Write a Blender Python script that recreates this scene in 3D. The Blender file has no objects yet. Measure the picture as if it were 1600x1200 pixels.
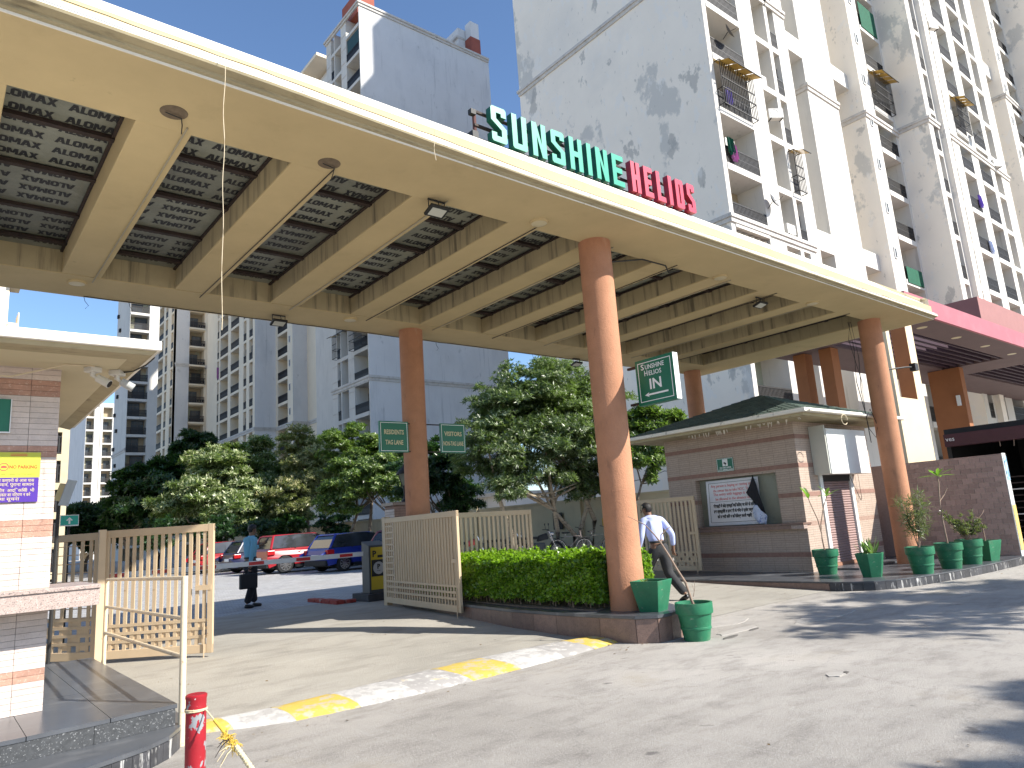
import bpy, bmesh, math, random
import numpy as np
from mathutils import Vector, Matrix
random.seed(7)
RNG = np.random.default_rng(11)
S = bpy.context.scene
COL = S.collection
R = math.radians

# ------------------------------------------------------------------ camera, sky, sun, exposure
AX = [(0.77482403, 0.07081377, 0.62819832), (-0.62856922, 0.19230821, 0.75360353), (-0.06744218, -0.97877626, 0.19351638)]
EYE = Vector((0, 0, 1.45))
cam = bpy.data.cameras.new('camera')
cam_o = bpy.data.objects.new('camera', cam)
COL.objects.link(cam_o)
mw = Matrix(((AX[0][0], -AX[0][1], -AX[0][2], EYE[0]),
             (AX[1][0], -AX[1][1], -AX[1][2], EYE[1]),
             (AX[2][0], -AX[2][1], -AX[2][2], EYE[2]), (0, 0, 0, 1)))
cam_o.matrix_world = mw
cam.sensor_width = 36.0
cam.lens = 1109 / 1600 * 36
cam.clip_start = 0.05
cam.clip_end = 3000
S.camera = cam_o

SUN_DIR = Vector((0.69, -1.17, 1.0)).normalized()          # towards the sun
world = bpy.data.worlds.new("World")
S.world = world
world.use_nodes = True
wn = world.node_tree.nodes
wl = world.node_tree.links
wn.clear()
sky = wn.new('ShaderNodeTexSky')
sky.sky_type = 'NISHITA'
sky.sun_disc = False
sky.sun_elevation = math.asin(SUN_DIR.z)
sky.sun_rotation = math.atan2(SUN_DIR.x, SUN_DIR.y)
sky.altitude = 200
sky.air_density = 1.0
sky.dust_density = 0.35
sky.ozone_density = 4.5
bg = wn.new('ShaderNodeBackground')
bg.inputs[1].default_value = 0.118
wo = wn.new('ShaderNodeOutputWorld')
wl.new(sky.outputs[0], bg.inputs[0])
wl.new(bg.outputs[0], wo.inputs[0])
sun = bpy.data.lights.new('sun', 'SUN')
sun.energy = 5.0
sun.angle = R(0.55)
sun.color = (1.0, 0.955, 0.87)
sun_o = bpy.data.objects.new('sun', sun)
COL.objects.link(sun_o)
sun_o.rotation_euler = SUN_DIR.to_track_quat('Z', 'Y').to_euler()
S.view_settings.view_transform = 'Standard'
S.view_settings.look = 'None'
S.view_settings.gamma = 1.0
S.view_settings.exposure = 0.9
S.view_settings.use_curve_mapping = False
S.render.engine = 'CYCLES'
S.cycles.max_bounces = 8
S.cycles.diffuse_bounces = 5

# ------------------------------------------------------------------ materials
def _new(name):
    m = bpy.data.materials.new(name)
    m.use_nodes = True
    nt = m.node_tree
    nt.nodes.clear()
    out = nt.nodes.new('ShaderNodeOutputMaterial')
    p = nt.nodes.new('ShaderNodeBsdfPrincipled')
    nt.links.new(p.outputs[0], out.inputs[0])
    tc = nt.nodes.new('ShaderNodeTexCoord')
    return m, nt, p, tc

def _noise(nt, tc, scale, detail=4, rough=.6, stretch=None, out='Object'):
    n = nt.nodes.new('ShaderNodeTexNoise')
    n.inputs['Scale'].default_value = scale
    n.inputs['Detail'].default_value = detail
    n.inputs['Roughness'].default_value = rough
    if stretch:
        mp = nt.nodes.new('ShaderNodeMapping')
        mp.inputs['Scale'].default_value = stretch
        nt.links.new(tc.outputs[out], mp.inputs[0])
        nt.links.new(mp.outputs[0], n.inputs['Vector'])
    else:
        nt.links.new(tc.outputs[out], n.inputs['Vector'])
    return n

def _ramp(nt, src, a, b, ca=(0, 0, 0, 1), cb=(1, 1, 1, 1)):
    r = nt.nodes.new('ShaderNodeValToRGB')
    r.color_ramp.elements[0].position = a
    r.color_ramp.elements[1].position = b
    r.color_ramp.elements[0].color = ca
    r.color_ramp.elements[1].color = cb
    nt.links.new(src, r.inputs[0])
    return r

def _mix(nt, fac, a, b, mode='MIX'):
    x = nt.nodes.new('ShaderNodeMix')
    x.data_type = 'RGBA'
    x.blend_type = mode
    if isinstance(fac, (int, float)):
        x.inputs[0].default_value = fac
    else:
        nt.links.new(fac, x.inputs[0])
    for k, v in ((6, a), (7, b)):
        if isinstance(v, tuple):
            x.inputs[k].default_value = (*v[:3], 1)
        else:
            nt.links.new(v, x.inputs[k])
    return x.outputs[2]

def mat(name, color, rough=.8, var=.18, scale=2.5, bump=.15, bscale=60, metal=0, layers=(), spec=.4, objvar=0, coat=0):
    """layers: (colour, noise scale, threshold lo, hi, stretch, amount)"""
    m, nt, p, tc = _new(name)
    dark = tuple(c * (1 - var) for c in color)
    lite = tuple(min(1, c * (1 + var)) for c in color)
    n = _noise(nt, tc, scale, 6, .65)
    c = _ramp(nt, n.outputs[0], .3, .7, (*dark, 1), (*lite, 1)).outputs[0]
    for (lc, ls, lo, hi, st, amt) in layers:
        ln = _noise(nt, tc, ls, 8, .62, st)
        f = _ramp(nt, ln.outputs[0], lo, hi, (0, 0, 0, 1), (amt, amt, amt, 1)).outputs[0]
        c = _mix(nt, f, c, lc)
    if objvar:
        oi = nt.nodes.new('ShaderNodeObjectInfo')
        hv = nt.nodes.new('ShaderNodeHueSaturation')
        mr = nt.nodes.new('ShaderNodeMapRange')
        mr.inputs[3].default_value = 1 - objvar
        mr.inputs[4].default_value = 1 + objvar
        nt.links.new(oi.outputs['Random'], mr.inputs[0])
        nt.links.new(mr.outputs[0], hv.inputs['Value'])
        nt.links.new(c, hv.inputs['Color'])
        c = hv.outputs[0]
    nt.links.new(c, p.inputs['Base Color'])
    p.inputs['Roughness'].default_value = rough
    p.inputs['Metallic'].default_value = metal
    p.inputs['Specular IOR Level'].default_value = spec
    p.inputs['Coat Weight'].default_value = coat
    if bump:
        bn = _noise(nt, tc, bscale, 5, .7)
        b = nt.nodes.new('ShaderNodeBump')
        b.inputs['Strength'].default_value = bump
        b.inputs['Distance'].default_value = .02
        nt.links.new(bn.outputs[0], b.inputs['Height'])
        nt.links.new(b.outputs[0], p.inputs['Normal'])
    return m

def leaf_mat(name, dark, lite, pale=None, pale_amt=.3, trans=.35):
    m, nt, p, tc = _new(name)
    g = nt.nodes.new('ShaderNodeNewGeometry')
    r = _ramp(nt, g.outputs['Random Per Island'], 0, 1, (*dark, 1), (*lite, 1))
    c = r.outputs[0]
    if pale:
        f = _ramp(nt, g.outputs['Random Per Island'], 1 - pale_amt, 1 - pale_amt + .02)
        n = _noise(nt, tc, .9, 3)
        f2 = _ramp(nt, n.outputs[0], .42, .6)
        ff = _mix(nt, 1.0, f.outputs[0], f2.outputs[0], 'MULTIPLY')
        c = _mix(nt, ff, c, pale)
    nt.links.new(c, p.inputs['Base Color'])
    p.inputs['Roughness'].default_value = .36
    p.inputs['Specular IOR Level'].default_value = .6
    t = nt.nodes.new('ShaderNodeBsdfTranslucent')
    bright = _mix(nt, .5, c, (lite[0] * 1.6, lite[1] * 2.0, lite[2] * .6))
    nt.links.new(bright, t.inputs[0])
    ms = nt.nodes.new('ShaderNodeMixShader')
    ms.inputs[0].default_value = trans
    nt.links.new(p.outputs[0], ms.inputs[1])
    nt.links.new(t.outputs[0], ms.inputs[2])
    out = [x for x in nt.nodes if x.type == 'OUTPUT_MATERIAL'][0]
    nt.links.new(ms.outputs[0], out.inputs[0])
    return m

def course_mat(name, base, band, z_period=.58, band_h=.1, z0=0.0, bw=.3, bh=.045, rot=0):
    """small stacked stone courses with a band every z_period (flat kinds far from the lens)"""
    m, nt, p, tc = _new(name)
    sep = nt.nodes.new('ShaderNodeSeparateXYZ')
    nt.links.new(tc.outputs['Object'], sep.inputs[0])
    add = nt.nodes.new('ShaderNodeMath'); add.operation = 'ADD'
    nt.links.new(sep.outputs[0], add.inputs[0]); nt.links.new(sep.outputs[1], add.inputs[1])
    cmb = nt.nodes.new('ShaderNodeCombineXYZ')
    nt.links.new(add.outputs[0], cmb.inputs[0]); nt.links.new(sep.outputs[2], cmb.inputs[1])
    br = nt.nodes.new('ShaderNodeTexBrick')
    br.offset = 0.0
    br.inputs['Scale'].default_value = 1
    br.inputs['Brick Width'].default_value = bw
    br.inputs['Row Height'].default_value = bh
    br.inputs['Mortar Size'].default_value = .004
    br.inputs['Color1'].default_value = (*base, 1)
    br.inputs['Color2'].default_value = (*[c * .86 for c in base], 1)
    br.inputs['Mortar'].default_value = (*[c * .45 for c in base], 1)
    nt.links.new(cmb.outputs[0], br.inputs['Vector'])
    ml = nt.nodes.new('ShaderNodeMath'); ml.operation = 'SUBTRACT'; ml.inputs[1].default_value = z0
    nt.links.new(sep.outputs[2], ml.inputs[0])
    md = nt.nodes.new('ShaderNodeMath'); md.operation = 'FLOORED_MODULO'; md.inputs[1].default_value = z_period
    nt.links.new(ml.outputs[0], md.inputs[0])
    lt = nt.nodes.new('ShaderNodeMath'); lt.operation = 'LESS_THAN'; lt.inputs[1].default_value = band_h
    nt.links.new(md.outputs[0], lt.inputs[0])
    c = _mix(nt, lt.outputs[0], br.outputs[0], band)
    n = _noise(nt, tc, 25, 6, .7)
    c = _mix(nt, .35, c, _ramp(nt, n.outputs[0], .3, .7, (*[x * .6 for x in base], 1), (*[min(1, x * 1.3) for x in base], 1)).outputs[0])
    nt.links.new(c, p.inputs['Base Color'])
    p.inputs['Roughness'].default_value = .75
    b = nt.nodes.new('ShaderNodeBump'); b.inputs['Strength'].default_value = .5; b.inputs['Distance'].default_value = .006; b.invert = True
    nt.links.new(br.outputs['Fac'], b.inputs['Height'])
    nt.links.new(b.outputs[0], p.inputs['Normal'])
    return m

def glass_mat(name, color=(.03, .035, .04), rough=.08):
    m, nt, p, tc = _new(name)
    n = _noise(nt, tc, 1.3, 3)
    nt.links.new(_ramp(nt, n.outputs[0], .35, .65, (*color, 1), (*[c * 2 for c in color], 1)).outputs[0], p.inputs['Base Color'])
    p.inputs['Roughness'].default_value = rough
    p.inputs['Specular IOR Level'].default_value = .8
    return m

M = {}
GREY = (.30, .30, .295)
M['render_beige'] = mat('canopy_paint', (.53, .415, .225), .85, .07, 1.2, .12, 90, layers=[((.30, .23, .12), 1.6, .58, .78, (1, 1, .5), .35), ((.10, .085, .06), 5, .68, .80, (1, 1, .15), .5)])
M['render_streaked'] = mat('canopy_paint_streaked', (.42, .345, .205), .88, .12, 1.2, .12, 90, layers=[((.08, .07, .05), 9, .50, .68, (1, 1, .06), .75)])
M['fascia'] = mat('fascia_paint', (.40, .34, .215), .85, .12, 2.0, .1, 70, layers=[((.09, .075, .05), 6, .55, .72, (.4, 1, 4), .6)])
M['lip_white'] = mat('lip_paint', (.78, .74, .66), .8, .06, 3, .1, 70, layers=[((.2, .17, .13), 7, .62, .70, (1, 1, .5), .5)])
M['column'] = mat('terracotta_render', (.43, .205, .115), .88, .12, 3, .45, 45, layers=[((.24, .11, .07), 1.3, .55, .72, (1, 1, .35), .5), ((.56, .38, .26), 2.2, .62, .70, (1, 1, .5), .4), ((.14, .08, .055), 7, .64, .72, (1, 1, .25), .5), ((.10, .07, .05), 26, .70, .74, None, .6), ((.60, .38, .24), 14, .68, .74, None, .4)])
M['sheet'] = mat('foil_insulation', (.23, .235, .19), .5, .15, 2.5, .6, 9, metal=.15, objvar=.2, layers=[((.12, .11, .09), 1.1, .55, .72, None, .5), ((.40, .40, .36), 2.2, .62, .68, None, .4)])
M['print'] = mat('black_print', (.02, .02, .022), .6, .05)
M['steel_rust'] = mat('rusty_steel', (.035, .022, .018), .7, .4, 8, .3, 40)
M['galv'] = mat('conduit', (.35, .31, .22), .6, .1)
M['cable'] = mat('cable_black', (.02, .02, .02), .6, .1, bump=0)
M['cord'] = mat('cord_cream', (.62, .52, .36), .8, .1)
M['concrete'] = None
M['white_wall'] = mat('tower_paint_white', (.60, .575, .53), .85, .07, .35, .05, 20, layers=[((.40, .38, .35), .8, .54, .74, (1, 1, .30), .5), ((.22, .21, .20), 3.2, .60, .70, (1, 1, .07), .4)])
M['patched_wall'] = mat('tower_paint_patched', (.84, .77, .67), .88, .05, .25, .08, 15, layers=[((.70, .66, .60), .09, .48, .60, None, .6), ((.50, .49, .46), .17, .575, .60, (1.0, 1.2, .9), .75), ((.33, .325, .31), .55, .63, .66, (1, 1.2, .8), .6), ((.24, .235, .22), 3.0, .63, .68, (1, 1.3, .5), .4), ((.78, .76, .72), 1.3, .58, .61, (1, 1, .6), .45)])  # patches are real; base lifted and warmed to stand for bounce light
M['shade_tone_wall'] = mat('tower_paint_shade_tone', (.66, .645, .63), .85, .05, .3, .05, 20, layers=[((.44, .44, .44), .5, .52, .74, (1, 1, .3), .5), ((.24, .24, .24), 1.5, .62, .70, (1, 1, .5), .35), ((.33, .33, .33), 2.8, .60, .70, (1, 1, .05), .4)])  # pale wall paint with the cooler tone of shaded faces put into the colour
M['cream_bounce_wall'] = mat('tower_paint_cream_bounce', (.78, .68, .53), .85, .05, .4, .05, 20, layers=[((.38, .35, .31), .9, .60, .76, (1, 1, .2), .4)])  # cream paint with warm bounce light put into its tone
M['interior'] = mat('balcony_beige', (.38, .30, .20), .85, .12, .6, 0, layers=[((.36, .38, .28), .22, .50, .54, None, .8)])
M['belt'] = mat('belt_course_paint', (.56, .53, .49), .85, .1, 1, 0, layers=[((.25, .22, .2), 3, .5, .7, (1, 1, 1), .5)])
M['rail_dark'] = mat('railing_iron', (.016, .014, .014), .6, .3, 4, 0)
M['frame_dark'] = mat('window_frame', (.10, .085, .075), .6, .2, 2, 0, objvar=.3)
M['frame_white'] = mat('window_frame_white', (.62, .62, .60), .6, .1, 2, 0)
M['glass'] = glass_mat('window_glass', (.035, .045, .055))
M['glass_car'] = glass_mat('car_glass', (.02, .022, .025), .04)
M['awning'] = mat('awning_yellow', (.62, .40, .09), .6, .15, 3, 0)
M['ac_white'] = mat('aircon_casing', (.60, .58, .54), .6, .1, 3, 0)
M['dark'] = mat('dark_grille', (.02, .02, .022), .6, .2, 3, 0)
M['dish'] = mat('dish_grey', (.12, .12, .125), .5, .15, 5, 0)
M['red_brick'] = mat('red_tank_paint', (.32, .09, .06), .85, .15, 1, 0)
M['gate'] = mat('gate_paint', (.53, .405, .265), .55, .06, 4, .08, 60, layers=[((.24, .12, .05), 9, .66, .72, None, .7)], objvar=.05)
M['rail_cream'] = mat('handrail_paint', (.68, .56, .38), .5, .06, 4, .08, 60, layers=[((.25, .13, .06), 10, .60, .68, None, .7)])
M['stone_a'] = mat('stone_tile_pale', (.60, .50, .44), .7, .10, 9, .35, 90, layers=[((.36, .28, .24), 40, .55, .68, None, .35)], objvar=.09)
M['stone_b'] = mat('stone_tile_pink', (.42, .235, .17), .7, .15, 14, .35, 90, layers=[((.60, .45, .36), 45, .55, .62, None, .5)], objvar=.12)
M['stone_band'] = mat('stone_band', (.27, .155, .12), .75, .15, 14, .3, 90, objvar=.05)
M['mortar'] = mat('joint_dark', (.16, .13, .115), .9, .2, 20)
M['granite_pink'] = mat('granite_speckled', (.40, .31, .27), .35, .2, 30, .03, 90, layers=[((.08, .07, .07), 110, .56, .60, None, .8), ((.62, .55, .50), 90, .60, .64, None, .7)], objvar=.08)
M['granite_brown'] = mat('granite_brown', (.20, .13, .105), .32, .18, 12, .03, 90, layers=[((.07, .05, .045), 80, .55, .62, None, .6), ((.36, .27, .22), 70, .62, .66, None, .5)], objvar=.14)
M['granite_dark'] = mat('granite_dark', (.075, .08, .09), .3, .18, 3, .03, 40, layers=[((.30, .30, .31), 1.6, .52, .78, (1, 3, 1), .45), ((.35, .34, .33), 60, .66, .70, None, .4)], spec=.6)
M['granite_black'] = mat('granite_black_tile', (.05, .05, .055), .4, .3, 9, .1, 60, layers=[((.48, .47, .45), 6, .56, .62, (3, 3, .5), .8)], objvar=.3)
M['roof_green'] = mat('green_shingle', (.085, .115, .095), .85, .15, 5, .3, 50, objvar=.15)
M['shutter'] = mat('shutter_maroon', (.30, .20, .185), .5, .12, 4, .05, 60, layers=[((.42, .24, .14), 8, .6, .7, (1, 1, .5), .5)])
M['panel_white'] = mat('sheet_metal_white', (.72, .72, .69), .45, .04, 3, .03, 50, layers=[((.42, .38, .32), 5, .66, .72, None, .5)])
M['panel_cream'] = mat('sheet_metal_cream', (.50, .50, .44), .55, .05, 3)
M['tile_brown'] = mat('mosaic_tile', (.33, .245, .22), .55, .12, 20, .1, 60, objvar=.16)
M['grout'] = mat('grout_pale', (.50, .44, .38), .9, .1, 20)
M['green_pot'] = mat('pot_green', (.018, .150, .072), .5, .18, 5, .12, 30, layers=[((.16, .19, .13), 3.0, .52, .72, (1, 1, 1.5), .45), ((.34, .32, .26), 11, .64, .70, (1, 1, 2), .55)], objvar=.15)
M['soil'] = mat('soil', (.16, .12, .09), .95, .3, 30, .6, 60)
M['sign_green'] = mat('sign_green', (.006, .125, .062), .35, .06, 3, 0)
M['sign_white'] = mat('sign_white', (.78, .78, .76), .5, .03, 3, 0)
M['sign_tan'] = mat('sign_lettering_tan', (.60, .50, .30), .5, .08, 20, 0)
M['letter_green'] = mat('sign_letter_green', (.008, .29, .185), .4, .06, 4, 0)
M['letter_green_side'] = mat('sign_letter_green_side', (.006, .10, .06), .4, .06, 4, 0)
M['letter_red'] = mat('sign_letter_red', (.50, .045, .08), .4, .06, 4, 0)
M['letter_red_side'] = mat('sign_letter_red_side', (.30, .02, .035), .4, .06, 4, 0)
M['yellow_sign'] = mat('sign_yellow', (.50, .50, .045), .45, .04, 3, 0)
M['purple_sign'] = mat('sign_purple', (.06, .018, .25), .45, .1, 3, 0, layers=[((.30, .20, .30), 3, .5, .8, (1, 1, 3), .4)])
M['orange_txt'] = mat('sign_orange', (.45, .05, .01), .5, .04, 3, 0)
M['red_txt'] = mat('sign_red', (.62, .06, .05), .5, .04, 3, 0)
M['machine_grey'] = mat('machine_grey', (.06, .065, .068), .5, .1, 3, 0)
M['machine_yellow'] = mat('machine_yellow', (.55, .40, .02), .45, .06, 3, 0)
M['arm_white'] = mat('barrier_white', (.66, .67, .68), .4, .04, 3, 0)
M['arm_red'] = mat('barrier_red', (.50, .03, .03), .4, .06, 3, 0)
M['kerb_red'] = mat('kerb_red', (.30, .045, .035), .8, .25, 6, .2, layers=[((.30, .26, .24), 6, .58, .66, None, .7)])
M['bollard_red'] = mat('bollard_red', (.30, .010, .018), .45, .15, 8, .1, 60, layers=[((.27, .28, .29), 9, .57, .58, (1, 1, .6), 1.0), ((.60, .60, .60), 26, .66, .67, None, .9)])
M['rope'] = mat('rope_cream', (.66, .55, .34), .9, .12, 60, .3, 120)
M['rope_yellow'] = mat('rope_yellow', (.62, .42, .06), .9, .2, 60, .2, 120)
M['magenta'] = mat('pergola_fascia', (.36, .105, .125), .6, .06, .8, .03, layers=[((.62, .30, .30), .9, .5, .8, None, .25)])
M['soffit_maroon'] = mat('pergola_soffit', (.13, .085, .085), .7, .1, 1)
M['slat_dark'] = mat('pergola_slat', (.04, .018, .032), .6, .1, 1)
M['terracotta2'] = mat('porch_brown', (.30, .12, .05), .85, .1, 1.2, .15, 40)
M['cream_porch'] = mat('porch_cream', (.68, .55, .36), .85, .05, 1.2, .1, 40)
M['compound'] = mat('compound_wall_paint', (.50, .42, .28), .88, .1, 1.0, .1, 40, layers=[((.16, .14, .12), 1.5, .58, .78, (1, 1, .4), .5)])
M['bark'] = mat('bark', (.14, .105, .075), .95, .3, 6, .8, 20, layers=[((.32, .28, .23), 3, .52, .64, (1, 1, 2), .7)])
M['bark_pale'] = mat('bark_pale', (.36, .29, .21), .95, .2, 6, .8, 20, layers=[((.07, .05, .04), 4, .55, .62, (1, 1, 6), .8)])
M['stem'] = mat('stem_grey', (.28, .20, .15), .9, .2, 20, .3)
M['leaf_big'] = leaf_mat('leaf_big_tree', (.024, .046, .014), (.15, .205, .065), (.42, .47, .28), .25)
M['leaf_pale'] = leaf_mat('leaf_flowering', (.045, .075, .020), (.20, .26, .08), (.66, .68, .40), .5)
M['leaf_olive'] = leaf_mat('leaf_olive', (.08, .10, .028), (.27, .29, .10), (.55, .50, .28), .45)
M['leaf_green'] = leaf_mat('leaf_green', (.028, .060, .012), (.17, .25, .05), (.42, .50, .22), .25)
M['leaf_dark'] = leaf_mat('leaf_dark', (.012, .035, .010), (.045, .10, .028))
M['leaf_hedge'] = leaf_mat('leaf_hedge', (.040, .095, .010), (.26, .42, .03), None, .3, .4)
M['leaf_pot'] = leaf_mat('leaf_potted', (.06, .14, .02), (.20, .34, .06), None, .3, .5)
M['leaf_dry'] = leaf_mat('leaf_potted_dry', (.07, .09, .035), (.20, .23, .10), None, .3, .3)
M['leaf_aloe'] = leaf_mat('leaf_aloe', (.09, .17, .05), (.22, .33, .12), None, .3, .3)
M['shirt_blue'] = mat('shirt_pale_blue', (.42, .47, .72), .9, .06, 3, .2, 12)
M['shirt_cyan'] = mat('shirt_cyan', (.16, .36, .46), .9, .08, 3, .2, 12)
M['trouser'] = mat('trousers_charcoal', (.035, .035, .037), .9, .15, 4, .3, 14)
M['trouser_black'] = mat('trousers_black', (.012, .012, .015), .9, .15, 4, .2, 14)
M['skin'] = mat('skin', (.20, .105, .065), .55, .08, 6, 0)
M['hair'] = mat('hair', (.012, .010, .009), .6, .2, 20, .4, 60)
M['shoe'] = mat('shoe_black', (.012, .012, .013), .35, .1, 4, 0)
M['bag'] = mat('bag_black', (.012, .012, .014), .7, .1, 4, 0)
M['tyre'] = mat('tyre', (.015, .015, .016), .8, .1, 10, 0)
M['chrome'] = mat('alloy', (.55, .55, .56), .25, .05, 5, 0, metal=.9)
M['plastic_white'] = mat('plastic_white', (.62, .60, .54), .5, .06, 5, 0, layers=[((.25, .22, .18), 20, .6, .7, None, .4)])
M['lamp_glass'] = mat('lamp_diffuser', (.58, .50, .32), .4, .05, 5, 0)
M['lens'] = glass_mat('lens_dark', (.01, .01, .012), .05)
M['cloth_black'] = mat('cloth_black', (.012, .012, .016), .8, .2, 6, .2, 10)
M['cloth_white'] = mat('cloth_print', (.50, .55, .68), .9, .1, 8, .1, 20, layers=[((.08, .13, .33), 16, .56, .60, None, .8)])
M['cloth_tan'] = mat('cloth_tan', (.38, .32, .25), .9, .15, 2, .4, 6)
M['cloth_pink'] = mat('laundry_pink', (.45, .16, .35), .9, .2, 4, 0)
M['cloth_purple'] = mat('laundry_purple', (.20, .12, .50), .9, .2, 4, 0)
M['net_green'] = mat('net_green', (.01, .09, .05), .9, .2, 4, 0)
M['plaster'] = mat('niche_plaster', (.26, .27, .22), .9, .12, 2, .2, 30, layers=[((.10, .10, .09), 4, .58, .7, None, .5)])

def ground_mat():
    m, nt, p, tc = _new('concrete_road')
    n1 = _noise(nt, tc, .35, 9, .65)
    c = _ramp(nt, n1.outputs[0], .35, .65, (.32, .293, .26, 1), (.50, .462, .415, 1)).outputs[0]
    n2 = _noise(nt, tc, 1.6, 9, .72, (1.0, 2.2, 1))
    c = _mix(nt, _ramp(nt, n2.outputs[0], .48, .70, (0, 0, 0, 1), (.7, .7, .7, 1)).outputs[0], c, (.19, .17, .15))
    n3 = _noise(nt, tc, 190, 3, .85)
    c = _mix(nt, _ramp(nt, n3.outputs[0], .50, .60, (0, 0, 0, 1), (.6, .6, .6, 1)).outputs[0], c, (.13, .12, .11))
    n3b = _noise(nt, tc, 60, 4, .85)
    c = _mix(nt, _ramp(nt, n3b.outputs[0], .54, .64, (0, 0, 0, 1), (.6, .6, .6, 1)).outputs[0], c, (.50, .475, .445))
    n4 = _noise(nt, tc, .7, 7, .65)
    c = _mix(nt, _ramp(nt, n4.outputs[0], .58, .70, (0, 0, 0, 1), (.55, .55, .55, 1)).outputs[0], c, (.28, .235, .165))
    n7 = _noise(nt, tc, 3.2, 3, .5)
    c = _mix(nt, _ramp(nt, n7.outputs[0], .70, .74, (0, 0, 0, 1), (.7, .7, .7, 1)).outputs[0], c, (.10, .09, .085))
    # faint trowel and tyre streaks running two ways
    for rot, sc_, lim in ((1.05, (16, .7, 1), .56), (.15, (11, .5, 1), .60)):
        w = nt.nodes.new('ShaderNodeTexNoise')
        mp = nt.nodes.new('ShaderNodeMapping'); mp.inputs['Rotation'].default_value = (0, 0, rot); mp.inputs['Scale'].default_value = sc_
        nt.links.new(tc.outputs['Object'], mp.inputs[0]); nt.links.new(mp.outputs[0], w.inputs['Vector'])
        w.inputs['Scale'].default_value = 1.2; w.inputs['Detail'].default_value = 6
        c = _mix(nt, _ramp(nt, w.outputs[0], lim, lim + .2, (0, 0, 0, 1), (.22, .22, .22, 1)).outputs[0], c, (.44, .42, .395))
    v = nt.nodes.new('ShaderNodeTexVoronoi'); v.feature = 'DISTANCE_TO_EDGE'; v.inputs['Scale'].default_value = .38
    nn = _noise(nt, tc, 1.3, 8, .75)
    av = nt.nodes.new('ShaderNodeVectorMath'); av.operation = 'MULTIPLY_ADD'; av.inputs[1].default_value = (.9, .9, .9)
    nt.links.new(nn.outputs[1], av.inputs[0]); nt.links.new(tc.outputs['Object'], av.inputs[2])
    nt.links.new(av.outputs[0], v.inputs['Vector'])
    c = _mix(nt, _ramp(nt, v.outputs['Distance'], .0, .0035, (.45, .45, .45, 1), (0, 0, 0, 1)).outputs[0], c, (.12, .11, .10))
    nt.links.new(c, p.inputs['Base Color'])
    p.inputs['Roughness'].default_value = .85
    b = nt.nodes.new('ShaderNodeBump'); b.inputs['Strength'].default_value = .9; b.inputs['Distance'].default_value = .012
    n6 = _noise(nt, tc, 45, 9, .85)
    nt.links.new(n6.outputs[0], b.inputs['Height']); nt.links.new(b.outputs[0], p.inputs['Normal'])
    return m

def smooth_concrete():
    return mat('concrete_drive', (.345, .32, .275), .85, .16, .5, .4, 40, layers=[((.19, .17, .145), 1.2, .50, .72, (1, 2.5, 1), .6), ((.44, .41, .36), 2.5, .58, .7, (.4, 2, 1), .5), ((.12, .11, .10), 120, .56, .64, None, .45), ((.11, .10, .09), 2.6, .68, .72, None, .6)])

def paver_mat():
    m, nt, p, tc = _new('interlocking_pavers')
    br = nt.nodes.new('ShaderNodeTexBrick'); br.inputs['Scale'].default_value = 1
    br.inputs['Brick Width'].default_value = .22; br.inputs['Row Height'].default_value = .11; br.inputs['Mortar Size'].default_value = .007
    br.inputs['Color1'].default_value = (.46, .45, .44, 1); br.inputs['Color2'].default_value = (.33, .32, .315, 1); br.inputs['Mortar'].default_value = (.10, .10, .10, 1)
    mp = nt.nodes.new('ShaderNodeMapping'); mp.inputs['Rotation'].default_value = (0, 0, .6)
    nt.links.new(tc.outputs['Object'], mp.inputs[0]); nt.links.new(mp.outputs[0], br.inputs[0])
    n = _noise(nt, tc, .8, 6)
    c = _mix(nt, _ramp(nt, n.outputs[0], .45, .7, (0, 0, 0, 1), (.5, .5, .5, 1)).outputs[0], br.outputs[0], (.30, .28, .25))
    nt.links.new(c, p.inputs['Base Color']); p.inputs['Roughness'].default_value = .8
    b = nt.nodes.new('ShaderNodeBump'); b.inputs['Strength'].default_value = 1; b.inputs['Distance'].default_value = .012; b.invert = True
    nt.links.new(br.outputs['Fac'], b.inputs['Height']); nt.links.new(b.outputs[0], p.inputs['Normal'])
    return m
M['concrete'] = ground_mat()
M['drive'] = smooth_concrete()
M['pavers'] = paver_mat()
M['bump_white'] = mat('worn_white_paint', (.52, .50, .47), .85, .1, 5, .4, 60, layers=[((.36, .34, .32), 8, .48, .58, None, .75), ((.28, .27, .26), 50, .58, .64, None, .6)])
M['bump_yellow'] = mat('worn_yellow_paint', (.56, .40, .08), .85, .1, 5, .4, 60, layers=[((.42, .39, .33), 9, .50, .60, None, .85)])
M['bump_worn'] = mat('worn_bare_concrete', (.36, .34, .32), .85, .1, 5, .4, 60, layers=[((.66, .63, .60), 10, .54, .64, None, .7), ((.55, .42, .15), 5, .62, .68, None, .7)])

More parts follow.
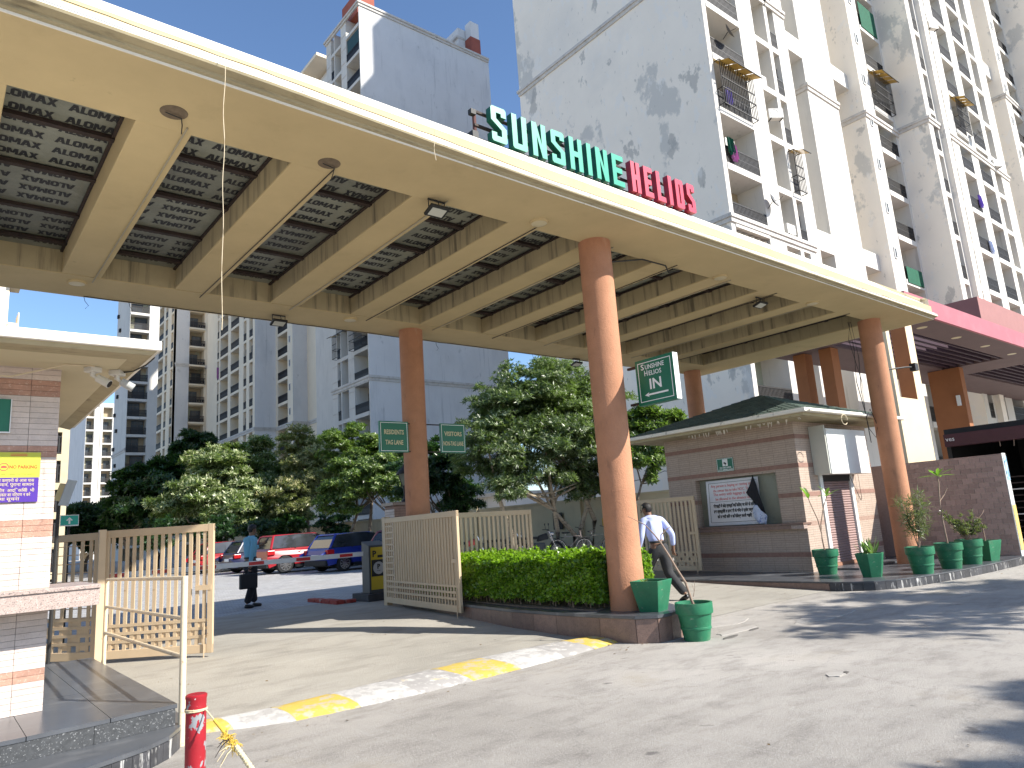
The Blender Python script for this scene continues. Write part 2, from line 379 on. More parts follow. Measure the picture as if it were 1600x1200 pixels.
# ------------------------------------------------------------------ mesh helpers
class MB:
    def __init__(s):
        s.v = []; s.f = []; s.mi = []
    def add(s, vs, fs, m=0, T=None):
        o = len(s.v)
        if T is not None:
            vs = [T @ Vector(v) for v in vs]
        s.v += [tuple(v) for v in vs]
        s.f += [tuple(i + o for i in f) for f in fs]
        s.mi += [m] * len(fs)
        return s
    def box(s, x0, x1, y0, y1, z0, z1, m=0, T=None):
        vs = [(x0, y0, z0), (x1, y0, z0), (x1, y1, z0), (x0, y1, z0), (x0, y0, z1), (x1, y0, z1), (x1, y1, z1), (x0, y1, z1)]
        return s.add(vs, [(0, 3, 2, 1), (4, 5, 6, 7), (0, 1, 5, 4), (1, 2, 6, 5), (2, 3, 7, 6), (3, 0, 4, 7)], m, T)
    def prism(s, poly, z0, z1, m=0, T=None, mtop=None):
        n = len(poly)
        s.add([(x, y, z0) for x, y in poly] + [(x, y, z1) for x, y in poly], [(i, (i + 1) % n, n + (i + 1) % n, n + i) for i in range(n)] + [tuple(range(n))[::-1]], m, T)
        s.add([(x, y, z1) for x, y in poly], [tuple(range(n))], m if mtop is None else mtop, T)
        return s
    def cyl(s, p0, p1, r0, r1=None, n=12, m=0, caps=True, T=None):
        r1 = r0 if r1 is None else r1
        p0 = Vector(p0); p1 = Vector(p1)
        d = (p1 - p0)
        q = d.to_track_quat('Z', 'Y').to_matrix()
        vs = []
        for p, r in ((p0, r0), (p1, r1)):
            for k in range(n):
                a = 2 * math.pi * k / n
                vs.append(p + q @ Vector((r * math.cos(a), r * math.sin(a), 0)))
        fs = [(k, (k + 1) % n, n + (k + 1) % n, n + k) for k in range(n)]
        if caps:
            fs += [tuple(range(n))[::-1], tuple(range(n, 2 * n))]
        return s.add(vs, fs, m, T)
    def tube(s, pts, r, n=8, m=0, T=None):
        pts = [Vector(p) for p in pts]
        rs = r if isinstance(r, (list, tuple)) else [r] * len(pts)
        vs = []
        up = Vector((0, 0, 1))
        for i, p in enumerate(pts):
            d = (pts[min(i + 1, len(pts) - 1)] - pts[max(i - 1, 0)])
            if d.length < 1e-6: d = Vector((0, 0, 1))
            d.normalize()
            a = d.cross(up)
            if a.length < 1e-3: a = d.cross(Vector((1, 0, 0)))
            a.normalize(); b = d.cross(a)
            up = b.cross(d) if False else up
            for k in range(n):
                t = 2 * math.pi * k / n
                vs.append(p + a * (rs[i] * math.cos(t)) + b * (rs[i] * math.sin(t)))
        fs = []
        for i in range(len(pts) - 1):
            for k in range(n):
                fs.append((i * n + k, i * n + (k + 1) % n, (i + 1) * n + (k + 1) % n, (i + 1) * n + k))
        fs += [tuple(range(n))[::-1], tuple(range((len(pts) - 1) * n, len(pts) * n))]
        return s.add(vs, fs, m, T)
    def lathe(s, prof, n=24, m=0, c=(0, 0, 0), T=None):
        vs = []
        for r, z in prof:
            for k in range(n):
                a = 2 * math.pi * k / n
                vs.append((c[0] + r * math.cos(a), c[1] + r * math.sin(a), c[2] + z))
        fs = []
        for i in range(len(prof) - 1):
            for k in range(n):
                fs.append((i * n + k, i * n + (k + 1) % n, (i + 1) * n + (k + 1) % n, (i + 1) * n + k))
        return s.add(vs, fs, m, T)
    def mesh(s, name, mats, smooth=False, uni=True):
        me = bpy.data.meshes.new(name)
        me.from_pydata(s.v, [], s.f)
        for mm in (mats if isinstance(mats, (list, tuple)) else [mats]):
            me.materials.append(mm)
        me.polygons.foreach_set('material_index', s.mi)
        if uni and len(s.f) < 30000:
            b = bmesh.new(); b.from_mesh(me)
            bmesh.ops.recalc_face_normals(b, faces=b.faces)
            b.to_mesh(me); b.free()
        if smooth:
            me.polygons.foreach_set('use_smooth', [True] * len(me.polygons))
            try: me.set_sharp_from_angle(angle=R(38))
            except Exception: pass
        me.update()
        return me

def link(name, me, parent=None, world=False, mtx=None, bevel=0):
    o = bpy.data.objects.new(name, me)
    COL.objects.link(o)
    if parent is not None:
        o.parent = parent
        if world:
            l = Vector(parent.location) if parent.parent is None else Vector(parent['wl'])
            o.location = -l
    if mtx is not None:
        if world and parent is not None:
            o.matrix_local = Matrix.Translation(-(Vector(parent.location) if parent.parent is None else Vector(parent['wl']))) @ mtx
        else:
            o.matrix_local = mtx
    if bevel:
        bv = o.modifiers.new('bevel', 'BEVEL'); bv.width = bevel; bv.segments = 2; bv.limit_method = 'ANGLE'
    return o

def tag(o, label=None, cat=None, group=None, kind=None):
    if label: o['label'] = label
    if cat: o['category'] = cat
    if group: o['group'] = group
    if kind: o['kind'] = kind
    return o

def thing(name, label, cat, loc=(0, 0, 0), rz=0, group=None):
    o = bpy.data.objects.new(name, None)
    o.empty_display_size = .1
    COL.objects.link(o)
    o.location = loc
    o.rotation_euler = (0, 0, rz)
    return tag(o, label, cat, group)

def part(name, mb, mats, root, world=False, smooth=False, bevel=0, mtx=None):
    return link(name, mb.mesh(name, mats, smooth), root, world, mtx, bevel)

def copy_tree(o, parent=None):
    c = o.copy(); COL.objects.link(c)
    if parent is not None: c.parent = parent
    for ch in [x for x in o.children]:
        copy_tree(ch, c)
    return c

def frame(origin, right, up):
    r = Vector(right).normalized(); u = Vector(up).normalized(); n = r.cross(u)
    o = Vector(origin)
    return Matrix(((r.x, u.x, n.x, o.x), (r.y, u.y, n.y, o.y), (r.z, u.z, n.z, o.z), (0, 0, 0, 1)))

_tc = {}
def text_mesh(body, size, mt, width=None, depth=.001, spacing=1.0, bold=0):
    key = (body, size, mt.name, width, depth, spacing, bold)
    if key in _tc: return _tc[key]
    cu = bpy.data.curves.new('lettering', 'FONT')
    cu.body = body; cu.size = size; cu.align_x = 'CENTER'; cu.align_y = 'CENTER'
    cu.extrude = depth; cu.resolution_u = 2; cu.space_character = spacing; cu.offset = bold
    o = bpy.data.objects.new('lettering', cu); COL.objects.link(o)
    dg = bpy.context.evaluated_depsgraph_get()
    me = bpy.data.meshes.new_from_object(o.evaluated_get(dg))
    bpy.data.objects.remove(o)
    if len(me.vertices):
        xs = [v.co.x for v in me.vertices]; ys = [v.co.y for v in me.vertices]
        w = max(xs) - min(xs); cx = (max(xs) + min(xs)) / 2; cy = (max(ys) + min(ys)) / 2
        k = (width / w) if width else 1
        for v in me.vertices:
            v.co.x = (v.co.x - cx) * k; v.co.y -= cy
    me.materials.clear(); me.materials.append(mt)
    _tc[key] = me
    return me

def text(body, size, mt, root, mtx, width=None, world=True, name='lettering', depth=.001, bold=0):
    return link(name, text_mesh(body, size, mt, width, depth, 1.0, bold), root, world, mtx)

# ------------------------------------------------------------------ ground
def gz(y):
    if y < 6.2: return 0.0
    if y > 9.6: return .12
    t = (y - 6.2) / 3.4
    return .12 * t

def ground_sheet(name, poly_x, ys, mt, dz=0.0):
    mb = MB()
    for i in range(len(ys) - 1):
        y0, y1 = ys[i], ys[i + 1]
        mb.add([(poly_x[0], y0, gz(y0) + dz), (poly_x[1], y0, gz(y0) + dz), (poly_x[1], y1, gz(y1) + dz), (poly_x[0], y1, gz(y1) + dz)], [(0, 1, 2, 3)])
    o = link(name, mb.mesh(name, mt, uni=False))
    return tag(o, kind='structure')
ground_sheet('ground', (-900, 900), [-900, 0, 6.2, 9.6, 20, 1200], M['concrete'])
ground_sheet('driveway', (1.0, 12.0), [6.3, 9.6, 14.3], M['drive'], .004)
ground_sheet('paved_yard', (-12, 20.9), [14.3, 70], M['pavers'], .005)

# broken slab edge and small patches on the road
def blob_poly(cx, cy, rx, ry, n=14, j=.25):
    return [(cx + rx * math.cos(2 * math.pi * k / n) * (1 + random.uniform(-j, j)), cy + ry * math.sin(2 * math.pi * k / n) * (1 + random.uniform(-j, j))) for k in range(n)]
mb = MB()
for (cx, cy, rx, ry) in ((7.75, 5.35, .42, .10), (6.15, 3.32, .10, .07), (8.3, 5.9, .5, .25), (9.2, 5.0, .6, .2)):
    mb.prism(blob_poly(cx, cy, rx, ry), -.01, .008)
tag(part('road_patch', mb, mat('patch_concrete', (.36, .335, .305), .9, .12, 5, .4, 30), None), kind='structure')
mb = MB()
for (cx, cy, rx, ry) in ((7.3, 5.15, .16, .03), (7.9, 5.22, .10, .02), (6.25, 3.28, .03, .02)):
    mb.prism(blob_poly(cx, cy, rx, ry), -.01, .0125)
tag(part('road_hole', mb, mat('hole_dark', (.12, .11, .10), .95, .2, 20, .6), None), kind='structure')

# speed bump: one painted segment after another
bump = thing('speed_bump', 'low rounded speed bump painted in worn white and yellow bands across the entrance', 'speed bump', (4.2, 6.3, 0))
bk = [(1.75, 6.62), (2.0, 6.59), (2.45, 6.56), (3.44, 6.65), (4.68, 6.76), (6.0, 6.72), (6.45, 6.62), (6.52, 6.5)]
fr = [(1.60, 6.30), (1.81, 6.25), (2.37, 5.99), (2.8, 5.95), (3.62, 5.9), (4.52, 5.93), (5.6, 6.0), (6.48, 6.11)]
def interp(pl, x):
    for a, b in zip(pl, pl[1:]):
        if a[0] <= x <= b[0]:
            t = (x - a[0]) / (b[0] - a[0]); return a[1] + t * (b[1] - a[1])
    return pl[0][1] if x < pl[0][0] else pl[-1][1]
segs = [(1.72, 1.98, 'bump_yellow'), (1.98, 2.42, 'bump_white'), (2.42, 2.98, 'bump_yellow'), (2.98, 3.55, 'bump_white'), (3.55, 4.15, 'bump_worn'), (4.15, 4.78, 'bump_yellow'), (4.78, 5.45, 'bump_white'), (5.45, 5.95, 'bump_worn'), (5.95, 6.52, 'bump_yellow')]
for x0, x1, mn in segs:
    mb = MB(); n = 6; k = 10
    vs = []; fs = []
    for i in range(n + 1):
        x = x0 + (x1 - x0) * i / n
        yb, yf = interp(bk, x), interp(fr, x)
        for j in range(k + 1):
            t = j / k
            e = 1.0 if x < 6.4 else max(.0, 1 - ((x - 6.4) / .12) ** 2 * .9)
            z = .055 * (math.sin(math.pi * t) ** .6) * e + random.uniform(-.002, .002) + (gz(yf + (yb - yf) * t) if t > .5 else 0)
            sk = .06 * math.sin(9 * t) * 0
            vs.append((x + sk + .05 * (1 - t), yf + (yb - yf) * t + random.uniform(-.008, .008) * (j in (0, k)), z - .004))
    for i in range(n):
        for j in range(k):
            a = i * (k + 1) + j
            fs.append((a, a + k + 1, a + k + 2, a + 1))
    mb.add(vs, fs)
    part('painted_band', mb, M[mn], bump, True, True)

lit_rng = random.Random(5)
def litter(name, n, areas, size, mt, flat=True):
    mb = MB()
    for i in range(n):
        x0, x1, y0, y1 = areas[lit_rng.randrange(len(areas))]
        x = lit_rng.uniform(x0, x1); y = lit_rng.uniform(y0, y1); z = gz(y) + .006
        a = lit_rng.uniform(0, 6.28); q = size * lit_rng.uniform(.5, 1.4); w = q * lit_rng.uniform(.3, .6); h = q * lit_rng.uniform(.05, .4)
        c, s_ = math.cos(a), math.sin(a)
        mb.add([(x - q * c, y - q * s_, z), (x + w * s_, y - w * c, z + h), (x + q * c, y + q * s_, z + h * .3), (x - w * s_, y + w * c, z)], [(0, 1, 2, 3)])
    return tag(part(name, mb, mt, None), kind='stuff')
edge_zones = [(6.0, 6.6, 5.55, 6.2), (6.9, 8.2, 5.6, 6.6), (11.0, 12.0, 4.9, 7.5), (12.0, 16.0, 4.5, 4.95), (1.75, 2.3, 5.0, 9.5), (7.4, 10, 5.0, 7.0), (2, 6.3, 5.6, 5.95)]
litter('dry_leaves', 120, edge_zones + [(2, 12, 1.5, 6), (2.5, 6, 7, 12)], .016, mat('dry_leaf', (.20, .13, .06), .9, .4, 9, 0))
litter('grit', 900, edge_zones, .006, mat('grit', (.22, .20, .18), .95, .4, 30, 0))

# ------------------------------------------------------------------ canopy
ZS = 5.2
cano = thing('entrance_canopy', 'long beige concrete entrance canopy with coffered soffit over the gates', 'canopy', (7, 8.6, ZS))
def yf_at(x): return 5.45 + max(0, min(1, x / 16.4)) * .17
XL, XR = -4.0, 16.75
BEAMS = [(-3.05 + 0, -2.6), (-1.68, -1.2), (-.20, .27), (1.21, 1.68), (2.64, 3.12), (4.07, 4.54), (5.48, 5.95), (6.88, 7.36), (8.33, 8.80), (9.75, 10.22), (11.18, 11.65), (12.60, 13.05), (13.98, 14.40)]
YB0, YB1 = 6.42, 10.82
mb = MB()
mb.add([(XL, yf_at(XL), ZS), (XR, yf_at(XR), ZS), (XR, YB0, ZS), (XL, YB0, ZS), (XL, yf_at(XL), ZS + .3), (XR, yf_at(XR), ZS + .3), (XR, YB0, ZS + .3), (XL, YB0, ZS + .3)],
       [(0, 3, 2, 1), (4, 5, 6, 7), (0, 1, 5, 4), (1, 2, 6, 5), (2, 3, 7, 6), (3, 0, 4, 7)])
part('front_slab', mb, M['render_beige'], cano, True)
part('back_slab', MB().box(XL, XR, YB1, 11.75, ZS, ZS + .34), M['render_beige'], cano, True)
part('end_slab', MB().box(15.6, XR, YB0, YB1, ZS + .001, ZS + .33), M['render_beige'], cano, True)
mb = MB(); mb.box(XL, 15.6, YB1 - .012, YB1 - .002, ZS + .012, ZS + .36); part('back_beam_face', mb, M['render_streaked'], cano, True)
for (a, b) in BEAMS:
    part('beam', MB().box(a, b, YB0, YB1 - .015, ZS + .0015, ZS + .32), M['render_beige'], cano, True, bevel=.008)
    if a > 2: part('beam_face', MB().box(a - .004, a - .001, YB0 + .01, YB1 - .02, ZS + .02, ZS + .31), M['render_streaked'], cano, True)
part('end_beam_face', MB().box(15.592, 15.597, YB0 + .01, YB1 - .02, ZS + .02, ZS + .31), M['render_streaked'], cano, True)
# roof sheet above and parapet lip
part('roof_deck', MB().box(XL + .2, XR - .2, 5.7, 11.6, ZS + .40, ZS + .46), M['fascia'], cano, True)
prof = [(0, 0), (-.012, .0), (-.012, .020), (-.05, .026), (-.06, .05), (-.14, .058), (-.15, .078), (-.15, .142), (-.12, .150), (.1, .152), (.1, .45), (.3, .45), (.3, 0.301)]
def cornice(pa, pb, out, mats_split=None, name='cornice'):
    pa = Vector(pa); pb = Vector(pb); out = Vector(out)
    rows = []
    n = 24
    m1 = MB(); m2 = MB(); m3 = MB()
    def seg(mbx, idx):
        vs = []; fs = []
        for i in range(n + 1):
            p = pa.lerp(pb, i / n)
            w = random.uniform(-.004, .004)
            for j in idx:
                o, z = prof[j]; kf = (1 - .32 * max(0, min(1, (p.x - 2) / 3.2))) if out.y < 0 else .68
                if z < .3: o, z = o * kf, z * kf
                vs.append(p - out * o + Vector((0, 0, z + (w if j in (7, 8, 9) else 0))))
        k = len(idx)
        for i in range(n):
            for j in range(k - 1):
                a = i * k + j
                fs.append((a, a + 1, a + k + 1, a + k))
        mbx.add(vs, fs)
    seg(m1, [0, 1, 2]); seg(m2, [2, 3, 4, 5, 6]); seg(m3, [6, 7, 8, 9, 10, 11])
    part('drip_edge', m1, M['lip_white'], cano, True)
    part('fascia', m2, M['fascia'], cano, True)
    part('roof_lip', m3, M['lip_white'], cano, True)
cornice((XL, yf_at(XL), ZS), (XR, yf_at(XR), ZS), (0, -1, 0))
def kx(x): return 1 - .32 * max(0, min(1, (x - 2) / 3.2))
mb = MB(); n_ = 130
mb.tube([(XL + (XR - XL) * i / n_, yf_at(XL + (XR - XL) * i / n_) - .156 * kx(XL + (XR - XL) * i / n_), ZS + .122 * kx(XL + (XR - XL) * i / n_) + random.uniform(-.006, .006)) for i in range(n_ + 1)], .0035, 5)
tag(part('lip_cable', mb, M['cable'], None), 'thin black cable clipped along the white lip of the canopy front', 'cable')
cornice((XR, yf_at(XR), ZS), (XR, 11.75, ZS), (1, 0, 0))
cornice((XR, 11.75, ZS), (XL, 11.75, ZS), (0, 1, 0))
# lining sheets, purlins and print
def heavy_word():
    """ALOMAX in wide heavy strokes; list of quads in 2-D, cap height .13"""
    H_ = .128; t_ = .030; q = []; x = -.25
    def bar(a, b, w=t_): 
        q.append([(a[0] - w / 2, a[1]), (a[0] + w / 2, a[1]), (b[0] + w / 2, b[1]), (b[0] - w / 2, b[1])])
    def rect(x0, x1, y0, y1): q.append([(x0, y0), (x1, y0), (x1, y1), (x0, y1)])
    for ch, w in (('A', .094), ('L', .066), ('O', .090), ('M', .108), ('A', .094), ('X', .088)):
        if ch == 'A':
            bar((x + .015, 0), (x + w / 2 - .004, H_)); bar((x + w - .015, 0), (x + w / 2 + .004, H_)); rect(x + .028, x + w - .028, .028, .050)
        elif ch == 'L':
            rect(x + .006, x + .006 + t_, 0, H_); rect(x + .006 + t_, x + w, 0, .026)
        elif ch == 'O':
            x0, x1, c = x + .004, x + w - .004, .022
            q.append([(x0, c), (x0 + t_, c + .012), (x0 + t_, H_ - c - .012), (x0, H_ - c)]); q.append([(x1 - t_, c + .012), (x1, c), (x1, H_ - c), (x1 - t_, H_ - c - .012)])
            q.append([(x0 + c, 0), (x1 - c, 0), (x1 - t_, c + .012), (x0 + t_, c + .012)]); q.append([(x0 + t_, H_ - c - .012), (x1 - t_, H_ - c - .012), (x1 - c, H_), (x0 + c, H_)])
            q.append([(x0, c), (x0 + c, 0), (x0 + t_, c + .012)]); q.append([(x1 - c, 0), (x1, c), (x1 - t_, c + .012)])
            q.append([(x0, H_ - c), (x0 + t_, H_ - c - .012), (x0 + c, H_)]); q.append([(x1 - c, H_), (x1 - t_, H_ - c - .012), (x1, H_ - c)])
        elif ch == 'M':
            rect(x + .005, x + .005 + t_ * .85, 0, H_); rect(x + w - .005 - t_ * .85, x + w - .005, 0, H_)
            bar((x + w / 2 - .004, .030), (x + .028, H_), t_ * .75); bar((x + w / 2 + .004, .030), (x + w - .028, H_), t_ * .75)
        elif ch == 'X':
            bar((x + .016, 0), (x + w - .018, H_)); bar((x + w - .016, 0), (x + .018, H_))
        x += w - .006
    return q
HW = heavy_word()
PUR = [6.46, 7.40, 8.40, 9.48, 10.45, 10.80]
coffers = [(BEAMS[i][1], BEAMS[i + 1][0]) for i in range(len(BEAMS) - 1)] + [(14.40, 15.6)]
prng = random.Random(3)
def sheet_text(n_rows, cols):
    me = bpy.data.meshes.new('sheet_lettering')
    return me
for ci, (a, b) in enumerate(coffers):
    if b < -1.5: continue
    for k in range(5):
        y0, y1 = PUR[k], PUR[k + 1]
        zt = ZS + .325 + (0.004 if k % 2 else 0)
        sh = part('lining_sheet', MB().box(a - .05 if a > 0 else a, b + .05, y0, y1, zt + .012 * (k % 2), zt + .012 * (k % 2) + .004), M['sheet'], cano, True)
        sh.rotation_euler = (prng.uniform(-.002, .002), prng.uniform(-.004, .004), 0) if False else (0, 0, 0)
        # print: rows of lettering on the underside joined to one mesh
        rot = (k + ci // 2) % 3 != 0 if ci > 3 else (k >= 2 if ci % 2 else k < 0 or k >= 2)
        off = prng.uniform(-.25, .25)
        bmv = []; bmf = []
        ys = y0 + .13
        while ys < y1 - .06:
            for cx in (-.70, -.10, .50, 1.10):
                xx = a + (b - a) / 2 + cx + off
                for fi, f in enumerate(HW):
                    pts = f
                    co = []
                    for q in pts:
                        px_, py_ = (q[0], .064 - q[1]) if not rot else (-q[0], q[1] - .064)
                        X = xx + px_
                        co.append((X, ys + py_, zt - .0015 - .00012 * fi + .012 * (k % 2)))
                    if min(c[0] for c in co) < a + .005 or max(c[0] for c in co) > b - .005: continue
                    o_ = len(bmv); bmv += co; bmf.append(tuple(range(o_, o_ + len(co))))
            ys += .235
        me = bpy.data.meshes.new('lettering'); me.from_pydata(bmv, [], bmf); me.materials.append(M['print'])
        t = bpy.data.objects.new('lettering', me); COL.objects.link(t); t.parent = sh; t['kind'] = 'stuff'
    for y in PUR[1:5]:
        part('purlin', MB().box(a - .03, b + .03, y - .035, y + .035, ZS + .275, ZS + .318), M['steel_rust'], cano, True)
    part('edge_angle', MB().box(b - .035, b - .002, YB0 + .02, YB1 - .03, ZS + .29, ZS + .315), M['steel_rust'], cano, True)

# columns
def column(x, y, z0, label, top=ZS):
    c = thing('canopy_column', label, 'column', (x, y, z0), 0, 'terracotta columns carrying the canopy')
    h = top - z0
    prof_ = [(0, 0), (.228, 0), (.226, .5), (.222, .51)] + [(.222, .51 + (h - .51) * i / 6) for i in range(1, 7)] + [(0, h)]
    part('shaft', MB().lathe(prof_, 40), M['column'], c, smooth=True)
    part('render_joint', MB().lathe([(.2222, h * .3), (.2245, h * .3 + .002), (.2222, h * .3 + .006)], 40), M['column'], c)
    return c
column(6.95, 6.35, .31, 'terracotta column with the green IN sign on it, rising from the hedge planter')
column(15.38, 6.4, .15, 'terracotta column standing in front of the kiosk shutter and the mosaic wall')
column(6.95, 11.25, .31, 'terracotta column carrying the two tag lane signs behind the cream gate')
column(15.95, 11.45, .15, 'terracotta column standing behind the kiosk roof, only its top in sight')
column(-2.2, 6.4, .0, 'terracotta column at the near end of the canopy, left of the guard booth')
column(-2.2, 11.3, .1, 'terracotta column at the far left corner of the canopy')

# lights and wiring under canopy
def disc_lamp(x, y, label, broken=False):
    t = thing('ceiling_lamp', label, 'lamp', (x, y, ZS), 0, 'round lamps under the canopy edge')
    if broken:
        part('socket', MB().lathe([(0, -.004), (.11, -.004), (.115, -.001), (.115, .002)], 24), mat('socket_stain', (.16, .12, .08), .9, .3, 14), t)
        part('wire', MB().tube([(-.07, 0, -.02), (.0, .01, -.025), (.07, .03, -.02), (.1, .12, -.03), (.12, .22, -.06)], .005), M['cable'], t)
    else:
        part('rim', MB().lathe([(.10, -.03), (.115, -.03), (.12, 0)], 28), M['render_beige'], t, smooth=True)
        part('diffuser', MB().lathe([(0, -.035), (.06, -.035), (.10, -.028)], 28), M['lamp_glass'], t, smooth=True)
for x, y, l, b in ((1.45, 6.12, 'empty round lamp socket with dangling wire, nearest the left end of the canopy front', True), (2.96, 6.23, 'empty round lamp socket in the front edge, second from the left', True), (5.8, 6.2, 'round cream ceiling lamp just left of the front column', False), (9.85, 6.3, 'round cream ceiling lamp right of the front column', False), (12.82, 6.3, 'round cream ceiling lamp nearest the right column', False), (1.43, 11.1, 'round ceiling lamp on the rear edge above the guard booth roof', False), (5.59, 11.05, 'round ceiling lamp on the rear edge left of the lane sign column', False)):
    disc_lamp(x, y, l, b)
def flood(x, y, label, rz=0):
    t = thing('floodlight', label, 'floodlight', (x, y, ZS), rz, 'flat floodlights hung under the canopy')
    part('bracket', MB().tube([(-.11, 0, -.02), (-.11, 0, -.13)], .006).tube([(.11, 0, -.02), (.11, 0, -.13)], .006).box(-.115, .115, -.012, .012, -.02, -.008), M['cable'], t)
    T = Matrix.Translation((0, 0, -.14)) @ Matrix.Rotation(R(-18), 4, 'X')
    part('housing', MB().box(-.125, .125, -.09, .09, -.018, .018, T=T), M['cable'], t, bevel=.006)
    part('lens', MB().box(-.095, .095, -.062, .062, -.022, -.0185, T=T), M['panel_cream'], t)
    part('wire', MB().tube([(0, .05, -.12), (.05, .02, -.05), (.02, 0, -.01)], .006), M['cable'], t)
flood(4.35, 6.36, 'black floodlight under the canopy front, left of the front column')
flood(4.42, 11.35, 'black floodlight hung on the canopy rear edge, above the barrier arm')
flood(11.52, 6.62, 'small floodlight under the canopy front, between the front and right columns')
flood(11.7, 11.6, 'small dark floodlight on the rear edge beside the big tree')
for i, (a, b) in enumerate(BEAMS):
    if a < 1: continue
    t = part('conduit', MB().tube([(b - .07, 6.3, ZS - .008), (b - .065, 8.2, ZS - .010), (b - .075, 11.0, ZS - .008)], .009 if i % 2 else .006, 6), M['galv'] if i % 2 else M['cable'], cano, True)
mb = MB(); pts = []
for i in range(40):
    x = 1.6 + i * .3; pts.append((x, 11.68 + random.uniform(-.01, .01), ZS - .008 - random.uniform(0, .012)))
mb.tube(pts, .007, 5)
for x in (1.6, 2.2, 7.8, 10.4):
    mb.tube([(x, 11.68, ZS - .01), (x + .02, 11.69, ZS - .08), (x + .07, 11.7, ZS - .14), (x + .03, 11.7, ZS - .19)], .004, 5)
tag(part('cable', mb, M['cable'], None), 'thin black cable running along the rear edge of the canopy with loose ends', 'cable')
mb = MB()
mb.tube([(7.17, 6.3, 4.95), (7.9, 6.3, 5.13), (8.5, 6.35, 5.16), (8.65, 6.42, 5.10), (8.9, 6.4, 5.17)], .012, 6)
tag(part('cable', mb, M['cable'], None), 'slack black cable from the front column top to the canopy soffit', 'cable')
mb = MB(); pts = [(1.62 + .005 * math.sin(i * .7), 5.28 + .005 * math.cos(i * .9), 5.34 - i * .075) for i in range(32)]
mb.tube(pts, .0028, 6)
tag(part('hanging_cord', mb, M['cord'], None), 'thin cream cord dangling from the canopy front edge over the yard', 'cord')
mb = MB(); mb.tube([(3.62 + .01 * math.sin(i), 5.27, 5.33 - i * .05) for i in range(8)], .003, 5)
tag(part('hanging_cord', mb, M['cord'], None), 'short thread hanging off the canopy lip in the middle', 'cord')
mb = MB(); mb.tube([(14.97, 6.65, 5.19), (15.00, 6.63, 4.6), (14.95, 6.67, 3.9), (15.02, 6.62, 3.2), (15.03, 6.61, 2.6)], .008, 6)
mb.tube([(15.02, 6.62, 5.19), (15.06, 6.59, 4.4), (15.01, 6.63, 3.7), (15.03, 6.61, 2.9), (15.13, 6.54, 2.7), (15.20, 6.50, 2.95), (15.11, 6.56, 3.3), (15.03, 6.61, 3.15)], .007, 6)
mb.tube([(15.00, 6.63, 5.19), (14.93, 6.68, 4.8), (15.04, 6.60, 3.9), (15.02, 6.62, 3.3)], .006, 6)
tag(part('cable', mb, M['cable'], None), 'tangle of black cables hanging down beside the right column', 'cable')
mb = MB().tube([(15.58, 6.3, 4.12), (16.2, 6.15, 4.2), (16.5, 6.1, 4.22)], .018, 6).box(16.45, 16.62, 6.04, 6.16, 4.14, 4.30)
tag(part('camera_arm', mb, M['cable'], None), 'black bracket arm with small box sticking out of the right column', 'bracket')

# ------------------------------------------------------------------ roof sign
sign = thing('roof_sign', 'big SUNSHINE HELIOS block letter sign standing on the canopy edge', 'sign', (6.5, 5.6, 5.5))
LET = {
 'S': [(0, 3, .95, 1), (0, 0, .95, 0), None],
}
def letter_boxes(ch):
    # rectangles in unit box w=1,h=1; stroke s
    s, t = .30, .15
    d = {
     'U': [(0, 0, s, 1), (1 - s, 0, 1, 1), (0, 0, 1, t)],
     'H': [(0, 0, s, 1), (1 - s, 0, 1, 1), (0, .43, 1, .57)],
     'I': [(0.0, 0, 1, 1)],
     'E': [(0, 0, s, 1), (0, 0, 1, t), (0, 1 - t, 1, 1), (0, .43, .82, .57)],
     'L': [(0, 0, s, 1), (0, 0, 1, t)],
     'O': [(0, 0, s, 1), (1 - s, 0, 1, 1), (0, 0, 1, t), (0, 1 - t, 1, 1)],
     'S': [(0, 0, 1, t), (0, 1 - t, 1, 1), (0, .45, s, 1), (1 - s, 0, 1, .55), (0, .12, s, .27), (1 - s, .73, 1, .88)],
    }
    return d.get(ch)
def outline_letter(ch, w, h, s):
    """outlines (2-D polygons) of each letter in condensed bevelled block style"""
    c = .3 * s
    if ch == 'I': return [[(0, 0), (w, 0), (w, h), (0, h)]]
    if ch == 'U': return [[(c, 0), (w - c, 0), (w, c), (w, h), (w - s, h), (w - s, s), (s, s), (s, h), (0, h), (0, c)]]
    if ch == 'L': return [[(0, 0), (w, 0), (w, s), (s, s), (s, h), (0, h)]]
    if ch == 'E': return [[(0, 0), (w, 0), (w, s), (s, s), (s, h / 2 - s / 2), (w * .85, h / 2 - s / 2), (w * .85, h / 2 + s / 2), (s, h / 2 + s / 2), (s, h - s), (w, h - s), (w, h), (0, h)]]
    if ch == 'H': return [[(0, 0), (s, 0), (s, h / 2 - s / 2), (w - s, h / 2 - s / 2), (w - s, 0), (w, 0), (w, h), (w - s, h), (w - s, h / 2 + s / 2), (s, h / 2 + s / 2), (s, h), (0, h)]]
    if ch == 'N': return [[(0, 0), (s, 0), (s, h * .62), (w - s, 0), (w, 0), (w, h), (w - s, h), (w - s, h * .38), (s, h), (0, h)]]
    if ch == 'O': return [[(c, 0), (w - c, 0), (w, c), (w, h - c), (w - c, h), (w / 2, h), (w / 2, h - s), (w - s, h - s), (w - s, s), (s, s), (s, h - s), (w / 2, h - s), (w / 2, h), (c, h), (0, h - c), (0, c)]]
    if ch == 'S': return [[(c, 0), (w - c, 0), (w, c), (w, h * .42), (s, h * .66), (s, h - s), (w - s, h - s), (w - s, h * .74), (w, h * .74), (w, h - c), (w - c, h), (c, h), (0, h - c), (0, h * .60), (w - s, h * .36), (w - s, s), (s, s), (s, h * .26), (0, h * .26), (0, c)]]
def fill_poly(poly):
    from mathutils.geometry import tessellate_polygon
    return tessellate_polygon([[Vector((x, y, 0)) for x, y in poly]])
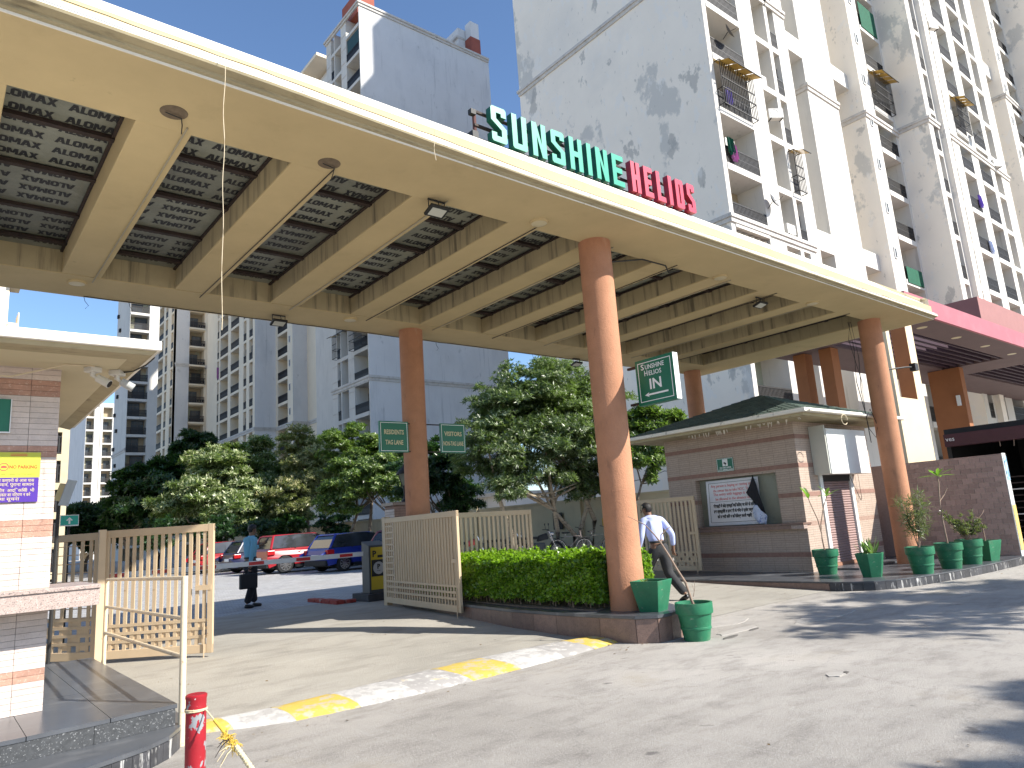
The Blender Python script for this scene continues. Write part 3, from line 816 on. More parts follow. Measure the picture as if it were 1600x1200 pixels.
def letter(ch, w, h, s, dep, mf, ms):
    mb = MB()
    for p in outline_letter(ch, w, h, s):
        n = len(p)
        tr = fill_poly(p)
        mb.add([(x, 0, y) for x, y in p], [tuple(t) for t in tr], 0)
        mb.add([(x, dep, y) for x, y in p], [tuple(t) for t in tr], 1)
        for i in range(n):
            a, b = p[i], p[(i + 1) % n]
            mb.add([(a[0], 0, a[1]), (b[0], 0, b[1]), (b[0], dep, b[1]), (a[0], dep, a[1])], [(0, 1, 2, 3)], 1)
    me = bpy.data.meshes.new('letter'); me.from_pydata(mb.v, [], mb.f)
    me.materials.append(mf); me.materials.append(ms); me.polygons.foreach_set('material_index', mb.mi)
    return me
def word(wd, x0, x1, ztop, h, mf, ms):
    wI = .075
    n = len(wd); gap = .085
    wt = (x1 - x0 - gap * (n - 1) - wI * wd.count('I')) / (n - wd.count('I'))
    x = x0
    for ch in wd:
        w = wI if ch == 'I' else wt
        o = link('letter', letter(ch, w, h, .074, .085, mf, ms), sign, True, Matrix.Translation((x, 5.60, ztop - h)))
        x += w + gap
word('SUNSHINE', 4.63, 6.84, 6.12, .44, M['letter_green'], M['letter_green_side'])
word('HELIOS', 6.99, 8.37, 6.12, .44, M['letter_red'], M['letter_red_side'])
for z in (5.73, 5.90, 6.07):
    part('rail', MB().box(4.50, 8.33, 5.735, 5.765, z - .014, z + .014), M['steel_rust'], sign, True)
for i, x in enumerate((4.52, 5.42, 6.10, 6.85, 8.1)):
    zt_ = 6.10 if i == 0 else 5.9
    xb = x - (.10 if i == 2 else 0)
    part('post', MB().cyl((xb, 5.77, 5.33), (x, 5.77, zt_), .022, n=8), mat('sign_post', (.10, .035, .03), .7, .2, 5) if i == 0 else M['steel_rust'], sign, True)
part('junction_box', MB().box(4.42, 4.50, 5.68, 5.78, 5.70, 5.78).box(4.43, 4.5, 5.7, 5.76, 6.0, 6.06), M['cable'], sign, True)
part('wire', MB().tube([(4.46, 5.72, 5.7), (4.40, 5.72, 5.6), (4.45, 5.7, 5.5), (4.5, 5.72, 5.62), (4.43, 5.7, 5.45)], .005, 5).tube([(5.0, 5.6, 5.66), (5.3, 5.55, 5.55), (5.6, 5.6, 5.42)], .003, 5), M['cable'], sign, True)

# ------------------------------------------------------------------ hanging lane signs
def plate_sign(root, org, right, up, w, h, dep, lines, border=.03, mats=('sign_green', 'sign_white'), txtmat='sign_white'):
    T = frame(org, right, up)
    part('panel', MB().box(-w / 2, w / 2, -h / 2, h / 2, -dep, 0), [M[mats[0]]], root, True, mtx=T)
    b = border; t = .009
    part('border_line', MB().box(-w / 2 + b, w / 2 - b, h / 2 - b - t, h / 2 - b, .0005, .002).box(-w / 2 + b, w / 2 - b, -h / 2 + b, -h / 2 + b + t, .0005, .002).box(-w / 2 + b, -w / 2 + b + t, -h / 2 + b + t, h / 2 - b - t, .0005, .002).box(w / 2 - b - t, w / 2 - b, -h / 2 + b + t, h / 2 - b - t, .0005, .002), M['sign_white'], root, True, mtx=T)
    for (tx, sz, y, wd, bd) in lines:
        text(tx, sz, M[txtmat], root, T @ Matrix.Translation((0, y, .002)), wd, bold=bd * .6)
    return T
t = thing('lane_sign', 'green sign reading SUNSHINE HELIOS IN with a left arrow, on the front column', 'sign', (7.2, 5.85, 3.0), 0)
sy0, sy1 = 6.02, 5.42
org = (7.17, (sy0 + sy1) / 2, 3.15)
T = plate_sign(t, org, (0, -1, 0), (0, 0, 1), .62, .60, .10, [('IN', .19, -.04, .19, .006)], .04)
for s_, big, x0, y in (('UNSHINE', 'S', -.19, .195), ('ELIOS', 'H', -.14, .108)):
    text(big, .105, M['sign_white'], t, T @ Matrix.Translation((x0, y + .005, .002)), .052, bold=.0005)
    text(s_, .085, M['sign_white'], t, T @ Matrix.Translation((x0 + .035 + (.165 if big == 'S' else .115), y - .003, .002)), .31 if big == 'S' else .205, bold=.0005)
part('arrow', MB().box(-.13, .19, -.185, -.163, .001, .003).prism([(-.19, -.174), (-.12, -.145), (-.135, -.174), (-.12, -.203)], .001, .003), M['sign_white'], t, True, mtx=T)
part('side_panel', MB().box(7.172, 7.268, 5.408, 5.4149, 2.852, 3.448), M['sign_white'], t, True)
part('bracket', MB().box(7.2, 7.24, sy0, 6.2, 3.37, 3.40).box(7.2, 7.24, sy0, 6.2, 2.88, 2.91), M['steel_rust'], t, True)
for k, (x0, x1, l1, l2, lab) in enumerate(((6.13, 6.72, 'RESIDENTS', 'TAG LANE', 'green hanging sign reading RESIDENTS TAG LANE, left of the rear column'), (7.42, 7.99, 'VISITORS', 'NON-TAG LANE', 'green hanging sign reading VISITORS NON-TAG LANE, right of the rear column'))):
    t = thing('lane_sign', lab, 'sign', ((x0 + x1) / 2, 11.2, 3.1))
    plate_sign(t, ((x0 + x1) / 2, 11.1, 3.13), (1, 0, 0), (0, 0, 1), x1 - x0, .56, .04, [(l1, .115, .085, .40, .004), (l2, .115, -.10, .36 if k == 0 else .46, .004)], .022, txtmat='sign_tan')
    xa, xb = (x1, 6.85) if k == 0 else (7.1, x0)
    part('bracket', MB().box(xa, xb, 11.12, 11.14, 3.37, 3.39).box(xa, xb, 11.12, 11.14, 2.86, 2.88), M['steel_rust'], t, True)

# ------------------------------------------------------------------ hedge planter
pl = [(6.88, 5.65), (6.66, 5.66), (6.5, 5.85), (6.42, 6.35), (6.37, 7.07), (6.35, 7.94), (6.46, 9.05), (6.72, 10.4), (6.94, 11.9), (8.0, 11.9), (8.3, 9.0), (7.9, 6.8), (7.42, 6.0), (7.1, 5.68)]
planter = thing('planter', 'low raised planter faced in brown granite, holding the hedge and the front column', 'planter', (7.2, 8, 0))
part('core', MB().prism(pl, 0, .27), M['mortar'], planter, True)
def ring(poly, off):
    cx = sum(p[0] for p in poly) / len(poly); cy = sum(p[1] for p in poly) / len(poly)
    out = []
    n = len(poly)
    for i in range(n):
        a = Vector(poly[i - 1]); b = Vector(poly[i]); c = Vector(poly[(i + 1) % n])
        d = ((b - a).normalized() + (c - b).normalized()).normalized()
        nrm = Vector((d.y, -d.x))
        if nrm.dot(b - Vector((cx, cy))) < 0: nrm = -nrm
        out.append((b.x + nrm.x * off, b.y + nrm.y * off))
    return out
part('coping', MB().prism(ring(pl, .03), .27, .31), M['granite_dark'], planter, True, bevel=.008)
def panels_along(path, z0, z1, step, mt, root, name='panel', thick=.012, gap=.004, closed=False):
    pts = [Vector(p) for p in path]
    if closed: pts.append(pts[0])
    for a, b in zip(pts, pts[1:]):
        L = (b - a).length; n = max(1, round(L / step)); d = (b - a) / L; nr = Vector((d.y, -d.x))
        for i in range(n):
            s0 = L * i / n + gap / 2; s1 = L * (i + 1) / n - gap / 2
            p0 = a + d * s0; p1 = a + d * s1
            q0 = p0 - nr * -thick; q1 = p1 - nr * -thick
            mb = MB().prism([tuple(p0), tuple(p1), tuple(p1 + nr * thick), tuple(p0 + nr * thick)], z0 + random.uniform(0, .002), z1)
            part(name, mb, mt, root, True)
panels_along(pl[:8][::-1], 0.0, .268, .55, M['granite_brown'], planter)
panels_along(list(reversed([pl[-2], pl[-1], pl[0]])), 0.0, .268, .4, M['granite_brown'], planter)
part('soil', MB().prism([(6.62, 6.6), (7.7, 6.9), (8.0, 9.0), (7.7, 11.4), (7.0, 11.4), (6.68, 9.2), (6.55, 7.9)], .31, .325), M['soil'], planter, True)

def leaf_cloud(name, C, N, k, L, W, mt, root, tilt=(.5, 1.2), jitter=.3, world=True, single=False):
    """k blades around each centre C with axis N; numpy arrays"""
    C = np.asarray(C, float); N = np.asarray(N, float)
    n = len(C)
    N /= (np.linalg.norm(N, axis=1, keepdims=True) + 1e-9)
    a = RNG.normal(size=(n, 3)); A = np.cross(N, a); A /= (np.linalg.norm(A, axis=1, keepdims=True) + 1e-9); B = np.cross(N, A)
    th = (np.arange(k)[None, :] * 2 * np.pi / k + RNG.uniform(0, 6.28, (n, 1)) + RNG.uniform(-jitter, jitter, (n, k)))
    ti = RNG.uniform(tilt[0], tilt[1], (n, k))
    rad = A[:, None, :] * np.cos(th)[..., None] + B[:, None, :] * np.sin(th)[..., None]
    d = rad * np.sin(ti)[..., None] + N[:, None, :] * np.cos(ti)[..., None]
    sd = np.cross(d, N[:, None, :]); sd /= (np.linalg.norm(sd, axis=2, keepdims=True) + 1e-9)
    nn = np.cross(sd, d)
    l = (L * RNG.uniform(.7, 1.25, (n, k)))[..., None]; w = W * RNG.uniform(.75, 1.25, (n, k))[..., None]
    P0 = np.broadcast_to(C[:, None, :], d.shape)
    mid = P0 + d * l * .5
    V = np.stack([P0, mid + sd * w * .5 + nn * w * .15, P0 + d * l - nn * l * .12, mid - sd * w * .5 + nn * w * .15], axis=2).reshape(-1, 3)
    nf = n * k
    me = bpy.data.meshes.new(name)
    me.vertices.add(len(V)); me.vertices.foreach_set('co', V.ravel())
    me.loops.add(nf * 4); me.loops.foreach_set('vertex_index', np.arange(nf * 4, dtype=np.int32))
    me.polygons.add(nf); me.polygons.foreach_set('loop_start', np.arange(0, nf * 4, 4, dtype=np.int32)); me.polygons.foreach_set('loop_total', np.full(nf, 4, dtype=np.int32))
    me.materials.append(mt)
    me.update(calc_edges=True)
    o = link(name, me, root, world)
    return o

hedge = thing('hedge', 'clipped green hedge with a bright yellow green top in the planter', 'hedge', (7.2, 8.6, .31))
def hx(y):  # hedge left and right face X
    return max(6.62 + .02 * math.sin(y * 2), 6.40 + (y - 9.22) * .1275 + .15), 7.75 + .25 * min(1, max(0, (y - 7) / 2))
ys = RNG.uniform(6.62, 11.3, 17000); u = RNG.uniform(0, 1, 17000); side = RNG.uniform(0, 1, 17000)
C = []; N = []
for y, uu, sd_ in zip(ys, u, side):
    x0, x1 = hx(y)
    top = .92 + .025 * math.sin(y * 5) + .02 * math.sin(y * 13 + 1)
    if sd_ < .42:
        z = .40 + (top - .42) * (uu ** .75); 
        C.append((x0 + .06 * RNG.random() + .03 * math.sin(z * 20 + y * 7), y, z)); N.append((-1, RNG.normal() * .3, .3 + RNG.normal() * .4))
    elif sd_ < .85:
        C.append((x0 + (x1 - x0) * uu, y, top + RNG.normal() * .035)); N.append((RNG.normal() * .35, RNG.normal() * .35, 1))
    else:
        C.append((x0 + (x1 - x0) * uu, y, .42 + (top - .45) * RNG.random())); N.append((RNG.normal(), RNG.normal(), RNG.normal() + .5))
for _ in range(2600):
    x0, x1 = hx(6.6); C.append((x0 + (x1 - x0) * RNG.random(), 6.6 + RNG.random() * .05, .40 + .5 * RNG.random())); N.append((RNG.normal() * .3, -1, .4))
tag(leaf_cloud('foliage', C, N, 3, .055, .034, M['leaf_hedge'], hedge), kind='stuff')
mb = MB()
for i in range(70):
    y = 6.7 + i * .066; x0, x1 = hx(y)
    x = random.uniform(x0 + .05, x0 + .28)
    mb.tube([(x, y, .31), (x + random.uniform(-.03, .03), y + random.uniform(-.03, .03), .45), (x + random.uniform(-.08, .08), y + random.uniform(-.07, .07), .62)], [.009, .007, .004], 5)
tag(part('stems', mb, M['stem'], hedge, True), kind='stuff')
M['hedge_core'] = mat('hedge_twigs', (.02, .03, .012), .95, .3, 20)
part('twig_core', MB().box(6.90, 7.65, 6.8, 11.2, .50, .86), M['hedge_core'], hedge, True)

# ------------------------------------------------------------------ gates
def gate(label, p0, p1, z0, z1, group=None, pitch=.085, bw=.045, lat_rows=3, lat_left=0, sheet=False, wires=False, topw=.09):
    p0 = Vector((*p0, 0)); p1 = Vector((*p1, 0)); L = (p1 - p0).length
    g_ = thing('metal_gate', label, 'gate', (p0.x, p0.y, 0), math.atan2(p1.y - p0.y, p1.x - p0.x), group)
    fw = .07
    part('gate_frame', MB().box(0, L, -.02, .02, z1 - topw, z1).box(0, L, -.02, .02, z0, z0 + .10).box(0, fw, -.022, .022, z0 - .001, z1 + .001).box(L - fw, L, -.022, .022, z0 - .001, z1 + .001), M['gate'], g_, bevel=.004)
    n = int((L - 2 * fw) / pitch)
    ps = (L - 2 * fw) / n
    lz = z0 + .10 + lat_rows * .095
    for i in range(n):
        x = fw + ps * (i + .5)
        part('bar', MB().box(x - bw / 2, x + bw / 2, -.008, .008, z0 + .09, z1 - topw + .01), M['gate'], g_)
    for r_ in range(1, lat_rows + 1):
        z = z0 + .10 + r_ * .095
        part('cross_bar', MB().box(fw - .01, L - fw + .01, -.013, .013, z - .018, z + .018), M['gate'], g_)
    if lat_rows:
        # alternate cells of the lattice carry small infill plates
        mb = MB()
        for r_ in range(lat_rows):
            for i in range(n - 1):
                if (i + r_) % 2 == 0:
                    x = fw + ps * (i + 1); z = z0 + .10 + (r_ + .5) * .095
                    mb.box(x - ps / 2 + bw / 2 - .004, x + ps / 2 - bw / 2 + .004, .0, .004, z - .03, z + .03)
        if not sheet: part('infill', mb, M['gate'], g_)
    if lat_left:
        k = 0; z = lz + .11
        while z < z1 - topw - .03:
            part('cross_bar', MB().box(fw - .01, fw + lat_left, -.013, .013, z - .015, z + .015), M['gate'], g_); z += .11
    if sheet:
        part('back_sheet', MB().box(fw + lat_left, L - fw, .016, .022, lz, z1 - topw), M['gate'], g_)
        for i in range(n):
            x = fw + ps * (i + 1)
            if x > fw + lat_left + .02 and x < L - fw - .02:
                part('bar', MB().box(x - .012, x + .012, -.002, .014, lz - .02, z1 - topw + .01), M['gate'], g_)
    if wires:
        for i in range(12):
            z = z0 + .17 + i * .11
            part('wire', MB().cyl((0.02, -.035, z), (L - .02, -.035, z), .006, n=6), M['gate'], g_)
    part('latch', MB().box(L - .22, L - .02, -.028, .028, (z0 + z1) / 2 - .03, (z0 + z1) / 2 + .03), M['gate'], g_)
    part('drop_bolt', MB().cyl((L - .1, -.03, z0 - .09), (L - .1, -.03, z0 + .35), .008, n=6), M['gate'], g_)
    return g_
gate('open cream metal gate leaf beside the guard booth, barrier arm seen through it', (1.78, 10.33), (2.84, 9.44), .17, 1.713, None, .083, .043, 3)
gate('cream gate leaf folded back behind the guard booth ledge, with thin wires across', (1.74, 10.36), (1.02, 11.3), .17, 1.70, None, .12, .045, 4, wires=True)
gate('wide cream metal gate leaf with close set slats, beside the parking machine', (6.78, 12.20), (6.40, 9.22), .19, 1.72, None, .105, .04, 3, .36, True)
gate('cream slatted gate leaf behind the hedge, in front of the parked motorcycles', (6.72, 10.34), (9.2, 10.75), .2, 1.71, None, .115, .06, 3)
gate('cream slatted pedestrian gate leaf beside the kiosk notice board', (12.72, 11.7), (12.86, 9.56), .22, 1.79, None, .105, .055, 3)
tag(part('gate_post', MB().box(1.71, 1.79, 10.28, 10.36, .1, 1.73), M['gate'], None, bevel=.005), 'square cream post where the two left gate leaves hinge', 'post')
tag(part('gate_post', MB().box(6.80, 6.92, 12.22, 12.34, .1, 1.75), M['gate'], None, bevel=.005), 'square cream post at the lamp pier', 'post')

# gate pier with lantern
pier = thing('gate_pier', 'square stone gate pier with dark cap behind the gate leaf', 'pier', (7.16, 12.65, .12))
part('core', MB().box(7.11, 7.66, 12.37, 12.74, .12, 1.96), course_mat('pier_stone', (.30, .19, .15), (.22, .12, .09), 9, .0, 0, .2, .05), pier, True)
for k in range(34):
    z = .13 + k * .052
    for y0 in (12.37, 12.555):
        part('stone', MB().box(7.095, 7.108, y0 + .003, y0 + .185, z + .003, z + .048), M['stone_a'], pier, True)
part('cap', MB().box(7.05, 7.72, 12.32, 12.80, 1.96, 2.03), M['granite_brown'], pier, True, bevel=.01)
lan = thing('lantern', 'old dark metal lantern with tapered glass on the gate pier', 'lamp', (7.46, 12.53, 2.03))
part('base', MB().lathe([(0, 0), (.10, 0), (.09, .03), (.05, .06), (.03, .15), (.045, .28), (.06, .33), (0, .33)], 16), M['cable'], lan, smooth=True)
part('glass', MB().lathe([(.06, .33), (.14, .57)], 6), mat('lantern_glass', (.20, .21, .17), .3, .2, 5, 0), lan)
for k in range(6):
    a = k * math.pi / 3
    part('rib', MB().cyl((.062 * math.cos(a), .062 * math.sin(a), .33), (.145 * math.cos(a), .145 * math.sin(a), .57), .006, n=6), M['cable'], lan)
part('hood', MB().lathe([(.17, .56), (.165, .59), (.10, .66), (.05, .69), (.03, .74), (0, .79)], 16), M['cable'], lan, smooth=True)

# ------------------------------------------------------------------ parking machine, barrier arm, kerb bricks
mc = thing('parking_machine', 'dark grey and yellow parking barrier machine with P symbols', 'parking machine', (7.2, 13.6, .12))
part('plinth', MB().box(6.98, 7.62, 13.3, 14.0, .12, .27), mat('plinth_dark', (.05, .05, .055), .8, .2, 4), mc, True, bevel=.01)
mb = MB(); mb.add([(7.07, 13.4, .27), (7.5, 13.4, .27), (7.5, 13.72, .27), (7.07, 13.72, .27), (7.07, 13.4, 1.22), (7.5, 13.4, 1.22), (7.5, 13.72, 1.31), (7.07, 13.72, 1.31)], [(0, 3, 2, 1), (4, 5, 6, 7), (0, 1, 5, 4), (1, 2, 6, 5), (2, 3, 7, 6), (3, 0, 4, 7)])
part('cabinet', mb, M['machine_grey'], mc, True, bevel=.012)
part('face_panel', MB().box(7.11, 7.46, 13.392, 13.399, .34, 1.18), M['machine_yellow'], mc, True)
part('black_panel', MB().box(7.12, 7.44, 13.386, 13.391, .60, .93), M['cable'], mc, True)
T = frame((7.28, 13.385, .765), (1, 0, 0), (0, 0, 1))
part('disc', MB().lathe([(0, .002), (.125, .002), (.125, 0)], 28), mat('disc_grey', (.42, .42, .42), .5, .05), mc, True, mtx=T)
text('P', .13, M['cable'], mc, T @ Matrix.Translation((.0, .03, .003)), bold=.006)
text('PARK+', .03, M['cable'], mc, T @ Matrix.Translation((0, -.055, .003)))
text('P', .17, M['cable'], mc, frame((7.19, 13.388, 1.05), (1, 0, 0), (0, 0, 1)), bold=.006)
part('slot', MB().box(7.26, 7.38, 13.385, 13.391, .97, 1.02), M['cable'], mc, True)
arm = thing('barrier_arm', 'white barrier arm with short red bands lowered across the entry lane', 'barrier', (7.0, 13.5, 1.06))
part('boom', MB().box(2.2, 7.0, 13.50, 13.54, 1.02, 1.11), M['arm_white'], arm, True, bevel=.004)
for x in (2.35, 3.05, 3.82, 4.68, 5.58, 6.48):
    part('red_band', MB().box(x, x + .28, 13.496, 13.4985, 1.035, 1.095), M['arm_red'], arm, True)
kb = thing('kerb_bricks', 'low red painted kerb bricks beside the parking machine plinth', 'kerb', (6.7, 14.2, .12))
for i in range(4):
    part('brick', MB().box(6.45, 6.62, 13.62 + i * .36, 13.95 + i * .36, .12, .20 + random.uniform(-.01, .01)), M['kerb_red'], kb, True, bevel=.008)
for i in range(2):
    part('brick', MB().box(6.64 + i * .12, 6.75 + i * .12 , 13.60, 13.78, .12, .19), M['kerb_red'], kb, True, bevel=.008)

# ------------------------------------------------------------------ guard booth and steps at the left
steps = thing('stone_platform', 'two level dark granite platform under the guard booth', 'platform', (0, 7, 0))
low = [(-4, 5.22), (-1.5, 5.22), (-.4, 5.24), (.1, 5.27), (.5, 5.33), (.83, 5.41), (1.11, 5.54), (1.30, 5.64), (1.45, 5.78), (1.57, 5.98), (1.655, 6.2), (1.69, 6.45), (1.70, 6.8), (1.70, 9.6), (-4, 9.6)]
part('lower_core', MB().prism(ring(low, -.02), 0, .12), M['mortar'], steps, True)
part('lower_slab', MB().prism([p for p in low if p[1] < 7] + [(-4, 6.8)], .12, .15), M['granite_dark'], steps, True, bevel=.004)
panels_along(ring(low[1:13], -.006)[0:12], 0.0, .118, .075, M['granite_black'], steps, 'riser_tile', .008, .003)
up = [(-4, 5.95), (.48, 5.95), (1.57, 6.06), (1.58, 9.6), (-4, 9.6)]
M['granite_speck'] = mat('granite_dark_speckled', (.05, .052, .055), .5, .3, 30, .1, 60, layers=[((.30, .30, .30), 70, .58, .64, None, .7)])
part('upper_core', MB().prism(ring(up, -.02), .12, .27), M['granite_speck'], steps, True)
xs = [-4, -1.2, .02, .62, 1.12, 1.575]
def clip_y(x): return 5.95 if x < .48 else 5.95 + (x - .48) / 1.09 * .11
for i in range(5):
    xa, xb = xs[i] + .002, xs[i + 1] - .002
    part('slab', MB().prism([(xa, clip_y(xa)), (xb, clip_y(xb)), (xb, 7.3), (xa, 7.3)], .27, .30), M['granite_dark'], steps, True, bevel=.003)
    part('slab', MB().prism([(xa, 7.304), (xb, 7.304), (xb, 9.6), (xa, 9.6)], .27, .30), M['granite_dark'], steps, True, bevel=.003)
panels_along([(-2, 5.962), (.48, 5.962), (1.56, 6.072)], .15, .268, .45, M['granite_speck'], steps, 'riser_tile', .008, .003)

booth = thing('guard_booth', 'stone clad guard booth with flat cream roof at the left edge', 'booth', (0, 8, .3))
part('wall', MB().box(-4, .786, 6.815, 9.3, .3, 2.98), M['mortar'], booth, True)
z = .302
while z < 2.965:
    h = .0425
    zc = z + .02
    band = any(abs(zc - b) < .055 for b in (2.80, 2.27, 1.68, 1.10, .56))
    for (a, b) in ((-.30, -.003), (0.0, .297), (.30, .597), (.60, .80)):
        if b < 0 and random.random() < 2: continue
        part('stone_tile', MB().box(a + .0, b, 6.80 + random.uniform(-.001, .002), 6.816, z, min(z + h, 2.97)), M['stone_b'] if band else M['stone_a'], booth, True)
    z += .045
mb = MB()
for k in range(59):
    mb.box(.787, .80, 6.82, 9.3, .302 + k * .045, .3445 + k * .045)
tag(part('side_courses', mb, M['stone_a'], booth, True), kind='stuff')
part('soffit', MB().box(-4, 1.18, 6.25, 10.0, 2.965, 3.0), mat('booth_soffit', (.56, .49, .33), .85, .08, 1, .1, 60), booth, True)
mb = MB()
mb.add([(-4, 6.25, 2.967), (1.18, 6.25, 2.967), (1.30, 5.96, 2.945), (-4, 5.96, 2.945), (-4, 5.93, 2.975), (1.33, 5.93, 2.975), (1.30, 10.05, 2.945), (1.18, 10.0, 2.967), (1.33, 10.08, 2.975)],
       [(0, 1, 2, 3), (3, 2, 5, 4), (1, 7, 6, 2), (2, 6, 8, 5)])
part('fascia', mb, M['fascia'], booth, True)
part('roof_lip', MB().box(-4, 1.36, 5.90, 10.1, 2.976, 3.055), M['lip_white'], booth, True, bevel=.012)
# ledge
for (a, b) in ((-4, -.4), (-.396, .43), (.434, 1.10)):
    part('granite_ledge', MB().box(a, b, 6.45, 7.4, 1.185, 1.215), M['granite_pink'], booth, True, bevel=.004)
    part('ledge_face', MB().box(a, b - .004, 6.465, 6.80, 1.06, 1.183), M['granite_pink'], booth, True)
tag(part('cable', MB().tube([(-.5, 6.74, 2.93), (.1, 6.72, 2.87), (.45, 6.7, 2.86), (.62, 6.6, 2.90), (.8, 6.55, 2.955), (1.0, 6.55, 2.96)], .006, 6), M['cord'], None), 'pale cable looped under the booth roof', 'cable')
def cctv(x, y, label, yaw, body):
    t = thing('cctv_camera', label, 'camera', (x, y, 2.965), yaw, 'cameras under the booth roof')
    part('base', MB().box(-.05, .05, -.05, .05, -.045, 0), M['plastic_white'], t, bevel=.008)
    part('joint', MB().cyl((0, 0, -.045), (0, 0, -.075), .02, n=12).cyl((0, 0, -.07), (.04, -.03, -.10), .014, n=10), M['plastic_white'], t)
    T = Matrix.Translation((.05, -.06, -.115)) @ Matrix.Rotation(R(35), 4, 'X') @ Matrix.Rotation(R(25), 4, 'Z')
    part('body', MB().cyl((0, .05, 0), (0, -.06, 0), .033, .036, 18, T=T), body, t, smooth=True)
    part('lens', MB().cyl((0, -.0605, 0), (0, -.063, 0), .03, .03, 18, T=T), M['lens'], t)
cctv(1.00, 6.62, 'dome side bullet camera with dark lens, nearer the booth wall', .5, M['plastic_white'])
cctv(1.19, 6.68, 'white bullet camera nearest the corner of the booth roof', .9, mat('camera_grey', (.40, .41, .40), .3, .1))
tag(part('cable', MB().tube([(1.24, 6.66, 2.95), (1.28, 6.5, 2.93), (1.31, 6.2, 2.92), (1.33, 6.0, 2.94)], .006, 6), M['cable'], None), 'short black cable from the corner camera to the roof edge', 'cable')
ps_ = thing('no_parking_sign', 'yellow and purple NO PARKING board on the booth wall', 'sign', (.4, 6.79, 2.07))
part('yellow_field', MB().box(.08, .69, 6.782, 6.792, 2.072, 2.27), M['yellow_sign'], ps_, True)
part('purple_field', MB().box(.08, .685, 6.782, 6.792, 1.88, 2.0715), M['purple_sign'], ps_, True)
T = frame((.578, 6.7815, 2.155), (1, 0, 0), (0, 0, 1))
text('NO PARKING', .038, M['orange_txt'], ps_, T, .18, bold=.0008)
text('AND CLEAN FOR THE RESIDE', .013, mat('txt_olive', (.18, .20, .04), .5, 0), ps_, frame((.545, 6.7815, 2.098), (1, 0, 0), (0, 0, 1)), .22)
T = frame((.452, 6.7815, 2.155), (1, 0, 0), (0, 0, 1))
part('ban_ring', MB().lathe([(.026, .001), (.032, .001)], 28), M['red_txt'], ps_, True, mtx=T)
part('ban_symbol', MB().prism([(-.02, -.008), (.02, -.008), (.018, .004), (.008, .010), (-.010, .010), (-.018, .003)], 0, .001), M['red_txt'], ps_, True, mtx=T)
part('rule', MB().box(.49, .60, 6.7812, 6.7818, 2.253, 2.258).box(.49, .60, 6.7812, 6.7818, 2.241, 2.246), M['red_txt'], ps_, True)
for i, (tx, w) in enumerate((('इस कम्पनी के आस पास', .25), ('सामान, पुराना सामान', .25), ('जमीन  आदि  किसी  भी', .26), ('प्रकार का निर्माण न करे', .21), ('तथा सूचना', .15))):
    text(tx, .034, M['sign_tan'], ps_, frame((.53 if w > .2 else .49, 6.7815, 2.048 - i * .037), (1, 0, 0), (0, 0, 1)), w)
t = thing('green_sign', 'edge of a green sign on the booth wall at the left border of the view', 'sign', (.3, 6.78, 2.55))
part('board', MB().box(.05, .468, 6.77, 6.79, 2.43, 2.69), M['sign_green'], t, True)
part('edge', MB().box(.05, .475, 6.762, 6.769, 2.42, 2.429).box(.469, .475, 6.762, 6.79, 2.43, 2.69), M['sign_white'], t, True)

rl = thing('handrail', 'cream three bar steel handrail along the granite platform edge', 'railing', (1.6, 7.6, 0))
NP = (1.605, 6.06); FP = (1.63, 9.22)
part('post', MB().cyl((*NP, 0), (*NP, 1.225), .024, n=16), M['rail_cream'], rl, True, smooth=True)
part('post', MB().cyl((*FP, .08), (*FP, 1.16), .020, n=16), M['rail_cream'], rl, True, smooth=True)
for zn, zf in ((1.212, 1.15), (.91, .86), (.63, .585)):
    part('bar', MB().cyl((*NP, zn), (*FP, zf), .016, n=12), M['rail_cream'], rl, True, smooth=True)
t = thing('direction_sign', 'small teal sign with a white up arrow behind the gate', 'sign', (1.75, 13, 1.97))
T = frame((1.745, 13.0, 1.97), (1, 0, 0), (0, 0, 1))
part('board', MB().box(-.125, .125, -.085, .085, -.01, 0), mat('sign_teal', (.02, .38, .30), .45, .05), t, True, mtx=T)
part('white_border', MB().box(-.125, .125, .075, .085, .0005, .002).box(-.125, .125, -.085, -.068, .0005, .002).box(-.125, -.117, -.068, .075, .0005, .002).box(.117, .125, -.068, .075, .0005, .002), M['sign_white'], t, True, mtx=T)
part('arrow', MB().box(-.013, .013, -.05, .02, .0005, .002).prism([(-.045, .005), (0, .05), (.045, .005), (.03, -.005), (0, .02), (-.03, -.005)], .0005, .002), M['sign_white'], t, True, mtx=T)
part('post', MB().cyl((1.745, 13.03, .12), (1.745, 13.03, 1.9), .02, n=10), M['cable'], t, True)
t = thing('flood_lamp', 'tilted flat lamp head with grey panel on a short post behind the booth corner', 'lamp', (1.18, 9.6, 2.1))
T = frame((1.26, 9.62, 2.15), (.55, .83, 0), (.25, -.15, .95))
part('panel', MB().box(-.10, .10, -.15, .15, -.006, .006, T=T), mat('lamp_panel', (.35, .40, .46), .25, .08, 4, 0), t, True)
part('head', MB().box(-.07, .07, -.11, .09, -.09, -.010, T=T), mat('lamp_head', (.55, .50, .30), .5, .1, 4, 0), t, True, bevel=.01)
part('post', MB().cyl((1.16, 9.63, .3), (1.18, 9.63, 2.1), .02, n=8).tube([(1.18, 9.63, 2.05), (1.22, 9.63, 2.15)], .02, 6), M['cable'], t, True)

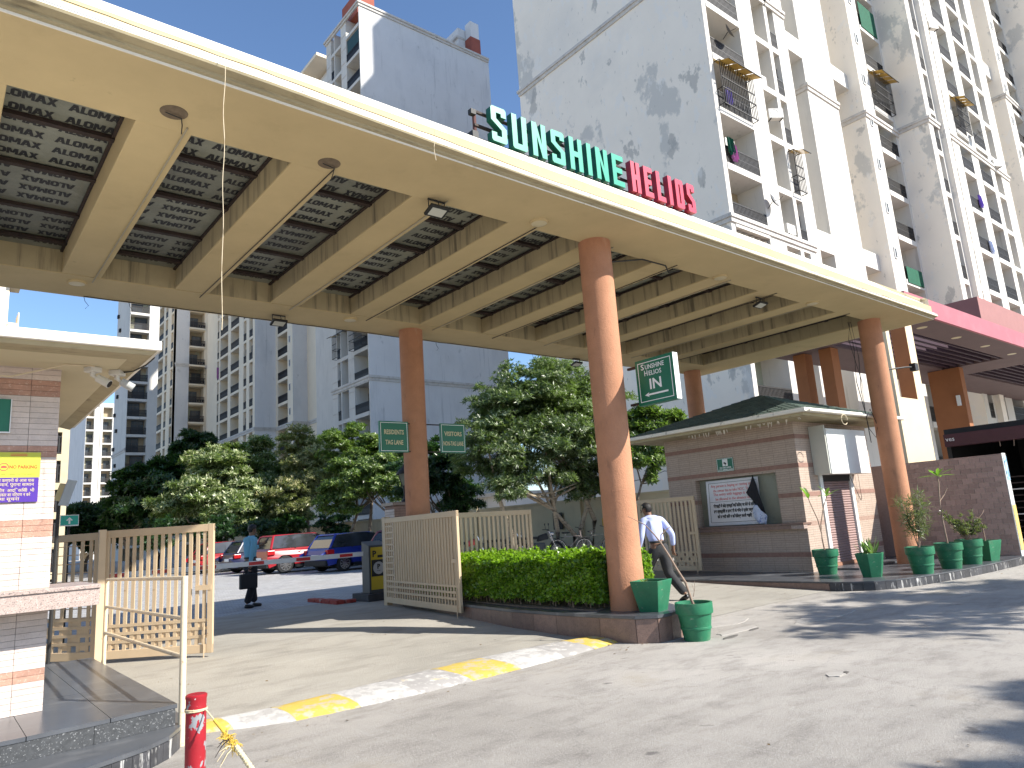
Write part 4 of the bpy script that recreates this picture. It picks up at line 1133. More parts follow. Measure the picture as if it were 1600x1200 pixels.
# ------------------------------------------------------------------ bollard and rope
bo = thing('bollard', 'peeling red steel bollard tied with cream string, bottom left foreground', 'bollard', (1.07, 3.8, 0))
part('pipe', MB().lathe([(0, 0), (.046, 0), (.046, .71), (.0465, .735), (.049, .742), (.049, .752), (.042, .757), (0, .752)], 32), M['bollard_red'], bo, smooth=True)
part('string', MB().tube([(.049 * math.cos(a), .049 * math.sin(a), .688 + .004 * math.sin(a * .5)) for a in [i * .35 for i in range(38)]], .0035, 6), M['rope'], bo)
rp = thing('rope', 'yellow and cream rope running down from the bollard with a frayed knot', 'rope', (1.1, 3.7, .6))
A0 = Vector((1.10, 3.755, .688)); A1 = Vector((1.125, 3.50, .60)); A2 = Vector((1.17, 3.22, .49)); A3 = Vector((1.30, 2.6, .10))
def strand(p, q, r0, turns, rs, mt, nm, n=60):
    for s in range(3):
        pts = []
        ax = (q - p).normalized(); a = ax.cross(Vector((0, 0, 1))).normalized(); b = ax.cross(a)
        for i in range(n):
            t_ = i / (n - 1); th = 2 * math.pi * (turns * t_ + s / 3)
            pts.append(p.lerp(q, t_) + (a * math.cos(th) + b * math.sin(th)) * r0)
        part(nm, MB().tube(pts, rs, 6), mt, rp, True, smooth=True)
strand(A0, A1, .002, 14, .0022, M['rope'], 'strand')
strand(A0.lerp(A1, .4), A1, .004, 8, .003, M['rope_yellow'], 'strand')
strand(A1.lerp(A2, .25), A3, .0065, 34, .0068, M['rope'], 'strand', 160)
mb = MB()
for i in range(120):
    a = A1.lerp(A2, random.uniform(-.15, .28)) + Vector((random.gauss(0, .008), random.gauss(0, .008), random.gauss(0, .008)))
    d = Vector((random.gauss(0, 1), random.gauss(0, 1), random.gauss(0, 1))).normalized() * random.uniform(.012, .04)
    mb.tube([a, a + d * .6, a + d + Vector((0, 0, -.01))], [.0022, .0018, .001], 4)
tag(part('frayed_fibres', mb, M['rope_yellow'], rp, True), kind='stuff')
for i in range(7):
    a = A1.lerp(A2, random.uniform(.0, .3)); d = Vector((-.55 - random.random() * .5, .1 * random.gauss(0, 1), -.5 + random.gauss(0, .3))) * .07
    part('loose_end', MB().tube([a, a + d * .5 + Vector((0, 0, .012)), a + d], [.003, .0025, .0012], 5), M['rope'] if i % 2 else M['steel_rust'], rp, True)

# ------------------------------------------------------------------ kiosk
KX, KY = 13.41, 7.38
kstep = thing('stone_platform', 'low curved granite platform carrying the kiosk and the row of green pots', 'platform', (14.5, 7, 0))
kp = [(11.74, 12.2), (11.74, 9.2), (11.80, 6.25), (11.88, 5.9), (12.05, 5.62), (12.36, 5.41), (12.9, 5.24), (14.04, 5.04), (15.2, 4.94), (16.39, 4.88), (17.08, 4.88), (17.08, 12.2)]
part('core', MB().prism(ring(kp, -.02), 0, .125), M['mortar'], kstep, True)
part('paving', MB().prism(kp, .125, .15), M['granite_dark'], kstep, True, bevel=.005)
panels_along(ring(kp[:3], 0)[0:3], 0, .123, .6, M['granite_brown'], kstep, 'panel', .01)
panels_along(ring(kp[2:11], -.004), 0, .123, .16, M['granite_black'], kstep, 'riser_tile', .008, .005)
part('door_step', MB().box(13.9, 16.2, 6.72, 7.37, .15, .185), M['granite_dark'], kstep, True, bevel=.004)

kiosk = thing('security_kiosk', 'stone faced security kiosk with green hipped roof and serving counter', 'kiosk', (15, 9, .15))
kst = course_mat('kiosk_stone', (.45, .345, .275), (.28, .165, .125), .58, .09, .44)
kw = MB()
XE, YE = 16.55, 10.65
kw.box(KX, KX + .25, KY, 7.9, .15, 3.1).box(KX, KX + .25, 9.89, YE, .15, 3.1).box(KX, KX + .25, 7.9, 9.89, .15, 1.02).box(KX, KX + .25, 7.9, 9.89, 2.13, 3.1)
kw.box(KX + .25, 14.12, KY, KY + .2, .15, 3.1).box(15.56, XE, KY, KY + .2, .15, 3.1).box(14.12, 15.56, KY, KY + .2, 2.08, 3.1)
kw.box(XE - .2, XE, KY + .2, YE, .15, 3.1).box(KX + .25, XE - .2, YE - .2, YE, .15, 3.1)
part('wall', kw, kst, kiosk, True)
for zb in (.44, 1.60, 2.18, 2.76):
    for (y0, y1) in (((KY - .006, YE),) if zb > 2.15 or zb < 1 else ((KY - .006, 7.9), (9.89, YE))):
        part('band', MB().box(KX - .006, KX - .0005, y0, y1, zb, zb + .09), M['stone_band'], kiosk, True)
    for (x0, x1) in (((KX - .006, 14.12), (15.56, XE)) if zb < 2.1 else ((KX - .006, XE),)):
        part('band', MB().box(x0, x1, KY - .006, KY - .0005, zb, zb + .09), M['stone_band'], kiosk, True)
part('niche_back', MB().box(KX + .16, KX + .2, 7.9, 9.89, 1.02, 2.13), M['plaster'], kiosk, True)
part('counter', MB().box(KX - .16, KX + .16, 7.36, 9.98, 1.06, 1.10), M['granite_brown'], kiosk, True, bevel=.005)
part('counter_face', MB().box(KX - .14, KX - .001, 7.64, 9.95, .985, 1.058), M['granite_brown'], kiosk, True)
part('counter_face', MB().box(KX - .14, KX - .001, 7.37, 7.636, .985, 1.058), M['granite_pink'], kiosk, True)
# roller shutter
for x in (14.13, 15.42):
    part('shutter_jamb', MB().box(x, x + .12, KY - .03, KY + .03, .17, 2.08), M['panel_white'], kiosk, True, bevel=.004)
part('shutter_hood', MB().box(14.25, 15.42, KY - .02, KY + .1, 1.88, 2.08), M['cable'], kiosk, True)
for k in range(33):
    z = .24 + k * .05
    mb = MB(); vs = []; 
    prf = [(0, 0), (-.012, .010), (-.014, .025), (-.006, .040), (.004, .046)]
    for (o, zz_) in prf: vs += [(14.25, KY + .02 + o, z + zz_), (15.42, KY + .02 + o, z + zz_)]
    mb.add(vs, [(2 * i, 2 * i + 1, 2 * i + 3, 2 * i + 2) for i in range(4)])
    part('shutter_slat', mb, M['shutter'], kiosk, True, smooth=True)
part('shutter_backing', MB().box(14.25, 15.42, KY + .045, KY + .06, .17, 1.9), M['cable'], kiosk, True)
part('bottom_rail', MB().box(14.25, 15.42, KY - .015, KY + .03, .185, .245), mat('rail_brown', (.32, .16, .10), .6, .2, 6), kiosk, True)
# roof
EX0, EX1, EY0, EY1 = 12.62, 17.05, 6.66, 11.3
part('eave_slab', MB().box(EX0 + .10, EX1 - .1, EY0 + .10, EY1 - .1, 3.10, 3.16), M['fascia'], kiosk, True)
part('eave_lip', MB().box(EX0, EX1, EY0, EY1, 3.162, 3.235), M['lip_white'], kiosk, True, bevel=.012)
part('gutter_pipe', MB().cyl((EX0 + .1, EY0 - .035, 3.18), (EX1 - .2, EY0 - .035, 3.17), .022, n=8), M['lip_white'], kiosk, True)
AP = (15.0, 8.95, 4.02)
base4 = [(EX0 + .1, EY0 + .1), (EX1 - .1, EY0 + .1), (EX1 - .1, EY1 - .1), (EX0 + .1, EY1 - .1)]
mb = MB(); mb.add([(x, y, 3.235) for x, y in base4] + [(AP[0], AP[1], AP[2] - .015)], [(0, 1, 4), (1, 2, 4), (2, 3, 4), (3, 0, 4)])
part('roof_core', mb, M['roof_green'], kiosk, True)
def shingles(a, b, rows, root, nmax):
    a = Vector((*a, 3.24)); b = Vector((*b, 3.24)); ap = Vector(AP)
    nrm = (b - a).cross(ap - a).normalized()
    if nrm.z < 0: nrm = -nrm
    for r_ in range(rows):
        t0, t1 = r_ / rows, min(1, (r_ + 1.12) / rows)
        l0 = a.lerp(ap, t0); r0 = b.lerp(ap, t0); l1 = a.lerp(ap, t1); r1 = b.lerp(ap, t1)
        n = max(1, round((r0 - l0).length / .32))
        for i in range(n):
            off = (.5 if r_ % 2 else 0)
            u0 = max(0, (i + off * 0) / n) ; u1 = (i + 1) / n - .006
            lift = nrm * (.016 + random.uniform(0, .004))
            p = [l0.lerp(r0, u0) + lift, l0.lerp(r0, u1) + lift, l1.lerp(r1, u1) + nrm * .004, l1.lerp(r1, u0) + nrm * .004]
            q = [x - nrm * .014 for x in p]
            part('shingle', MB().add(p + q, [(0, 1, 2, 3), (0, 4, 5, 1), (1, 5, 6, 2), (3, 7, 4, 0), (2, 6, 7, 3)]), M['roof_green'], root, True)
shingles(base4[3], base4[0], 14, kiosk, 0)
shingles(base4[0], base4[1], 14, kiosk, 0)
mb = MB()
for i in range(40):
    y = random.uniform(EY0 + .3, 9.6); mb.tube([(EX0 + .35, y, 3.10), (EX0 + .36, y + random.uniform(-.03, .03), 3.10 - random.uniform(.03, .10))], [.012, .004], 4)
tag(part('flaking_plaster', mb, M['lip_white'], kiosk, True), kind='stuff')
part('lead_wire', MB().tube([(14.0 + .12 * math.cos(a), 6.6, 3.04 + .10 * math.sin(a)) for a in [i * .4 for i in range(15)]], .008, 5), M['cord'], kiosk, True)
mb = MB().tube([(15.75, 7.33, 3.0), (15.76, 7.33, 2.3), (15.77, 7.33, 1.5), (15.72, 7.33, 1.45), (15.3, 7.3, 2.0), (15.05, 7.3, 2.3)], .006, 5).tube([(16.0, 7.33, 2.4), (15.75, 7.33, 2.4), (15.5, 7.33, 2.4)], .006, 5)
tag(part('cable', mb, M['cable'], None), 'thin cable looped on the kiosk wall right of the shutter', 'cable')
tag(part('meter_box', MB().box(14.02, 15.71, 7.02, 7.37, 2.01, 2.93), [M['panel_white']], None, bevel=.006), 'large white sheet metal box mounted over the kiosk shutter', 'metal box')
tag(part('meter_box_shelf', MB().box(13.98, 14.018, 7.04, 7.37, 2.02, 3.0), M['panel_cream'], None), 'cream side plate on the left of the white metal box', 'plate')

nb = thing('notice_board', 'white notice board with red English and black Hindi lines leaning in the kiosk niche', 'notice', (KX + .05, 9.0, 1.6))
T = frame((KX + .045, 9.0, 1.60), (0, -1, 0), (.06, 0, 1))
part('board', MB().box(-.66, .64, -.485, .49, -.012, 0), mat('board_white', (.66, .65, .66), .5, .04), nb, True, mtx=T)
part('border_line', MB().box(-.60, .60, .43, .437, .0005, .002).box(-.60, .60, -.42, -.413, .0005, .002).box(-.60, -.593, -.413, .43, .0005, .002).box(-.60, .60, .02, .0255, .0005, .002), M['cable'], nb, True, mtx=T)
for i, (tx, w) in enumerate((('Any person is buying or renting an a', 1.05), ('the owner has to take NOC. Then', .95), ('The entry with luggage is only', .95), ('be allowed in the absence of', .85))):
    text(tx, .085, M['red_txt'], nb, T @ Matrix.Translation((-.01, .36 - i * .092, .002)), w)
for i, (tx, w) in enumerate((('सोसाइटी में कोई व्यक्ति यदि किराए पर लेने के लिये', 1.02), ('तथा व्यक्तियों व एनओसी के बिना में प्रवेश वर्जित', 1.02), ('करे व जारी किये न कि विलम्ब करनी चाहिए', .85))):
    text(tx, .085, M['cable'], nb, T @ Matrix.Translation((-.0, -.07 - i * .115, .002)), w, bold=.004)
# draped cloths
def cloth(name, pts, mt, label, x, wav=.03, T0=None):
    from mathutils.geometry import tessellate_polygon
    # grid cloth between left and right outlines
    L_, R_ = pts; n = 14; k = 10
    vs = []; fs = []
    for i in range(n):
        t_ = i / (n - 1)
        a = interp2(L_, t_); b = interp2(R_, t_)
        for j in range(k):
            s = j / (k - 1)
            y = a[0] + (b[0] - a[0]) * s; z = a[1] + (b[1] - a[1]) * s
            vs.append((x + wav * math.sin(s * 9 + t_ * 2) * (.3 + t_), y, z))
    for i in range(n - 1):
        for j in range(k - 1):
            a = i * k + j; fs.append((a, a + 1, a + k + 1, a + k))
    o = part(name, MB().add(vs, fs), mt, None, smooth=True)
    sd = o.modifiers.new('thickness', 'SOLIDIFY'); sd.thickness = .006
    return tag(o, label, 'cloth')
def interp2(pl_, t_):
    f = t_ * (len(pl_) - 1); i = min(int(f), len(pl_) - 2); u_ = f - i
    return (pl_[i][0] + (pl_[i + 1][0] - pl_[i][0]) * u_, pl_[i][1] + (pl_[i + 1][1] - pl_[i][1]) * u_)
cloth('black_cloth', ([(8.43, 2.11), (8.52, 1.92), (8.64, 1.76), (8.50, 1.60), (8.42, 1.42), (8.36, 1.26)], [(8.42, 2.11), (8.36, 1.92), (8.33, 1.76), (8.29, 1.60), (8.24, 1.42), (8.20, 1.22)]), M['cloth_black'], 'black cloth hanging twisted over the edge of the notice board', KX - .005, .02)
cloth('printed_cloth', ([(8.46, 1.50), (8.50, 1.40), (8.50, 1.25), (8.42, 1.13)], [(8.38, 1.50), (8.30, 1.38), (8.16, 1.28), (8.20, 1.10)]), M['cloth_white'], 'blue and white printed cloth bundled under the black one on the counter', KX - .05, .03)
t = thing('cctv_sign', 'small green CCTV surveillance sign on the kiosk wall over the notice board', 'sign', (KX, 9.05, 2.4))
T = plate_sign(t, (KX - .012, 9.05, 2.405), (0, -1, 0), (0, 0, 1), .42, .29, .01, [('YOU ARE UNDER', .045, -.062, .30, .002), ('CCTV SURVEILLANCE', .045, -.108, .36, .002)], .008)
part('camera_field', MB().box(-.06, .07, -.03, .12, .001, .003), M['sign_white'], t, True, mtx=T)
part('camera_symbol', MB().prism([(-.035, .03), (.03, .0), (.04, .03), (-.02, .065)], .0032, .0045).box(.0, .012, -.02, .01, .0032, .0045), M['cable'], t, True, mtx=T)

# ------------------------------------------------------------------ mosaic wall, pergola, porch behind
wall = thing('mosaic_wall', 'brown mosaic tiled wall behind the row of pots', 'wall', (17.2, 6, 0))
WT = 2.2
part('core', MB().box(17.105, 17.30, 4.97, 8.2, 0, WT), M['grout'], wall, True)
z = .155; r_ = 0
while z < WT - .03:
    y = 4.975 + (.10 if r_ % 2 else 0)
    if r_ % 2: part('tile', MB().box(17.095, 17.106, 4.975, 5.07, z, min(z + .098, WT)), M['tile_brown'], wall, True)
    while y < 7.25:
        part('tile', MB().box(17.095 + random.uniform(0, .002), 17.106, y, y + .192, z, min(z + .098, WT)), M['tile_brown'], wall, True)
        y += .2
    z += .106; r_ += 1
part('tiled_remainder', MB().box(17.097, 17.1045, 7.26, 8.2, .1, WT), M['tile_brown'], wall, True)
part('end_face', MB().box(17.10, 17.31, 4.955, 4.969, 0, WT + .01), M['panel_white'], wall, True)
part('poster', MB().box(17.14, 17.30, 4.945, 4.954, 1.65, 2.15), mat('poster_blue', (.45, .60, .72), .5, .3, 6, 0, layers=[((.10, .25, .40), 9, .5, .6, None, .9)]), wall, True)
part('yellow_panel', MB().box(17.12, 17.30, 4.945, 4.954, .25, 1.15), mat('paint_yellow', (.72, .50, .16), .7, .08, 3, 0), wall, True)

porch = thing('shop_porch', 'maroon framed porch of the next building with slatted pergola roof', 'porch', (34, 11, 0))
zs = 7.48
part('fascia', MB().box(24.55, 60, 8.95, 9.05, zs, 8.14), M['magenta'], porch, True)
part('end_fascia', MB().box(24.5, 24.6, 9.06, 15.2, zs + .001, 8.13), M['magenta'], porch, True)
P_ = 'soffit'
part(P_, MB().box(24.6, 60, 9.051, 10.3, zs + .004, zs + .3), M['soffit_maroon'], porch, True)
part(P_, MB().box(24.6, 60, 12.9, 15.2, zs + .004, zs + .3), M['soffit_maroon'], porch, True)
for x in (24.6, 38.5, 52):
    part(P_, MB().box(x, x + (2.6 if x < 30 else 3.0), 10.301, 12.899, zs + .004, zs + .3), M['soffit_maroon'], porch, True)
for bay in ((27.2, 38.5), (41.5, 52.0)):
    n = int((bay[1] - bay[0]) / .85)
    for i in range(n):
        y = 10.35 + (i % 20) * 0
    for i in range(7):
        y = 10.45 + i * .36
        part('slat', MB().box(bay[0], bay[1], y, y + .09, zs + .03, zs + .30), M['slat_dark'], porch, True)
for x in (27.3, 30.6, 33.8, 37.2):
    part('downlight', MB().lathe([(0, zs - .004), (.17, zs - .004), (.18, zs + .003)], 20, 0, (x + .5, 9.75, 0)), M['lamp_glass'], porch, True)
part('pier', MB().box(24.46, 25.0, 9.08, 9.55, 4.5, 7.47), M['cream_porch'], porch, True)
part('pier_shade_side', MB().box(24.45, 24.458, 9.085, 9.55, 4.5, 7.47), M['terracotta2'], porch, True)  # shaded face of the cream pier, its shade put into the brown
part('lower_wall', MB().box(22.9, 25.0, 9.08, 9.6, 0, 4.499), M['cream_porch'], porch, True)
part('upper_pier', MB().box(22.9, 23.15, 9.08, 9.55, 4.5, 7.2), M['cream_porch'], porch, True)
part('brown_wall', MB().box(38.4, 38.9, 12.18, 13.6, 0, 7.47), M['terracotta2'], porch, True)
for y in (13.0, 14.1):
    part('brown_pier', MB().box(27.35, 27.95, y, y + .5, 0, 7.47), M['terracotta2'], porch, True)
part('wall_light', MB().box(38.25, 38.39, 12.35, 12.5, 5.6, 6.1), M['panel_white'], porch, True)
part('upper_mass', MB().box(34.0, 60, 9.6, 14.6, 8.15, 9.6), mat('porch_upper', (.30, .14, .13), .8, .06), porch, True)

shop = thing('shop_entrance', 'dark open shop entrance under a deep maroon beam at the right edge', 'entrance', (21.5, 4.5, 0))
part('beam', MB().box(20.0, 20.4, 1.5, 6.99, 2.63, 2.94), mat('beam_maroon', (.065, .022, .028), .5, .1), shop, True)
part('roof', MB().box(20.4, 26, 1.5, 7.1, 2.95, 3.1), M['cable'], shop, True)  # black roof and walls put the darkness of the interior into the colour
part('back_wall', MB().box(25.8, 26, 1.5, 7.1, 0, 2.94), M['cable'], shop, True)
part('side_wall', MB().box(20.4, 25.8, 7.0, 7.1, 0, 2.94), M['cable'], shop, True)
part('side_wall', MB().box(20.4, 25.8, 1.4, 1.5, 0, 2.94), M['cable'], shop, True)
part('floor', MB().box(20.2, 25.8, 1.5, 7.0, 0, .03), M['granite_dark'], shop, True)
for k in range(11):
    part('rail', MB().box(20.6, 20.64, 1.5, 6.95, .25 + k * .15, .28 + k * .15), M['steel_rust'] if k % 4 else M['ac_white'], shop, True)
part('plants', MB().tube([(20.05 , 5.8, 2.63), (20.05, 5.8, 2.5)], .01, 5).tube([(20.05, 5.5, 2.63), (20.05, 5.52, 2.48)], .01, 5), M['stem'], shop, True)
text('ves', .16, M['sign_white'], shop, frame((19.995, 6.85, 2.80), (0, -1, 0), (0, 0, 1)))

# ------------------------------------------------------------------ pots
def round_pot(label, x, y, z, r=.23, h=.45, group='round green pots'):
    t = thing('flower_pot', label, 'pot', (x, y, z), 0, None)
    t['group'] = group
    part('pot', MB().lathe([(0, 0), (r * .68, 0), (r * .78, h * .30), (r * .82, h * .31), (r * .82, h * .36), (r * .80, h * .37), (r * .90, h * .70), (r * .98, h * .71), (r, h * .74), (r, h), (r * .88, h), (r * .86, h * .90)], 36), M['green_pot'], t, smooth=True)
    part('soil', MB().lathe([(0, h * .90), (r * .86, h * .90)], 24), M['soil'], t)
    return t
def hex_pot(label, x, y, z, n=6, r=.24, h=.42, rz=0):
    t = thing('flower_pot', label, 'pot', (x, y, z), rz, 'faceted green pots')
    k = .66
    def pol(rr): return [(rr * math.cos(2 * math.pi * i / n), rr * math.sin(2 * math.pi * i / n)) for i in range(n)]
    vs = []
    rings = [(r * k, 0), (r, h), (r * .86, h), (r * .83, h * .9)]
    for rr, zz_ in rings: vs += [(a, b, zz_) for a, b in pol(rr)]
    fs = [(i + j * n, (i + 1) % n + j * n, (i + 1) % n + (j + 1) * n, i + (j + 1) * n) for j in range(3) for i in range(n)]
    mb = MB().add(vs, fs)
    part('pot', mb, M['green_pot'], t, bevel=.006)
    part('soil', MB().add([(a, b, h * .9) for a, b in pol(r * .84)], [tuple(range(n))]), M['soil'], t)
    return t
def big_leaf(L, W, droop=.3, n=7):
    mb = MB(); vs = []; fs = []
    for i in range(n):
        t_ = i / (n - 1); w = W * math.sin(math.pi * min(1, t_ * .92 + .06)) ** .8 * (.5 + .5 * t_) * 1.1
        z = -droop * L * t_ * t_
        vs += [(t_ * L, -w / 2, z + .12 * w), (t_ * L, 0, z), (t_ * L, w / 2, z + .12 * w)]
    for i in range(n - 1):
        a = i * 3; fs += [(a, a + 1, a + 4, a + 3), (a + 1, a + 2, a + 5, a + 4)]
    return mb.add(vs, fs)
def place_leaf(root, p, az, el, L, W, droop, mt):
    T = Matrix.Translation(p) @ Matrix.Rotation(az, 4, 'Z') @ Matrix.Rotation(-el, 4, 'Y')
    part('leaf', big_leaf(L, W, droop), mt, root, smooth=True, mtx=T)
def plant(name, label, x, y, z, group=None):
    return thing(name, label, 'plant', (x, y, z), 0, group)
Z0 = .15
round_pot('round green pot with the two stemmed plant, at the kiosk corner', 13.08, 6.92, Z0)
p = plant('potted_plant', 'two bare stems topped with a few upright bright leaves in front of the shutter', 13.08, 6.92, Z0 + .4)
part('stem', MB().tube([(0, 0, 0), (-.03, 0, .25), (0, .0, .5), (.12, -.03, .8), (.22, -.08, 1.02)], [.014, .013, .011, .010, .008], 7), M['stem'], p)
part('stem', MB().tube([(-.02, 0, .35), (-.05, .02, .6), (-.13, .06, .85), (-.17, .08, 1.0)], [.012, .010, .009, .007], 7), M['stem'], p)
for a, e, L in ((2.6, 1.2, .26), (1.0, 1.3, .24), (3.6, .9, .16)): place_leaf(p, (-.17, .08, 1.0), a, e, L, .09, .2, M['leaf_pot'])
for a, e, L in ((.2, .9, .27), (-.9, .7, .26), (1.7, 1.25, .25), (3.0, .3, .24), (-2.0, .5, .2)): place_leaf(p, (.22, -.08, 1.02), a, e, L, .085, .3, M['leaf_pot'])
hex_pot('hexagonal green pot holding the spiky aloe', 12.72, 5.94, Z0, 6, .25, .40, .3)
p = plant('aloe', 'spiky pale green aloe in the hexagonal pot', 12.72, 5.94, Z0 + .36)
for i in range(30):
    place_leaf(p, (random.uniform(-.08, .08), random.uniform(-.08, .08), 0), i * 2.4, random.uniform(.7, 1.4), random.uniform(.22, .36), .045, -.05, M['leaf_aloe'])
round_pot('round green pot with the feathery bush, right of the aloe', 13.34, 5.36, Z0)
p = plant('feathery_bush', 'tall feathery bush with thin leaves before the right column', 13.34, 5.36, Z0 + .4)
n = 300; C = []; N = []
for s in range(9):
    th = random.uniform(0, 6.28); bx, by = .17 * math.cos(th), .17 * math.sin(th); hh = random.uniform(.55, 1.0)
    part('stem', MB().tube([(0, 0, 0), (bx * .4, by * .4, hh * .45), (bx, by, hh)], [.008, .006, .003], 5), M['stem'], p)
    for k in range(26):
        t_ = random.uniform(.3, 1.05); C.append((bx * t_ + random.gauss(0, .05), by * t_ + random.gauss(0, .05), hh * t_)); N.append((random.gauss(0, .6), random.gauss(0, .6), .5))
tag(leaf_cloud('foliage', C, N, 5, .13, .012, M['leaf_dry'], p, (.4, 1.4), world=False), kind='stuff')
round_pot('round green pot with the single tall stem and broad leaf whorl', 14.30, 5.25, Z0)
p = plant('tall_stem_plant', 'single tall stem with a whorl of broad leaves before the mosaic wall', 14.3, 5.25, Z0 + .4)
part('stem', MB().tube([(0, 0, 0), (-.03, .0, .4), (-.02, 0, .75), (.04, -.02, 1.12), (.05, -.02, 1.25)], [.018, .015, .013, .012, .010], 8), M['stem'], p)
part('stem', MB().tube([(-.02, 0, .78), (.12, -.05, .9), (.18, -.10, 1.02)], [.009, .008, .006], 6), M['stem'], p)
for i in range(9):
    place_leaf(p, (.05, -.02, 1.24), i * .698 + .2, (.12, .55, .9)[i % 3], (.34, .28, .2)[i % 3], .075, .15, M['leaf_pot'])
round_pot('round green pot with the dense low shrub', 15.20, 5.22, Z0)
p = plant('low_shrub', 'dense low shrub with dry olive leaves in the fourth pot', 15.2, 5.22, Z0 + .4)
C = []; N = []
for s in range(16):
    th = random.uniform(0, 6.28); q = random.uniform(.1, .38); bx, by, hh = q * math.cos(th), q * math.sin(th), random.uniform(.25, .6)
    part('stem', MB().tube([(0, 0, 0), (bx * .6, by * .6, hh * .5), (bx, by, hh)], [.008, .006, .003], 5), M['stem'], p)
    for k in range(16):
        t_ = random.uniform(.35, 1.05); C.append((bx * t_ + random.gauss(0, .025), by * t_ + random.gauss(0, .025), hh * t_)); N.append((random.gauss(0, .5), random.gauss(0, .5), .7))
tag(leaf_cloud('foliage', C, N, 5, .065, .022, M['leaf_dry'], p, (.4, 1.3), world=False), kind='stuff')
hex_pot('square green pot with the bare twig, nearest the end of the mosaic wall', 15.95, 5.18, Z0, 4, .27, .38, .5)
p = plant('bare_twig', 'short bare twig standing in the square pot', 15.95, 5.18, Z0 + .34)
part('stem', MB().tube([(0, 0, 0), (0, 0, .35), (-.03, .02, .48), (.03, -.03, .55), (.09, -.05, .62)], [.012, .010, .008, .007, .005], 6).tube([(-.03, .02, .46), (-.12, .06, .5)], [.006, .004], 5), M['stem'], p)
hex_pot('square tapered green pot on the planter corner against the front column', 6.93, 5.93, .31, 4, .27, .36, 1.0)
p = plant('small_succulent', 'tiny pale succulent sprouting from the pot by the front column', 6.86, 5.98, .62)
for i in range(6): place_leaf(p, (0, 0, 0), i * 1.05, .9, .10, .035, .1, M['leaf_aloe'])
round_pot('round green pot standing on the road at the planter corner', 7.02, 5.40, 0, .215, .42)
p = plant('dry_branch', 'leaning bare dry branch in the pot on the road', 7.0, 5.40, .36)
rgt = Vector((.775, -.629, 0))
def bp(l, z): 
    v = rgt * l; return (v.x, v.y, z)
part('stem', MB().tube([bp(.02, 0), bp(-.01, .10), bp(-.05, .28), bp(-.14, .45), bp(-.21, .60), bp(-.30, .77), bp(-.36, .86), bp(-.46, .98), bp(-.65, 1.09)], [.017, .016, .015, .013, .012, .011, .008, .006, .003], 8), M['stem'], p, smooth=True)
part('stem', MB().tube([bp(-.29, .76), bp(-.28, .85), bp(-.19, .92), bp(-.16, .93)], [.009, .008, .006, .004], 6), M['stem'], p, smooth=True)
part('stem', MB().tube([bp(.02, .12), bp(.05, .22), bp(.055, .30)], [.005, .003, .002], 5).tube([bp(.04, .18), bp(.02, .26)], .002, 4), M['stem'], p)

# ------------------------------------------------------------------ towers
_cache = {}
def rail_mesh(w, style=0, h=1.0):
    key = ('r', round(w, 2), style, h)
    if key in _cache: return _cache[key]
    mb = MB()
    mb.box(0, w, -.03, .03, h - .07, h).box(0, w, -.02, .02, .06, .12).box(0, w, -.012, .012, h * .5, h * .5 + .04)
    if style == 1: mb.box(0, w, -.015, .015, h * .55, h * .55 + .03)
    n = max(2, int(w / .115))
    for i in range(n + 1):
        x = w * i / n
        mb.box(max(0, x - .033), min(w, x + .033), -.014, .014, .1, h - .04)
    if style == 1:
        for i in range(n // 3):
            x = w * (i + .5) / (n // 3); mb.box(x - .14, x + .14, -.012, .012, .2, .5)
    me = mb.mesh('balcony_railing', M['rail_dark'], uni=False); _cache[key] = me
    return me
def win_mesh(w, h, style=0, white=False):
    key = ('w', round(w, 2), round(h, 2), style, white)
    if key in _cache: return _cache[key]
    mb = MB(); f = .07
    mb.box(0, w, -.03, .03, h - f, h).box(0, w, -.03, .03, 0, f).box(0, f, -.03, .03, f, h - f).box(w - f, w, -.03, .03, f, h - f)
    k = max(1, round(w / .9))
    for i in range(1, k): mb.box(w * i / k - .025, w * i / k + .025, -.028, .028, f, h - f)
    if style == 0: mb.box(f, w - f, -.027, .027, h * .74, h * .74 + .05)
    mb.box(f, w - f, -.005, .005, f, h - f, 1)
    me = mb.mesh('window', [M['frame_white'] if white else M['frame_dark'], M['glass']], uni=False); _cache[key] = me
    return me
def grille_mesh(w, h, d):
    key = ('g', round(w, 2), round(h, 2))
    if key in _cache: return _cache[key]
    mb = MB()
    n = int(w / .16)
    for i in range(n + 1):
        x = w * i / n; mb.box(x - .015, x + .015, -d, -d + .03, 0, h)
    for z in (0, .9, h * .6, h - .04): mb.box(0, w, -d - .01, -d + .04, z, z + .05)
    for s in (0, w): 
        for z in (0, .9, h - .04): mb.box(s - .015, s + .015, -d, 0, z, z + .04)
    n = 4
    for i in range(n):
        mb.add([(w * i / n + .03, -d - .55, h - .28), (w * (i + 1) / n - .03, -d - .55, h - .28), (w * (i + 1) / n - .03, 0, h + .05), (w * i / n + .03, 0, h + .05)], [(0, 1, 2, 3)], 1)
    mb.box(0, w, -d - .56, -d - .52, h - .31, h - .27)
    me = mb.mesh('cage', [M['rail_dark'], M['awning']], uni=False); _cache[key] = me
    return me

def face_m(P0, d, zb=0):
    d = Vector((d[0], d[1])).normalized(); nin = Vector((-d.y, d.x))
    return Matrix(((d.x, nin.x, 0, P0[0]), (d.y, nin.y, 0, P0[1]), (0, 0, 1, zb), (0, 0, 0, 1)))

